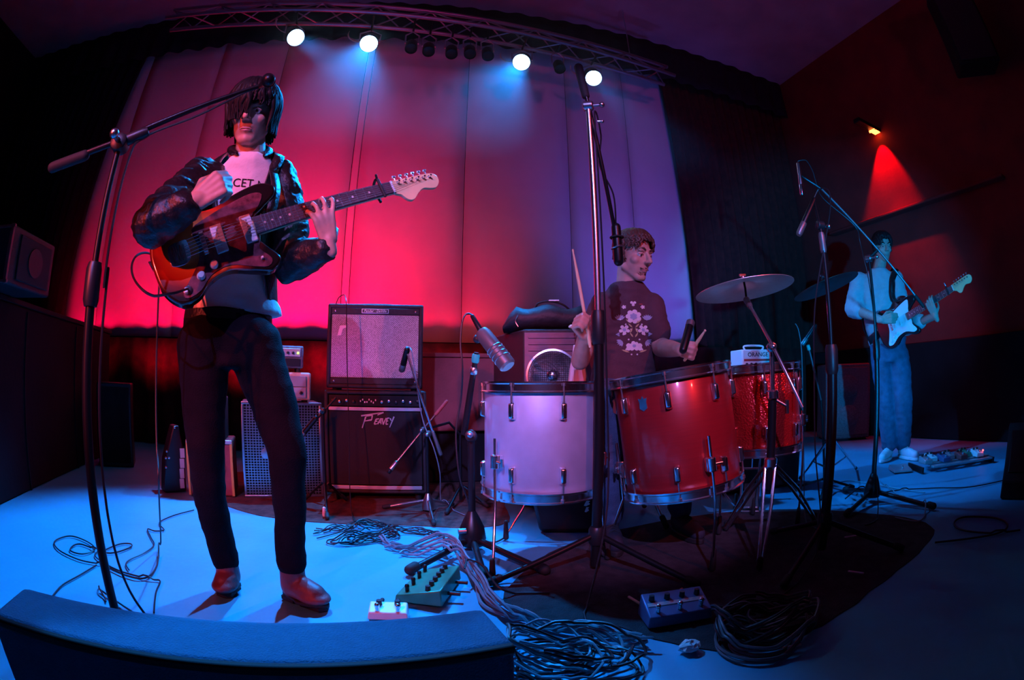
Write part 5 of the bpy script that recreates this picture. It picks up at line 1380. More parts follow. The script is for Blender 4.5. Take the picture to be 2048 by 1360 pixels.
d_ = (tL - hL); hL = tL - d_.normalized() * 0.27
boot(Vector((RA.x + 0.0, RA.y + 0.0, 0)) - (tR - Vector((RA.x, RA.y, 0))).normalized() * 0.05, tR, RA, Z3)
boot(Vector((LA.x, LA.y, 0)) - (tL - Vector((LA.x, LA.y, 0))).normalized() * 0.05, tL, LA, Z3)

# guitar strap over the shoulder
P = [gp(0.275, 0.128, -0.066), J(540, 430, -0.10), J(552, 380, -0.09), J(548, 345, -0.03), J(540, 335, 0.06), J(480, 400, 0.22), J(400, 520, 0.20), gp(-0.172, 0.02, -0.066)]
def outside(P, objs, C, width, gap=0.015):
    """presses a strap path onto the outside of the clothes and returns its ribbon"""
    trees = []
    dg = bpy.context.evaluated_depsgraph_get()
    for o in objs:
        me = o.evaluated_get(dg).to_mesh(); w = wm(o); trees.append(BVHTree.FromPolygons([w @ v.co for v in me.vertices], [tuple(p.vertices) for p in me.polygons]))
    def push(p):
        d = p - C; L = d.length; d.normalize(); far = L
        for t_ in trees:
            h = t_.ray_cast(C + d * 0.6, -d, 0.6)
            if h[0]: far = max(far, (h[0] - C).length + gap)
        return C + d * far, d
    out = []; wv = []; n = len(P)
    for i, p in enumerate(P):
        q, d = push(Vector(p)); t_ = (Vector(P[min(n - 1, i + 1)]) - Vector(P[max(0, i - 1)])).normalized()
        s_ = t_.cross(d).normalized() * width
        a, _ = push(q - s_ / 2); b_, _ = push(q + s_ / 2); m = (a + b_) / 2
        out.append(m if i not in (0, n - 1) else Vector(p)); wv.append(b_ - a)
    return out, wv
P = smooth_path(P, 6)
bpy.context.view_layer.update()
P, WV = outside(P, [jk, tee] + [c_ for c_ in jk.children if c_.name.startswith('sleeve')], CH - Z3 * 0.05, 0.035)
st = part('guitar_strap', ribbon(P, WV), 'leather', origin=P[0], smooth=60)
so = st.modifiers.new('t', 'SOLIDIFY'); so.thickness = 0.004
tag(st, 'black strap of the sunburst guitar over the leather jacket', 'strap')

# ================================================================== drummer
from mathutils.bvhtree import BVHTree
mat('maroon_tee', (0.085, 0.035, 0.045), 0.9, var=0.15, scale=12, bump=0.2, bscale=80)
mat('print_pale', (0.74, 0.66, 0.66), 0.8)
mat('print_blue', (0.34, 0.38, 0.50), 0.8)
mat('print_gold', (0.52, 0.42, 0.20), 0.8)
mat('grey_sweater', (0.42, 0.46, 0.48), 0.9, var=0.08, scale=20, bump=0.3, bscale=160)
mat('sneaker_white', (0.72, 0.74, 0.76), 0.6, var=0.1, scale=20)
mat('navy', (0.02, 0.025, 0.04), 0.8)
DR = 2.42
def D(px, py, dR=0.0): return ar(px, py, DR + dR)
vw = Vector((0.243, 0.970, 0)); rt = Vector((0.970, -0.243, 0)); fw = -vw
per = thing('person', 'bearded person in maroon floral-print tee seated drumming behind the toms', 'person', loc=Vector((0.56, 2.30, 0)))
HMd = head_frame(D(1266, 512, 0.0), rt * 0.74 + fw * 0.62 - Z3 * 0.20)
RS = D(1206, 608, 0.03); LS = D(1304, 612, 0.03); RE = D(1160, 722, -0.12); RW = D(1169, 668, -0.28)
LE = D(1322, 695, 0.0); LW = D(1362, 700, -0.28)
NK = D(1256, 566, 0.03); CH = D(1252, 640, 0.05); HP = D(1245, 765, 0.06)
RH = D(1222, 790, 0.04); LH = D(1275, 790, 0.04); RK = D(1220, 812, -0.36); LK = D(1330, 815, -0.30)
RA = Vector((0.42, 2.08, 0.09)); LA = Vector((0.76, 2.14, 0.09))
b = MB(); head_prims(b, HMd, 1.10)
b.cap(HMd @ Vector((0, -0.022, -0.055)), NK - Z3 * 0.02, 0.056, 0.062)
b.loft([(HP - Z3 * 0.06, rt * 0.12, fw * 0.09), (HP, rt * 0.135, fw * 0.10), (CH - Z3 * 0.1, rt * 0.125, fw * 0.09), (CH, rt * 0.135, fw * 0.095), (NK - Z3 * 0.05, rt * 0.088, fw * 0.055), (NK, rt * 0.055, fw * 0.05)])
chain(b, [RS, RE, RW], [0.048, 0.042, 0.028]); chain(b, [LS, LE, LE.lerp(LW, 0.5), LW], [0.048, 0.046, 0.040, 0.027])
chain(b, [RH, RK, RA], [0.075, 0.052, 0.038]); chain(b, [LH, LK, LA], [0.075, 0.052, 0.038])
# stick hand: fist with the stick upright through it
sk0 = D(1145, 498, -0.36); sk1 = D(1176, 668, -0.30); sdir = (sk0 - sk1).normalized()
hand_prims(b, RW - Z3 * 0.005, (Z3 * 0.55 + fw * 0.55 - rt * 0.35), sdir, rt, [(70, 80, 55), (72, 82, 55), (74, 82, 55), (76, 82, 55)], 0.98, 0.0, (0.8, 0.1), rr=0.0095)
dl = (D(1392, 704, -0.34) - LW).normalized()
hand_prims(b, LW, dl, Z3 * 0.9 + rt * 0.2, -rt * 0.6 + fw * -0.2 - Z3 * 0.2, [(58, 75, 50), (60, 78, 50), (64, 78, 50), (66, 78, 50)], 0.98, 0.0, (0.7, 0.1), rr=0.0092)
body = blob('body', b, 'skin', per, 0.0048, 5)
face_parts(per, body, HMd, 1.10, 'hair_brown', gaze=(0, -1))
h = hair_clumps(HMd, 1.10, 420, lambda p: (58 if abs(p) < 0.7 else (84 if abs(p) < 1.5 else 112)), rx=(.080, .098, .088), rad=.0085, seed=8, drop=0.96, wob=.12, cz=.030)
part('hair', h, 'hair_brown', body, smooth=70)
# stubble beard and moustache as short bristle rows
rnd = random.Random(4); mb = MB(HMd)
for i in range(520):
    a = rnd.uniform(-1, 1); tt = rnd.random(); x = a * 0.062; 
    y = 0.072 - 0.9 * abs(a) ** 2 * 0.085; z = -0.094 + (abs(a) ** 1.6) * 0.075 + tt * 0.018
    p = Vector((x, y, z)) * 1.10; q = p + Vector((x * 0.05, 0.006, -0.006)); mb.tube([p - Vector((0, 0.006, 0)), q], [0.0012, 0.0005], 4)
for i in range(90):
    x = rnd.uniform(-0.026, 0.026); p = Vector((x, 0.084 - abs(x) * 0.35, -0.046 - abs(x) * 0.25)) * 1.10
    mb.tube([p - Vector((0, 0.004, 0)), p + Vector((x * 0.12, 0.003, -0.009))], [0.0018, 0.0008], 4)
o = part('beard', mb, 'hair_brown', body, smooth=0); o['kind'] = 'stuff'
# tee shirt
mb = MB()
mb.loft([(D(1245, 768, 0.06), rt * 0.158, fw * 0.125), (D(1247, 735, 0.06), rt * 0.155, fw * 0.120), (D(1250, 690, 0.06), rt * 0.148, fw * 0.116), (CH, rt * 0.155, fw * 0.118), (D(1254, 600, 0.05), rt * 0.138, fw * 0.098), (D(1256, 578, 0.04), rt * 0.105, fw * 0.080), (D(1256, 566, 0.035), rt * 0.074, fw * 0.066)], 32)
chain(mb, [RS + rt * 0.02, RS, RS.lerp(RE, 0.62)], [0.058, 0.062, 0.062]); chain(mb, [LS - rt * 0.02, LS, LS.lerp(LE, 0.66)], [0.058, 0.062, 0.064])
tee = blob('tee_shirt', mb, 'maroon_tee', per, 0.007, 6, folds=(0.007, 13, 6))
tm = tee.data; wt = wm(tee)
bv = BVHTree.FromPolygons([wt @ v.co for v in tm.vertices], [tuple(p.vertices) for p in tm.polygons])
PC = D(1268, 662, 0.0)
def on_tee(x, y, lift=0.0025):
    o = PC + rt * (x * 1.12) + Z3 * y + fw * 0.4; hit = bv.ray_cast(o, -fw)
    return (hit[0] if hit[0] else PC + rt * (x * 1.12) + Z3 * y) + fw * lift
def print_poly(mb, pts, lift=0.0025):
    c = Vector((sum(p[0] for p in pts) / len(pts), sum(p[1] for p in pts) / len(pts), 0)); n = len(pts)
    V = [on_tee(x, y, lift) for x, y in pts] + [on_tee(c.x, c.y, lift)]
    mb.add(V, [(i, (i + 1) % n, n) for i in range(n)])
def flower(mb, x, y, r, petals, inner=0.45, ph=0.0, lift=0.0025):
    pts = []
    for i in range(petals * 6):
        a = 2 * pi * i / (petals * 6) + ph; rr = r * (inner + (1 - inner) * abs(sin(petals * (a - ph) / 2)) ** 0.6); pts.append((x + rr * cos(a), y + rr * sin(a)))
    print_poly(mb, pts, lift)
def leaf(mb, x, y, a, L, w):
    c_, s_ = cos(a), sin(a); pts = []
    for t, k in ((0, 0), (.35, 1), (.7, .8), (1, 0), (.7, -.8), (.35, -1)): pts.append((x + c_ * L * t - s_ * w * k, y + s_ * L * t + c_ * w * k))
    print_poly(mb, pts)
A_ = MB(); B2 = MB(); C_ = MB(); D_ = MB()
flower(A_, 0, .062, .034, 7, .75); flower(A_, -.040, .0, .024, 5, .45, .3); flower(A_, .040, .0, .024, 5, .45, .3)
flower(A_, -.017, -.080, .020, 4, .7); flower(A_, .017, -.080, .020, 4, .7); flower(A_, 0, -.072, .020, 5, .7)
flower(A_, -.040, .108, .010, 5, .5); flower(A_, .040, .108, .010, 5, .5); flower(A_, 0, .125, .014, 3, .3, pi / 2)
flower(D_, 0, .062, .016, 6, .7, 0, .004); flower(D_, -.040, 0, .008, 5, .7, 0, .004); flower(D_, .040, 0, .008, 5, .7, 0, .004); flower(D_, 0, -.075, .008, 5, .7, 0, .004)
for q in (-1, 1):
    for k in range(6): leaf(B2, q * .058, .045, pi / 2 + q * (-0.9 + k * 0.36), .028, .005)
    for k in range(5): leaf(B2, q * .050, -.052, -pi / 2 + q * (0.1 + k * 0.42), .026, .005)
    for k in range(4): leaf(B2, q * .060, -.030 + k * 0.006, pi / 2 * (1 - q) + q * (0.8 - k * 0.5), .018, .004)
    for k in range(9): flower(A_, q * (.012 + .055 * ((k * 7) % 5) / 5), -.115 + .21 * k / 9, .0042, 5, .6)
    P = [(q * .004, -.035), (q * .016, -.015), (q * .006, .01), (q * .022, .028)]
    for i in range(3): leaf(C_, P[i][0], P[i][1], atan2(P[i + 1][1] - P[i][1], P[i + 1][0] - P[i][0]), .026, .0035)
    leaf(C_, q * .02, -.105, q * 0.35 + (0 if q > 0 else pi), .036, .004); leaf(C_, q * .010, .030, pi / 2 - q * 0.9, .030, .004)
for mb_, m_, nm in ((A_, 'print_pale', 'floral_print'), (B2, 'print_blue', 'leaf_print'), (C_, 'print_gold', 'stem_print'), (D_, 'print_blue', 'flower_centre_print')):
    o = part(nm, mb_, m_, tee, smooth=0); o['kind'] = 'stuff'
mb = MB(); leaf(mb, .022, .122, 0, .022, .0022); part('small_red_mark', mb, 'red_tolex', tee)
# jeans and shoes
mb = MB(); mb.loft([(HP - Z3 * 0.10, rt * 0.165, fw * 0.15), (HP - Z3 * 0.03, rt * 0.155, fw * 0.12), (HP + Z3 * 0.02, rt * 0.145, fw * 0.11)], 24)
chain(mb, [RH, RH.lerp(RK, 0.5), RK, RK.lerp(RA, 0.5), RA + Z3 * 0.03], [0.092, 0.082, 0.070, 0.060, 0.054]); chain(mb, [LH, LH.lerp(LK, 0.5), LK, LK.lerp(LA, 0.5), LA + Z3 * 0.03], [0.092, 0.082, 0.070, 0.060, 0.054])
blob('jeans', mb, 'denim', per, 0.010, 6, folds=(0.009, 13, 2))
def shoe(ankle, dirv, m_up, m_sole, parent, L=0.27):
    a = Vector(ankle); d = Vector(dirv).normalized(); heel = Vector((a.x, a.y, 0)) - d * 0.06
    mb = MB(); chain(mb, [a + Z3 * 0.01, heel + d * 0.05 + Z3 * 0.055, heel + d * L * 0.55 + Z3 * 0.05, heel + d * (L - 0.04) + Z3 * 0.042], [0.042, 0.040, 0.042, 0.034])
    s_ = blob('shoe', mb, m_up, parent, 0.006, 5)
    o_ = [(L * (0.5 + 0.5 * cos(2 * pi * i / 20)), 0.047 * sin(2 * pi * i / 20)) for i in range(20)]
    mb = MB(axes(heel, d, Vector((-d.y, d.x, 0)), Z3)); mb.prism(o_, 0.0, 0.024); part('sole', mb, m_sole, s_, bevel=0.004)
    for k in range(3):
        p = heel + d * (L * 0.45 + k * 0.028) + Z3 * (0.094 - k * 0.004); sd = Vector((-d.y, d.x, 0)); mb = MB(); mb.tube([p - sd * 0.024 - Z3 * 0.008, p + Z3 * 0.004, p + sd * 0.024 - Z3 * 0.008], 0.0035, 6); part('lace', mb, m_sole, s_)
shoe(RA, fw * 1 + rt * 0.2, 'navy', 'rubber', per); shoe(LA, fw * 0.9 + rt * 0.4, 'navy', 'rubber', per)
def stick(label, a, b_):
    a = Vector(a); b_ = Vector(b_); d = b_ - a; L = d.length
    mb = MB(frame(a, d)); mb.lathe([(0.0001, 0), (0.006, 0.003), (0.0075, 0.02), (0.0075, L * 0.7), (0.004, L * 0.95), (0.0035, L * 0.96), (0.0052, L * 0.98), (0.004, L * 0.998), (0.0001, L)], None, 12)
    o = part('drumstick', mb, 'wood_stick', origin=a); tag(o, label, 'drumstick'); return o
stick('wooden drumstick raised upright in the drummer\'s fist', sk1 - sdir * 0.06, sk0)
stick('wooden drumstick pointing out over the cherry-red drum', D(1368, 722, -0.30), D(1411, 660, -0.42))
# clip-on microphone on the rim of the cherry-red drum
m0 = ar(1366, 700, 1.80); pencil_mic('black clip-on microphone on the cherry-red drum rim', m0, ar(1382, 642, 1.86), 0.016, 'black_metal', 'grey_metal', 0.2)
# white towel hanging behind the drummer's elbow
q = [ar(x, y, 2.52) for x, y in ((1140, 700), (1170, 692), (1176, 730), (1178, 765), (1146, 765), (1148, 730))]
tw = MB(); g = []
for i in range(9):
    t_ = i / 8; row = []
    for j in range(9):
        s_ = j / 8; row.append(ar(1152 + 6 * t_ + (s_ - 0.5) * (10 + 34 * t_), 690 + 82 * t_, 2.52 + 0.018 * sin(s_ * 13 + t_ * 2)))
    g.append(row)
o = part('towel', tw.sheet(g), 'white_cotton', origin=g[8][4], smooth=70); so = o.modifiers.new('t', 'SOLIDIFY'); so.thickness = 0.005
tag(o, 'white towel hanging from the tall speaker cabinet behind the drummer', 'towel')

# ================================================================== player in the pale sweater
BR = 4.37
def Bj(px, py, dR=0.0): return ar(px, py, BR + dR)
vw = Vector((0.705, 0.709, 0)); rt = Vector((0.709, -0.705, 0)); fw = -vw
pb2 = Bj(1783, 652, -0.24); best = None
for i in range(120):
    Rn = 3.7 + i * 0.01; q = ar(1905, 576, Rn); e = abs((q - pb2).length - 0.645)
    if best is None or e < best[0]: best = (e, Rn)
pn2 = ar(1905, 576, best[1])
gt2, GS = guitar('black double-cutaway guitar with a big white pickguard, held by the player in the pale sweater', pb2, pn2, fw * 0.95 + Z3 * 0.12, 'strat')
def gq(x, y, z=0.0): return GS @ Vector((x, y, z))
nx = (gq(1, 0, 0) - gq(0, 0, 0)).normalized(); ny = (gq(0, 1, 0) - gq(0, 0, 0)).normalized(); nz = (gq(0, 0, 1) - gq(0, 0, 0)).normalized()
u = 0.60
cp_ = thing('capo', 'small capo on the neck of the black and white guitar', 'capo', M=GS @ Matrix.Translation((u, 0, 0)))
mb = MB(GS); mb.cap((u, -0.030, 0.012), (u, 0.034, 0.012), 0.006); part('bar', mb, 'rubber', cp_)
mb = MB(GS); mb.cap((u, 0.034, 0.008), (u, 0.060, 0.014), 0.005); part('lever', mb, 'steel', cp_)
per = thing('person', 'person in pale crew-neck sweater, jeans and white sneakers, playing the black and white guitar', 'person', loc=Vector((3.08, 3.10, 0)))
HMb = head_frame(Bj(1765, 494, 0.0), fw * 0.86 + rt * 0.42 - Z3 * 0.22)
RS = Bj(1718, 563, 0.03); LS = Bj(1790, 560, 0.03); RE = Bj(1706, 618, 0.0); RW = Bj(1764, 640, -0.34)
LWt = gq(0.42, -0.07, 0.012); LE = Bj(1812, 655, -0.05); LW = LWt - ny * 0.04
NK = Bj(1756, 540, 0.02); CH = Bj(1757, 590, 0.04); HP = Bj(1776, 690, 0.04)
RH = Bj(1762, 712, 0.04); LH = Bj(1798, 712, 0.04); RK = Bj(1771, 800, -0.02); LK = Bj(1806, 800, -0.04); RA = Bj(1778, 893, 0.02); LA = Bj(1806, 890, 0.06)
b = MB(); head_prims(b, HMb, 1.05)
b.cap(HMb @ Vector((0, -0.02, -0.06)), NK - Z3 * 0.02, 0.056, 0.062)
b.loft([(HP - Z3 * 0.08, rt * 0.12, fw * 0.09), (HP, rt * 0.15, fw * 0.10), (CH, rt * 0.15, fw * 0.10), (NK - Z3 * 0.05, rt * 0.13, fw * 0.07), (NK, rt * 0.055, fw * 0.055)])
chain(b, [RS, RE, RE.lerp(RW, 0.5), RW], [0.05, 0.046, 0.040, 0.028]); chain(b, [LS, LE, LW], [0.05, 0.042, 0.028])
chain(b, [RH, RK, RA], [0.08, 0.055, 0.04]); chain(b, [LH, LK, LA], [0.08, 0.055, 0.04])
hand_prims(b, RW, rt * 0.85 + Z3 * 0.05 + fw * 0.2, Z3, -fw, [(35, 45, 30), (40, 48, 30), (45, 50, 30), (50, 52, 30)], 1.05, 0.0, (0.5, 0.1), rr=0.0095)
hand_prims(b, LW, ny * 0.86 + nz * 0.3, nx, -nz, [(4, 55, 40), (8, 62, 42), (12, 64, 45), (18, 66, 46)], 1.0, 0.1, (0.9, 0.0), rr=0.009)
body = blob('body', b, 'skin', per, 0.0055, 3)
face_parts(per, body, HMb, 1.05, 'hair_black', gaze=(0, -1))
h = hair_clumps(HMb, 1.05, 320, lambda p: (62 if abs(p) < 0.6 else (92 if abs(p) < 1.5 else 118)), rx=(.084, .100, .094), rad=.010, seed=12, drop=0.96, wob=.1, cz=.028)
part('hair', h, 'hair_black', body, smooth=70)
mb = MB()
mb.loft([(Bj(1774, 690, 0.04), rt * 0.170, fw * 0.125), (Bj(1768, 650, 0.04), rt * 0.175, fw * 0.125), (CH, rt * 0.185, fw * 0.125), (Bj(1756, 560, 0.03), rt * 0.18, fw * 0.10), (Bj(1756, 545, 0.02), rt * 0.11, fw * 0.08), (Bj(1756, 538, 0.02), rt * 0.075, fw * 0.07)], 30)
chain(mb, [RS + rt * 0.03, RS, RE, RE.lerp(RW, 0.22)], [0.07, 0.082, 0.076, 0.066]); chain(mb, [LS - rt * 0.03, LS, LE, LE.lerp(LW, 0.5)], [0.07, 0.08, 0.070, 0.058])
swt = blob('sweater', mb, 'grey_sweater', per, 0.009, 6, folds=(0.010, 12, 7))
mb = MB(); mb.loft([(Bj(1778, 675, 0.04), rt * 0.165, fw * 0.12), (HP, rt * 0.17, fw * 0.125), (Bj(1778, 725, 0.04), rt * 0.165, fw * 0.12)], 24)
chain(mb, [RH, RK, RK.lerp(RA, 0.5), RA + Z3 * 0.02], [0.098, 0.086, 0.078, 0.072]); chain(mb, [LH, LK, LK.lerp(LA, 0.5), LA + Z3 * 0.02], [0.098, 0.086, 0.078, 0.072])
blob('jeans', mb, 'denim', per, 0.010, 6, folds=(0.010, 11, 5))
A0 = fl(1770, 919); A1 = fl(1808, 915)
shoe(Vector((RA.x, RA.y, 0.10)), fw * 0.9 - rt * 0.25, 'sneaker_white', 'sneaker_white', per, 0.29); shoe(Vector((LA.x, LA.y, 0.10)), fw * 0.75 + rt * 0.6, 'sneaker_white', 'sneaker_white', per, 0.29)
P = smooth_path([gq(0.275, 0.11, -0.066), Bj(1790, 600, -0.13), Bj(1786, 562, -0.09), Bj(1782, 552, 0.05), Bj(1760, 590, 0.2), Bj(1725, 640, 0.15), gq(-0.16, 0.02, -0.066)], 5)
bpy.context.view_layer.update()
P, WV = outside(P, [swt], CH - Z3 * 0.05, 0.05)
st = part('guitar_strap', ribbon(P, WV), 'leather', origin=P[0], smooth=60); so = st.modifiers.new('t', 'SOLIDIFY'); so.thickness = 0.004
tag(st, 'dark strap of the black and white guitar over the pale sweater', 'strap')

# ================================================================== lighting truss, lamps, loudspeakers
mat('lamp_glass', (0.8, 0.9, 1.0), 0.3, emit=(0.25, 0.55, 1.0), estr=28)
mat('lamp_core', (1, 1, 1), 0.3, emit=(0.75, 0.9, 1.0), estr=40)
mat('red_glass', (1, 0.1, 0.05), 0.3, emit=(1.0, 0.16, 0.03), estr=10)
mat('truss_alu', (0.35, 0.34, 0.36), 0.35, 0.9)
ta = Vector((-3.3, 2.86, 0)); tb = Vector((1.75, 4.56, 0)); td = (tb - ta).normalized(); tn = Vector((-td.y, td.x, 0))
tr = thing('lighting_truss', 'long aluminium lattice truss hung under the black valance, carrying the lamps', 'truss', loc=(ta + tb) / 2 + Z3 * 4.0)
Lt = (tb - ta).length; ch = {}
for k, (o_, z) in {'a': (-0.11, 3.98), 'b': (0.11, 3.98), 'c': (0.0, 4.17)}.items():
    ch[k] = (o_, z); mb = MB(); mb.cyl(ta + tn * o_ + Z3 * z, tb + tn * o_ + Z3 * z, 0.022, n=12); part('chord', mb, 'truss_alu', tr)
nb = 20
for i in range(nb):
    s0 = Lt * i / nb; s1 = Lt * (i + 1) / nb
    for (k0, k1) in (('a', 'c'), ('b', 'c'), ('a', 'b')):
        f0, f1 = (k0, k1) if i % 2 else (k1, k0)
        mb = MB(); mb.cyl(ta + td * s0 + tn * ch[f0][0] + Z3 * ch[f0][1], ta + td * s1 + tn * ch[f1][0] + Z3 * ch[f1][1], 0.008, n=7); part('brace', mb, 'truss_alu', tr)
for s_ in (0.5, Lt - 0.5):
    mb = MB(); p = ta + td * s_; mb.cyl(p + Z3 * 4.17, p + Z3 * CEIL, 0.006, n=8); part('hanging_wire', mb, 'steel', tr)

def par_can(label, lens, aim, lit, group, sc=1.0):
    lens = Vector(lens); d = (Vector(aim) - lens).normalized()
    t = thing('stage_lamp', label, 'stage lamp', loc=lens, group=group)
    F_ = frame(lens, -d) @ Matrix.Scale(sc, 4)
    mb = MB(F_); mb.lathe([(0.083, -0.012), (0.090, -0.012), (0.090, 0.02), (0.086, 0.16), (0.060, 0.22), (0.03, 0.24), (0.0001, 0.245), (0.0001, 0.235), (0.05, 0.21), (0.080, 0.15), (0.083, 0.02)], None, 28, closed=True); part('can', mb, 'black_metal', t)
    mb = MB(F_); mb.lathe([(0.0001, 0.000), (0.05, 0.003), (0.082, 0.010), (0.082, 0.014), (0.0001, 0.012)], None, 28); part('lens', mb, 'lamp_glass' if lit else 'black_plastic', t)
    if lit:
        mb = MB(F_); mb.lathe([(0.0001, -0.003), (0.045, -0.001), (0.045, 0.001), (0.0001, 0.002)], None, 24); part('lamp_core', mb, 'lamp_core', t)
    side = d.cross(Z3).normalized(); mid = lens - d * 0.11; top = Vector((mid.x, mid.y, 3.955))
    # yoke
    mb = MB(); mb.tube([mid + side * 0.095 * sc, mid + side * 0.10 * sc + Z3 * 0.10, mid + Z3 * 0.15, mid - side * 0.10 * sc + Z3 * 0.10, mid - side * 0.095 * sc], 0.008, 8); part('yoke', mb, 'steel', t)
    e = (mid - ta); e.z = 0; s_ = e.dot(td); ch_p = ta + td * s_ + tn * -0.11 + Z3 * 3.98
    mb = MB(); mb.tube([mid + Z3 * 0.15, ch_p + (mid + Z3 * 0.15 - ch_p).normalized() * 0.032], 0.010, 8); part('clamp', mb, 'black_metal', t)
    if lit:
        g = []
        for i in range(9):
            a = radians(-20 + 130 * i / 8); row = []
            for j in range(4):
                w = (j / 3 - 0.5) * 0.075
                row.append(mid + side * (0.11 + 0.11 * sin(a)) + Z3 * (-0.02 + 0.11 - 0.11 * cos(a) * 0.9) - d * (0.02 + w))
            g.append(row)
        o = part('reflection_panel', MB().sheet(g), 'cream_paint', t, smooth=70); so = o.modifiers.new('t', 'SOLIDIFY'); so.thickness = 0.004  # cream panel stands in for lamp light reflected on barn doors
    return t
labs = ['lit blue stage lamp at the truss end above the guitarist', 'lit blue stage lamp on the truss, second above the guitarist', 'lit blue stage lamp on the truss beside the row of unlit cans', 'lit blue stage lamp on the truss beside the tall boom stand tip']
for (p, a, w_, an), lb in zip(TRUSS, labs): par_can(lb, p, Vector((a.x * 0.3, a.y * 0.4, 0.3)), True, 'lit lamps on the truss')
for px_, py_ in ((822, 97), (857, 103), (903, 108), (940, 108), (976, 112), (1120, 138)):
    p = ar(px_, py_, 4.0 if px_ < 1000 else 4.35)
    e = Vector((p.x, p.y, 0)) - ta; s_ = e.dot(td); q = ta + td * s_ - tn * 0.10; R_ = sqrt(q.x ** 2 + q.y ** 2)
    q = ar(px_, py_, R_)
    par_can('unlit black lamp can in the row hanging from the truss', q, Vector((q.x + 0.3, q.y - 1.2, 1.0)), False, 'unlit cans on the truss', 0.62)

# red lamp on the side wall
t = thing('wall_lamp', 'small glowing red lamp high on the dark side wall', 'lamp', M=Matrix.Translation(WALL_LAMP) @ RM)
mb = MB(Matrix.Translation(WALL_LAMP) @ RM); mb.box((-0.11, 0, 0.03), (0.46, 0.10, 0.05)); part('housing', mb, 'black_metal', t, bevel=0.008)
mb = MB(Matrix.Translation(WALL_LAMP) @ RM); mb.box((0.05, 0, 0.0), (0.10, 0.085, 0.014)); part('red_lens', mb, 'red_glass', t, bevel=0.004)
mb = MB(Matrix.Translation(WALL_LAMP) @ RM); mb.box((-0.03, 0, -0.002), (0.014, 0.09, 0.04)); part('red_visor', mb, 'red_glass', t, bevel=0.004)
spot('wall_lamp_beam', WALL_LAMP + E1 * 0.0 - Z3 * 0.02, WALL_LAMP + E1 * 0.20 - Z3 * 1.0 + E2 * 0.05, (1.0, 0.0, 0.012), 140, 60, 0.45, 0.015)
spot('low_wall_fill', WALL_LAMP - E1 * 0.34 - Z3 * 0.03, WALL_LAMP + E1 * 0.10 - Z3 * 2.2 - E2 * 0.25, (1.0, 0.0, 0.012), 110, 44, 0.9, 0.02)  # added red spot, set out past the ledge to light the wall below

# loudspeaker flown high on the side wall
p = atu(1925, 60, 4.55); Ml = Matrix.Translation(p) @ Matrix.Rotation(YAW + radians(-60), 4, 'Z') @ Matrix.Rotation(radians(12), 4, 'X')
t = thing('loudspeaker', 'big black loudspeaker flown high on the dark side wall above the red lamp', 'loudspeaker', M=Ml)
mb = MB(Ml); mb.box((0, 0, 0), (0.5, 0.45, 0.85)); part('cabinet', mb, 'black_paint', t, bevel=0.02)
mb = MB(Ml); mb.box((0, -0.23, 0), (0.44, 0.02, 0.78)); part('grille', mb, 'black_weave', t, bevel=0.004)
mb = MB(Ml); mb.tube([(0, 0.2, 0.42), (0.1, 0.4, 0.60)], 0.02); part('bracket', mb, 'black_metal', t)

# equipment box on the wing wall ledge
c0 = fl(12, 566, 1.05); c1 = fl(100, 596, 1.05)
ex = (c1 - c0).normalized(); ey = Vector((ex.y, -ex.x, 0)); ey = ey if ey.x < 0 else -ey
Mq = axes(c0, ex, ey, Z3); Wq = (c1 - c0).length
t = thing('monitor_speaker', 'black box speaker with red light coloured onto its corner edges, on the wing wall ledge', 'speaker', M=Mq)
hq = 0.27
mb = MB(Mq); mb.box((Wq / 2, 0.16, hq / 2), (Wq, 0.30, hq)); part('cabinet', mb, 'tolex', t, bevel=0.012)
mb = MB(Mq); mb.box((Wq / 2 + 0.02, 0.006, hq / 2), (Wq * 0.72, 0.014, hq * 0.78)); part('grille', mb, 'black_weave', t, bevel=0.004)
mb = MB(Mq); mb.lathe([(0.07, 0), (0.07, 0.006), (0.062, 0.006)], frame((Wq / 2 + 0.02, -0.002, hq / 2), (0, -1, 0)), 24); part('speaker_rim', mb, 'tolex', t)
for z in (0.01, hq - 0.01):
    mb = MB(Mq); mb.box((0.0, 0.06, z), (0.016, 0.13, 0.014)); part('red_light_edge', mb, 'red_tolex', t, bevel=0.002)  # red light on the frame is put into the colour of these edges
mb = MB(Mq); mb.box((0.0, 0.012, hq / 2), (0.016, 0.022, hq)); part('red_light_edge', mb, 'red_tolex', t, bevel=0.002)
# dark speaker behind the wing wall
p = fl(245, 928); Mz = Matrix.Translation((p.x + 0.05, p.y - 0.12, 0)) @ Matrix.Rotation(radians(40), 4, 'Z')
t = thing('speaker_cabinet', 'black upright speaker in the dark corner beyond the wing wall', 'speaker', M=Mz)
mb = MB(Mz); mb.box((0, 0.12, 0.31), (0.30, 0.24, 0.62)); part('cabinet', mb, 'black_plastic', t, bevel=0.01)
mb = MB(Mz); mb.box((0, -0.004, 0.31), (0.26, 0.012, 0.56)); part('grille', mb, 'black_cloth', t, bevel=0.004)
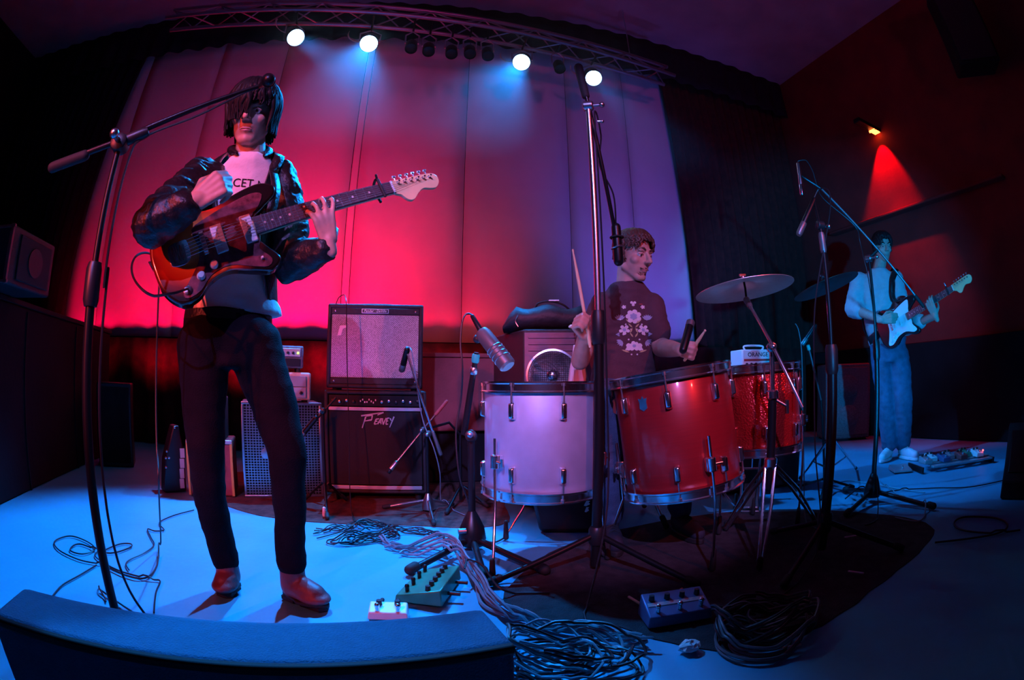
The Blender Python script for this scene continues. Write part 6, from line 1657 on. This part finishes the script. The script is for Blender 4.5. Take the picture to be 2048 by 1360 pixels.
# instrument case standing on end behind the guitarist
a = fl(330, 985); b_ = fl(374, 982); ex = (b_ - a).normalized(); ey = Vector((-ex.y, ex.x, 0)); Wc = (b_ - a).length
Mi = axes(a, ex, ey, Z3); Hc = ar(355, 852, sqrt(a.x ** 2 + a.y ** 2)).z
t = thing('instrument_case', 'black tapering instrument case standing on end with a pale edge strip and shiny studs', 'case', M=Mi)
mb = MB(Mi); mb.prism([(0, 0), (Wc, 0), (Wc * 1.02, Hc * 0.55), (Wc * 0.82, Hc), (Wc * 0.58, Hc), (Wc * 0.15, Hc * 0.5)], 0, 0.10, axes((0, 0, 0), (1, 0, 0), (0, 0, 1), (0, -1, 0)) @ Matrix.Translation((0, 0, -0.10))); part('shell', mb, 'black_plastic', t, bevel=0.008)
for k in range(4):
    z0 = 0.02 + k * 0.062; mb = MB(Mi); mb.box((Wc * (0.80 + 0.035 * k), -0.004, z0 + 0.029), (0.030, 0.010, 0.058)); part('edge_strip', mb, 'white_plastic', t, bevel=0.002)
for x_, z_ in ((0.62, 0.97), (0.22, 0.62), (0.16, 0.52), (0.30, 0.52), (0.14, 0.38)):
    mb = MB(Mi); mb.ell((Wc * x_, -0.004, Hc * z_), (0.008, 0.006, 0.008), n=10, k=6); part('stud', mb, 'chrome', t)

# ================================================================== floor: rugs, wedges, pedals, cables
mat('pedal_green', (0.03, 0.30, 0.17), 0.35, 0.3, var=0.1, scale=20)
mat('pedal_silver', (0.55, 0.56, 0.58), 0.35, 0.6)
mat('pedal_blue', (0.10, 0.14, 0.28), 0.4, 0.3)
mat('carpet_blue_tint', (0.045, 0.16, 0.26), 0.95, var=0.08, scale=60, bump=0.4, bscale=300)  # black carpet with the blue stage light mixed into its colour
def rug(label, pts, m, th=0.008):
    P = [fl(x, y) for x, y in pts]; c = sum(P, Vector()) / len(P)
    C = closed_curve([(p.x, p.y) for p in P], 4); rnd = random.Random(len(pts))
    C = [(x + rnd.uniform(-.006, .006), y + rnd.uniform(-.006, .006)) for x, y in C]
    mb = MB(); mb.prism(C, -0.0038, -0.0004); o = part('rug', mb, m, origin=Vector((c.x, c.y, -0.0038)), smooth=30); tag(o, label, 'rug')
rug('dark rug under the drums, pedals and overhead stands', [(1003, 1196), (1050, 1140), (1120, 1095), (1240, 1058), (1420, 1028), (1600, 1018), (1780, 1030), (1862, 1052), (1850, 1090), (1770, 1160), (1640, 1250), (1500, 1300), (1340, 1285), (1200, 1245), (1080, 1238)], 'rug')
rug('brown rug under the combo stack and cabinets', [(400, 950), (440, 1002), (520, 1030), (610, 1042), (800, 1050), (1000, 1050), (1010, 1010), (985, 960), (700, 935)], 'rug_brown')

def wedge(label, A, B_, depth, h, top_w, toward, m='carpet_blue_tint'):
    """floor monitor: A-B the back top edge's floor projection, toward: floor direction of the audience"""
    A = Vector((A[0], A[1], 0)); B_ = Vector((B_[0], B_[1], 0)); x = (B_ - A).normalized(); y = Vector((-x.y, x.x, 0))
    if y.dot(Vector(toward)) > 0: y = -y
    L = (B_ - A).length; M = axes(A, x, y, x.cross(y))
    z = 1 if M.to_3x3().determinant() > 0 and x.cross(y).z > 0 else 1
    M = axes(A, x, y, Z3)
    t = thing('floor_monitor', label, 'monitor speaker', loc=(A + B_) / 2)
    # section in (y, z): audience side at negative y
    sec = [(-top_w - 0.02, 0.0), (-top_w, h), (0.0, h), (depth, 0.10), (depth, 0.0)]
    mb = MB(M); n = len(sec)
    mb.add([(0, a, b) for a, b in sec] + [(L, a, b) for a, b in sec], [tuple(range(n)), tuple(reversed(range(n, 2 * n)))] + [(i, (i + 1) % n, n + (i + 1) % n, n + i) for i in range(n)])
    part('cabinet', mb, m, t, bevel=0.012, segs=3)
    mb = MB(M); nrm = Vector((0, h - 0.10, depth)).normalized(); mid = Vector((L / 2, depth * 0.5, (h + 0.10) / 2)) + nrm * 0.003
    mb.box((0, 0, 0), (L * 0.9, (Vector((0, depth, 0.10 - h))).length * 0.74, 0.010), axes(mid, Vector((1, 0, 0)), Vector((0, depth, 0.10 - h)).normalized(), nrm)); part('grille', mb, 'black_metal', t, bevel=0.004)
    mb = MB(M); mb.box((L * 0.75, -top_w - 0.012, h * 0.5), (0.14, 0.012, 0.09)); part('connector_plate', mb, 'black_metal', t, bevel=0.003)
    mb = MB(M); mb.box((L / 2, -top_w + 0.002, h - 0.008), (L * 0.995, 0.014, 0.014)); part('edge_trim', mb, 'rubber', t, bevel=0.004)
    return t
k = (0.70 - 0.38) / 0.70
bA = fl(45, 1172) * k; bB = fl(968, 1215) * k
wedge('long black floor monitor at the stage edge in front of the guitarist', bA, bB, 0.30, 0.38, 0.115, (0, -1, 0))
cA = fl(2000, 975); wedge('black floor monitor beside the pedalboard at the side wall', (cA.x + 0.05, cA.y + 0.0), (cA.x + 0.35, cA.y - 0.55), -0.0 + 0.34, 0.36, 0.10, (1, 0.4, 0), 'black_cloth')

def pedal(name, label, corner, xdir, W, Dp, h0, h1, m, switches=4, knobs=5, plate=None):
    """stompbox: x along its long side, low front edge (h0) to high back edge (h1)"""
    x = Vector(xdir).normalized(); y = Vector((-x.y, x.x, 0)); M = axes(Vector((corner[0], corner[1], 0)), x, y, Z3)
    t = thing(name, label, 'effects pedal', M=M)
    mb = MB(M); mb.hexa([(0, 0, 0.006), (W, 0, 0.006), (W, Dp, 0.006), (0, Dp, 0.006)], [(0.004, 0.004, h0), (W - 0.004, 0.004, h0), (W - 0.004, Dp - 0.004, h1), (0.004, Dp - 0.004, h1)])
    part('case', mb, m, t, bevel=0.004)
    sl = (h1 - h0) / Dp
    for i in range(switches):
        xx_ = W * (i + 0.5) / switches; mb = MB(M); mb.cyl((xx_, Dp * 0.22, h0 + sl * Dp * 0.22), (xx_, Dp * 0.22, h0 + sl * Dp * 0.22 + 0.014), 0.007); mb.cap((xx_, Dp * 0.22, h0 + sl * Dp * 0.22 + 0.016), (xx_, Dp * 0.22, h0 + sl * Dp * 0.22 + 0.018), 0.008); part('footswitch', mb, 'chrome' if m != 'pedal_green' else 'black_metal', t)
    for i in range(knobs):
        xx_ = W * (i + 0.6) / (knobs + 0.2); mb = MB(M); z = h0 + sl * Dp * 0.68; mb.cyl((xx_, Dp * 0.68, z), (xx_, Dp * 0.68, z + 0.016), 0.0095, 0.008); part('knob', mb, 'black_plastic', t)
    if plate:
        mb = MB(M); mb.hexa([(W * .06, Dp * .42, h0 + sl * Dp * .42), (W * .94, Dp * .42, h0 + sl * Dp * .42), (W * .94, Dp * .55, h0 + sl * Dp * .55), (W * .06, Dp * .55, h0 + sl * Dp * .55)], [(W * .06, Dp * .42, h0 + sl * Dp * .42 + .002), (W * .94, Dp * .42, h0 + sl * Dp * .42 + .002), (W * .94, Dp * .55, h0 + sl * Dp * .55 + .002), (W * .06, Dp * .55, h0 + sl * Dp * .55 + .002)]); part('face_strip', mb, plate, t)
    for i in range(2):
        mb = MB(M); mb.cyl((W * (0.3 + 0.4 * i), Dp, 0.025), (W * (0.3 + 0.4 * i), Dp + 0.04, 0.025), 0.007); part('jack_plug', mb, 'black_plastic', t)
    return t
g0 = fl(838, 1152); g1 = fl(772, 1224)
pedal('effects_pedal', 'big green effects pedal with rows of knobs on the floor by the guitarist', g0, (g1 - g0).normalized() * 1.0, 0.25, 0.155, 0.028, 0.062, 'pedal_green', 4, 6)
w0 = fl(748, 1222); pedal('effects_pedal', 'small white effects pedal with chrome switches beside the green pedal', (w0.x, w0.y - 0.075), (1, 0.15, 0), 0.12, 0.07, 0.03, 0.04, 'white_plastic', 2, 2)
q0 = fl(1296, 1262); q1 = fl(1472, 1230)
pedal('effects_pedal', 'dark effects pedal with bright silver strips near the cable coils', q0, q1 - q0, 0.20, 0.11, 0.04, 0.075, 'pedal_blue', 3, 4, 'pedal_silver')
# pedalboard of the player in the pale sweater
pa = fl(1815, 952); pbb = fl(1990, 925); ex = (pbb - pa).normalized(); ey = Vector((-ex.y, ex.x, 0)); Mp = axes(pa, ex, ey, Z3); Lp = min(1.0, (pbb - pa).length)
t = thing('pedalboard', 'low pedalboard frame on the floor before the player in the pale sweater', 'pedalboard', M=Mp)
for j in range(3):
    mb = MB(Mp); mb.box((Lp / 2 + 0.12, 0.04 + j * 0.09, 0.035 + 0.008 * j), (Lp - 0.24, 0.06, 0.014)); part('rail', mb, 'pedal_silver', t, bevel=0.003)
for x_ in (0.14, Lp - 0.02):
    mb = MB(Mp); mb.box((x_, 0.13, 0.022), (0.014, 0.26, 0.044)); part('side_frame', mb, 'black_metal', t, bevel=0.002)
cols = ['pedal_silver', 'white_plastic', 'pedal_blue', 'pedal_silver', 'red_tolex', 'pedal_green', 'white_plastic']
nmz = ['silver', 'white', 'blue', 'steel-coloured', 'red', 'green', 'ivory']
for i in range(7):
    c_ = Mp @ Vector((0.18 + i * (Lp - 0.32) / 6.4, 0.05 + 0.07 * (i % 2), 0)); zb = 0.052
    x = ex; y = ey; M = axes((c_.x, c_.y, zb), x, y, Z3)
    tt_ = thing('effects_pedal', nmz[i] + ' stompbox on the pedalboard, place %s along its rails' % ['one', 'two', 'three', 'four', 'five', 'six', 'seven'][i], 'effects pedal', M=M)
    mb = MB(M); mb.hexa([(0, 0, 0), (0.075, 0, 0), (0.075, 0.12, 0), (0, 0.12, 0)], [(0.002, 0.002, 0.03), (0.073, 0.002, 0.03), (0.073, 0.118, 0.05), (0.002, 0.118, 0.05)]); part('case', mb, cols[i], tt_, bevel=0.004)
    for k_ in range(2):
        mb = MB(M); mb.cyl((0.02 + 0.035 * k_, 0.09, 0.045), (0.02 + 0.035 * k_, 0.09, 0.06), 0.009); part('knob', mb, 'black_plastic', tt_)
    mb = MB(M); mb.cyl((0.037, 0.03, 0.034), (0.037, 0.03, 0.05), 0.009); part('footswitch', mb, 'chrome', tt_)
    if i == 6:
        mb = MB(M); mb.ell((0.06, 0.0, 0.045), (0.008,) * 3, n=8, k=6); part('red_light', mb, 'red_led', tt_)
s0 = fl(1788, 948); pedal('effects_pedal', 'flat silver tuner pedal lying beside the pedalboard', s0, Vector((0.9, -0.45, 0)), 0.16, 0.17, 0.02, 0.04, 'pedal_silver', 1, 0)
mb = MB(); q = fl(1960, 878); mb.box((0, 0, 0.03), (0.20, 0.10, 0.06), Matrix.Translation(q) @ Matrix.Rotation(0.4, 4, 'Z')); o = part('power_strip', mb, 'pedal_blue', origin=q, bevel=0.008); tag(o, 'dim power strip lying by the side wall behind the pedalboard', 'power strip')
# crumpled tissue
q = fl(1378, 1292, 0.016); mb = MB(); mb.ell(q, (0.028, 0.022, 0.016), n=12, k=8)
rnd = random.Random(2); mb.v = [p + Vector((rnd.uniform(-.005, .005), rnd.uniform(-.005, .005), rnd.uniform(-.003, .004))) for p in mb.v]
o = part('paper_tissue', mb, 'white_cotton', origin=Vector((q.x, q.y, 0)), smooth=0); tag(o, 'crumpled white tissue on the floor before the silver-striped pedal', 'tissue')
# plain bars added for the glints of tape strips and jack plugs
for i, (x0, y0, x1, y1, lb) in enumerate(((1258, 1194, 1296, 1217, 'orange-brown glint bar lying on the rug before the pedal'), (1326, 1192, 1322, 1222, 'short pale glint bar lying on the rug near the pedal'), (1345, 1190, 1364, 1178, 'pale glint bar on the rug behind the pedal'), (1580, 1239, 1622, 1233, 'bright glint bar lying on the rug beyond the cable coils'), (1568, 1296, 1600, 1290, 'pale glint bar lying before the cable coils'), (1698, 1143, 1726, 1147, 'pale glint bar lying on the rug by the dark overhead stand'), (1690, 1075, 1726, 1070, 'greenish glint bar lying on the rug beyond the dark overhead stand'))):
    a = fl(x0, y0, 0.014); b_ = fl(x1, y1, 0.014); mb = MB(); mb.cap(a, b_, 0.0045); o = part('glint_bar', mb, 'wood_stick' if i < 3 else 'pedal_silver', origin=Vector((a.x, a.y, 0.0))); tag(o, lb, 'rod')

# ---------------------------------------------------------------- cables
def floor_cable(label, pix, r=0.0034, m='cable', z=None, jit=0.0, group=None, seed=0, k=8):
    rnd = random.Random(seed); z = r + 0.001
    P = [fl(x + rnd.uniform(-jit, jit), y + rnd.uniform(-jit, jit) * 0.6, z) for x, y in pix]
    Q = drape(smooth_path(P, k), r)
    mb = MB(); mb.tube(Q, r, 6); o = part('cable', mb, m, origin=Vector((Q[0].x, Q[0].y, 0))); tag(o, label, 'cable', group); return o
# guitar lead of the sunburst guitar
gj = gp(-0.085, -0.115, 0.0)
P = [gj, gp(-0.10, -0.125, 0.03), ar(345, 588, 1.30), ar(300, 591, 1.30), ar(270, 565, 1.36), ar(263, 535, 1.42), ar(275, 512, 1.48), ar(300, 508, 1.55), ar(318, 530, 1.72), ar(316, 610, 1.76), ar(313, 700, 1.78), ar(312, 800, 1.78), ar(314, 900, 1.76), ar(318, 980, 1.72)]
P += [fl(322, 1095, 0.01), fl(312, 1135, 0.006), fl(290, 1156, 0.006), fl(250, 1150, 0.006), fl(205, 1128, 0.006)]
wire('red-brown guitar lead looping from the sunburst guitar down to the floor', P, 0.0036, 'cable', name='guitar_lead')
floor_cable('cable in overlapping loops on the blue floor by the round stand base', [(205, 1128), (160, 1120), (118, 1100), (110, 1082), (140, 1072), (172, 1082), (190, 1098), (165, 1108), (140, 1100), (160, 1088), (215, 1106), (258, 1096), (262, 1088), (240, 1088), (210, 1100), (190, 1112), (235, 1140), (300, 1158), (320, 1162), (312, 1185), (308, 1225)], 0.0032, z=0.0045)
floor_cable('thin cable trailing from the loops towards the black monitor', [(193, 1130), (160, 1150), (125, 1170), (105, 1192)], 0.003, z=0.004)
floor_cable('thin curling cable by the guitarist\'s boot', [(388, 1020), (350, 1030), (322, 1042), (320, 1050), (328, 1060), (310, 1062), (295, 1058), (302, 1075), (308, 1090), (290, 1105), (262, 1118), (252, 1128), (258, 1140)], 0.003, z=0.004)
floor_cable('short curled cable behind the round stand base', [(198, 1172), (200, 1182), (210, 1196), (212, 1204)], 0.003, z=0.004)
# lead into the pale combo
P = [ar(672, 610, 2.95), ar(678, 596, 2.93), ar(688, 590, 2.88), ar(692, 604, 2.80), ar(693, 640, 2.79), ar(694, 720, 2.78), ar(696, 800, 2.77), ar(698, 880, 2.74), fl(702, 1018, 0.012), fl(712, 1045, 0.012), fl(740, 1060, 0.006)]
wire('thin lead hanging down the face of the combo stack', P, 0.003, 'cable', name='guitar_lead')
rnd = random.Random(11)
gl = 'thin black cable looped on the blue floor before the combo stack'
for i in range(6):
    x0 = 625 + rnd.uniform(-10, 20); y0 = 1055 + 4 * i
    floor_cable(gl, [(x0, y0), (690 + 10 * i, 1062 - 3 * i), (720 + 12 * i, 1048 + 2 * i), (770 + 6 * i, 1056 + 4 * i), (800 - 6 * i, 1072), (760 - 14 * i, 1082 + 2 * i), (700 - 8 * i, 1084), (716 + 20 * i, 1064), (800 + 14 * i, 1050 + 5 * i), (850 + 8 * i, 1060 + 4 * i), (905 - 4 * i, 1082 + 3 * i)], 0.003, 'cable', 0.0045 + 0.002 * i, 5, 'cables before the combo stack', i)
gl = 'blue-lit cable in the thick run from the green pedal along the rug edge'
for i in range(8):
    o_ = i - 3.5
    floor_cable(gl, [(760 + 6 * i, 1076 + 5 * i), (800 + 3 * i, 1100 + 2 * o_), (870 + 2 * i, 1104 + 3 * o_), (925 + 3 * o_, 1130 + 3 * o_), (955 + 4 * o_, 1172 + 4 * o_), (985 + 4 * o_, 1212 + 3 * o_), (1025 + 2 * o_, 1240 + 3 * o_), (1080, 1258 + 3.5 * o_), (1160 + 4 * o_, 1270 + 3 * o_), (1235, 1280 + 4 * o_), (1282 + 2 * i, 1290 + 3 * o_)], 0.0042 if i % 3 else 0.006, 'cable_blue', 0.006 + 0.0025 * i, 9, 'cables in the floor run', 40 + i)
gl = 'cable in the spread pile of loops at the front stage edge'
for i in range(11):
    cx = 1110 + rnd.uniform(-30, 40); cy = 1320 + rnd.uniform(-20, 22); rx_ = rnd.uniform(70, 125); ry_ = rnd.uniform(22, 40); ph = rnd.uniform(0, 6.28)
    pts = [(cx + rx_ * cos(ph + a * 0.52) * (1 + 0.02 * a), cy + ry_ * sin(ph + a * 0.52)) for a in range(15)]
    pts = [(max(1018, x), y) for x, y in pts]
    floor_cable(gl, pts, 0.0034 + 0.0006 * (i % 3), 'cable_blue' if i % 2 else 'cable', 0.0055 + 0.003 * i, 3, 'cables in the front pile', 70 + i, 6)
gl = 'black cable in the tall heap of coils on the dark rug'
for i in range(8):
    cx = 1525 + rnd.uniform(-25, 35); cy = 1262 + rnd.uniform(-22, 30); rx_ = rnd.uniform(40, 85); ry_ = rnd.uniform(24, 52); ph = rnd.uniform(0, 6.28)
    c3 = fl(cx, cy); RR = rnd.uniform(0.08, 0.15); tilt = rnd.uniform(0, 0.6); P = []
    for a in range(22):
        th = ph + a * 0.6; r_ = RR * (1 + 0.03 * sin(a * 1.7))
        P.append(Vector((c3.x + r_ * cos(th), c3.y + r_ * sin(th) * 0.9, 0.006)))
    wire(gl, P, 0.0042, 'cable' if i % 3 else 'cable_grey', 5, 'cable', 'cable', 'cables in the coil heap')
floor_cable('black cable lying in a wide loop on the floor near the side wall', [(1870, 1085), (1990, 1068), (2015, 1050), (1990, 1036), (1930, 1034), (1908, 1046), (1925, 1060), (1985, 1066), (2040, 1060)], 0.005, 'cable', 0.006)
floor_cable('long cable from the pedalboard across to the black tripod stand', [(1850, 985), (1800, 978), (1745, 968), (1700, 962), (1660, 968)], 0.004, 'cable_blue', 0.005)
floor_cable('dark cable running from the pedalboard past the tripod stand legs', [(2010, 960), (1940, 974), (1870, 976), (1800, 980), (1740, 990), (1690, 1000)], 0.004, 'cable', 0.005)
floor_cable('pale cable curving between the tripod stand and the rug', [(1760, 962), (1790, 985), (1835, 1002), (1850, 1020), (1838, 1042), (1790, 1035)], 0.004, 'cable_blue', 0.005)
floor_cable('cable under the tripod of the condenser stand', [(930, 1168), (936, 1160), (948, 1166), (968, 1172), (1000, 1190), (1040, 1186), (1100, 1185)], 0.0036, 'cable', 0.006)

# ================================================================== thin stage haze under the truss
hz = bpy.data.materials.new('stage_haze'); hz.use_nodes = True; nt = hz.node_tree
nt.nodes.remove(nt.nodes['Principled BSDF'])
vsn = nt.nodes.new('ShaderNodeVolumeScatter'); vsn.inputs['Density'].default_value = 0.016; vsn.inputs['Anisotropy'].default_value = 0.55
nt.links.new(vsn.outputs['Volume'], nt.nodes['Material Output'].inputs['Volume'])
MATS['stage_haze'] = hz
mb = MB(); room_box(mb, -4.0, 3.2, 3.0, 4.40, 2.4, 4.86)
o = part('haze', mb, 'stage_haze', origin=room(-0.4, 3.7, 2.4), smooth=0); tag(o, 'thin haze glowing round the lit lamps under the truss', 'haze', kind='stuff')
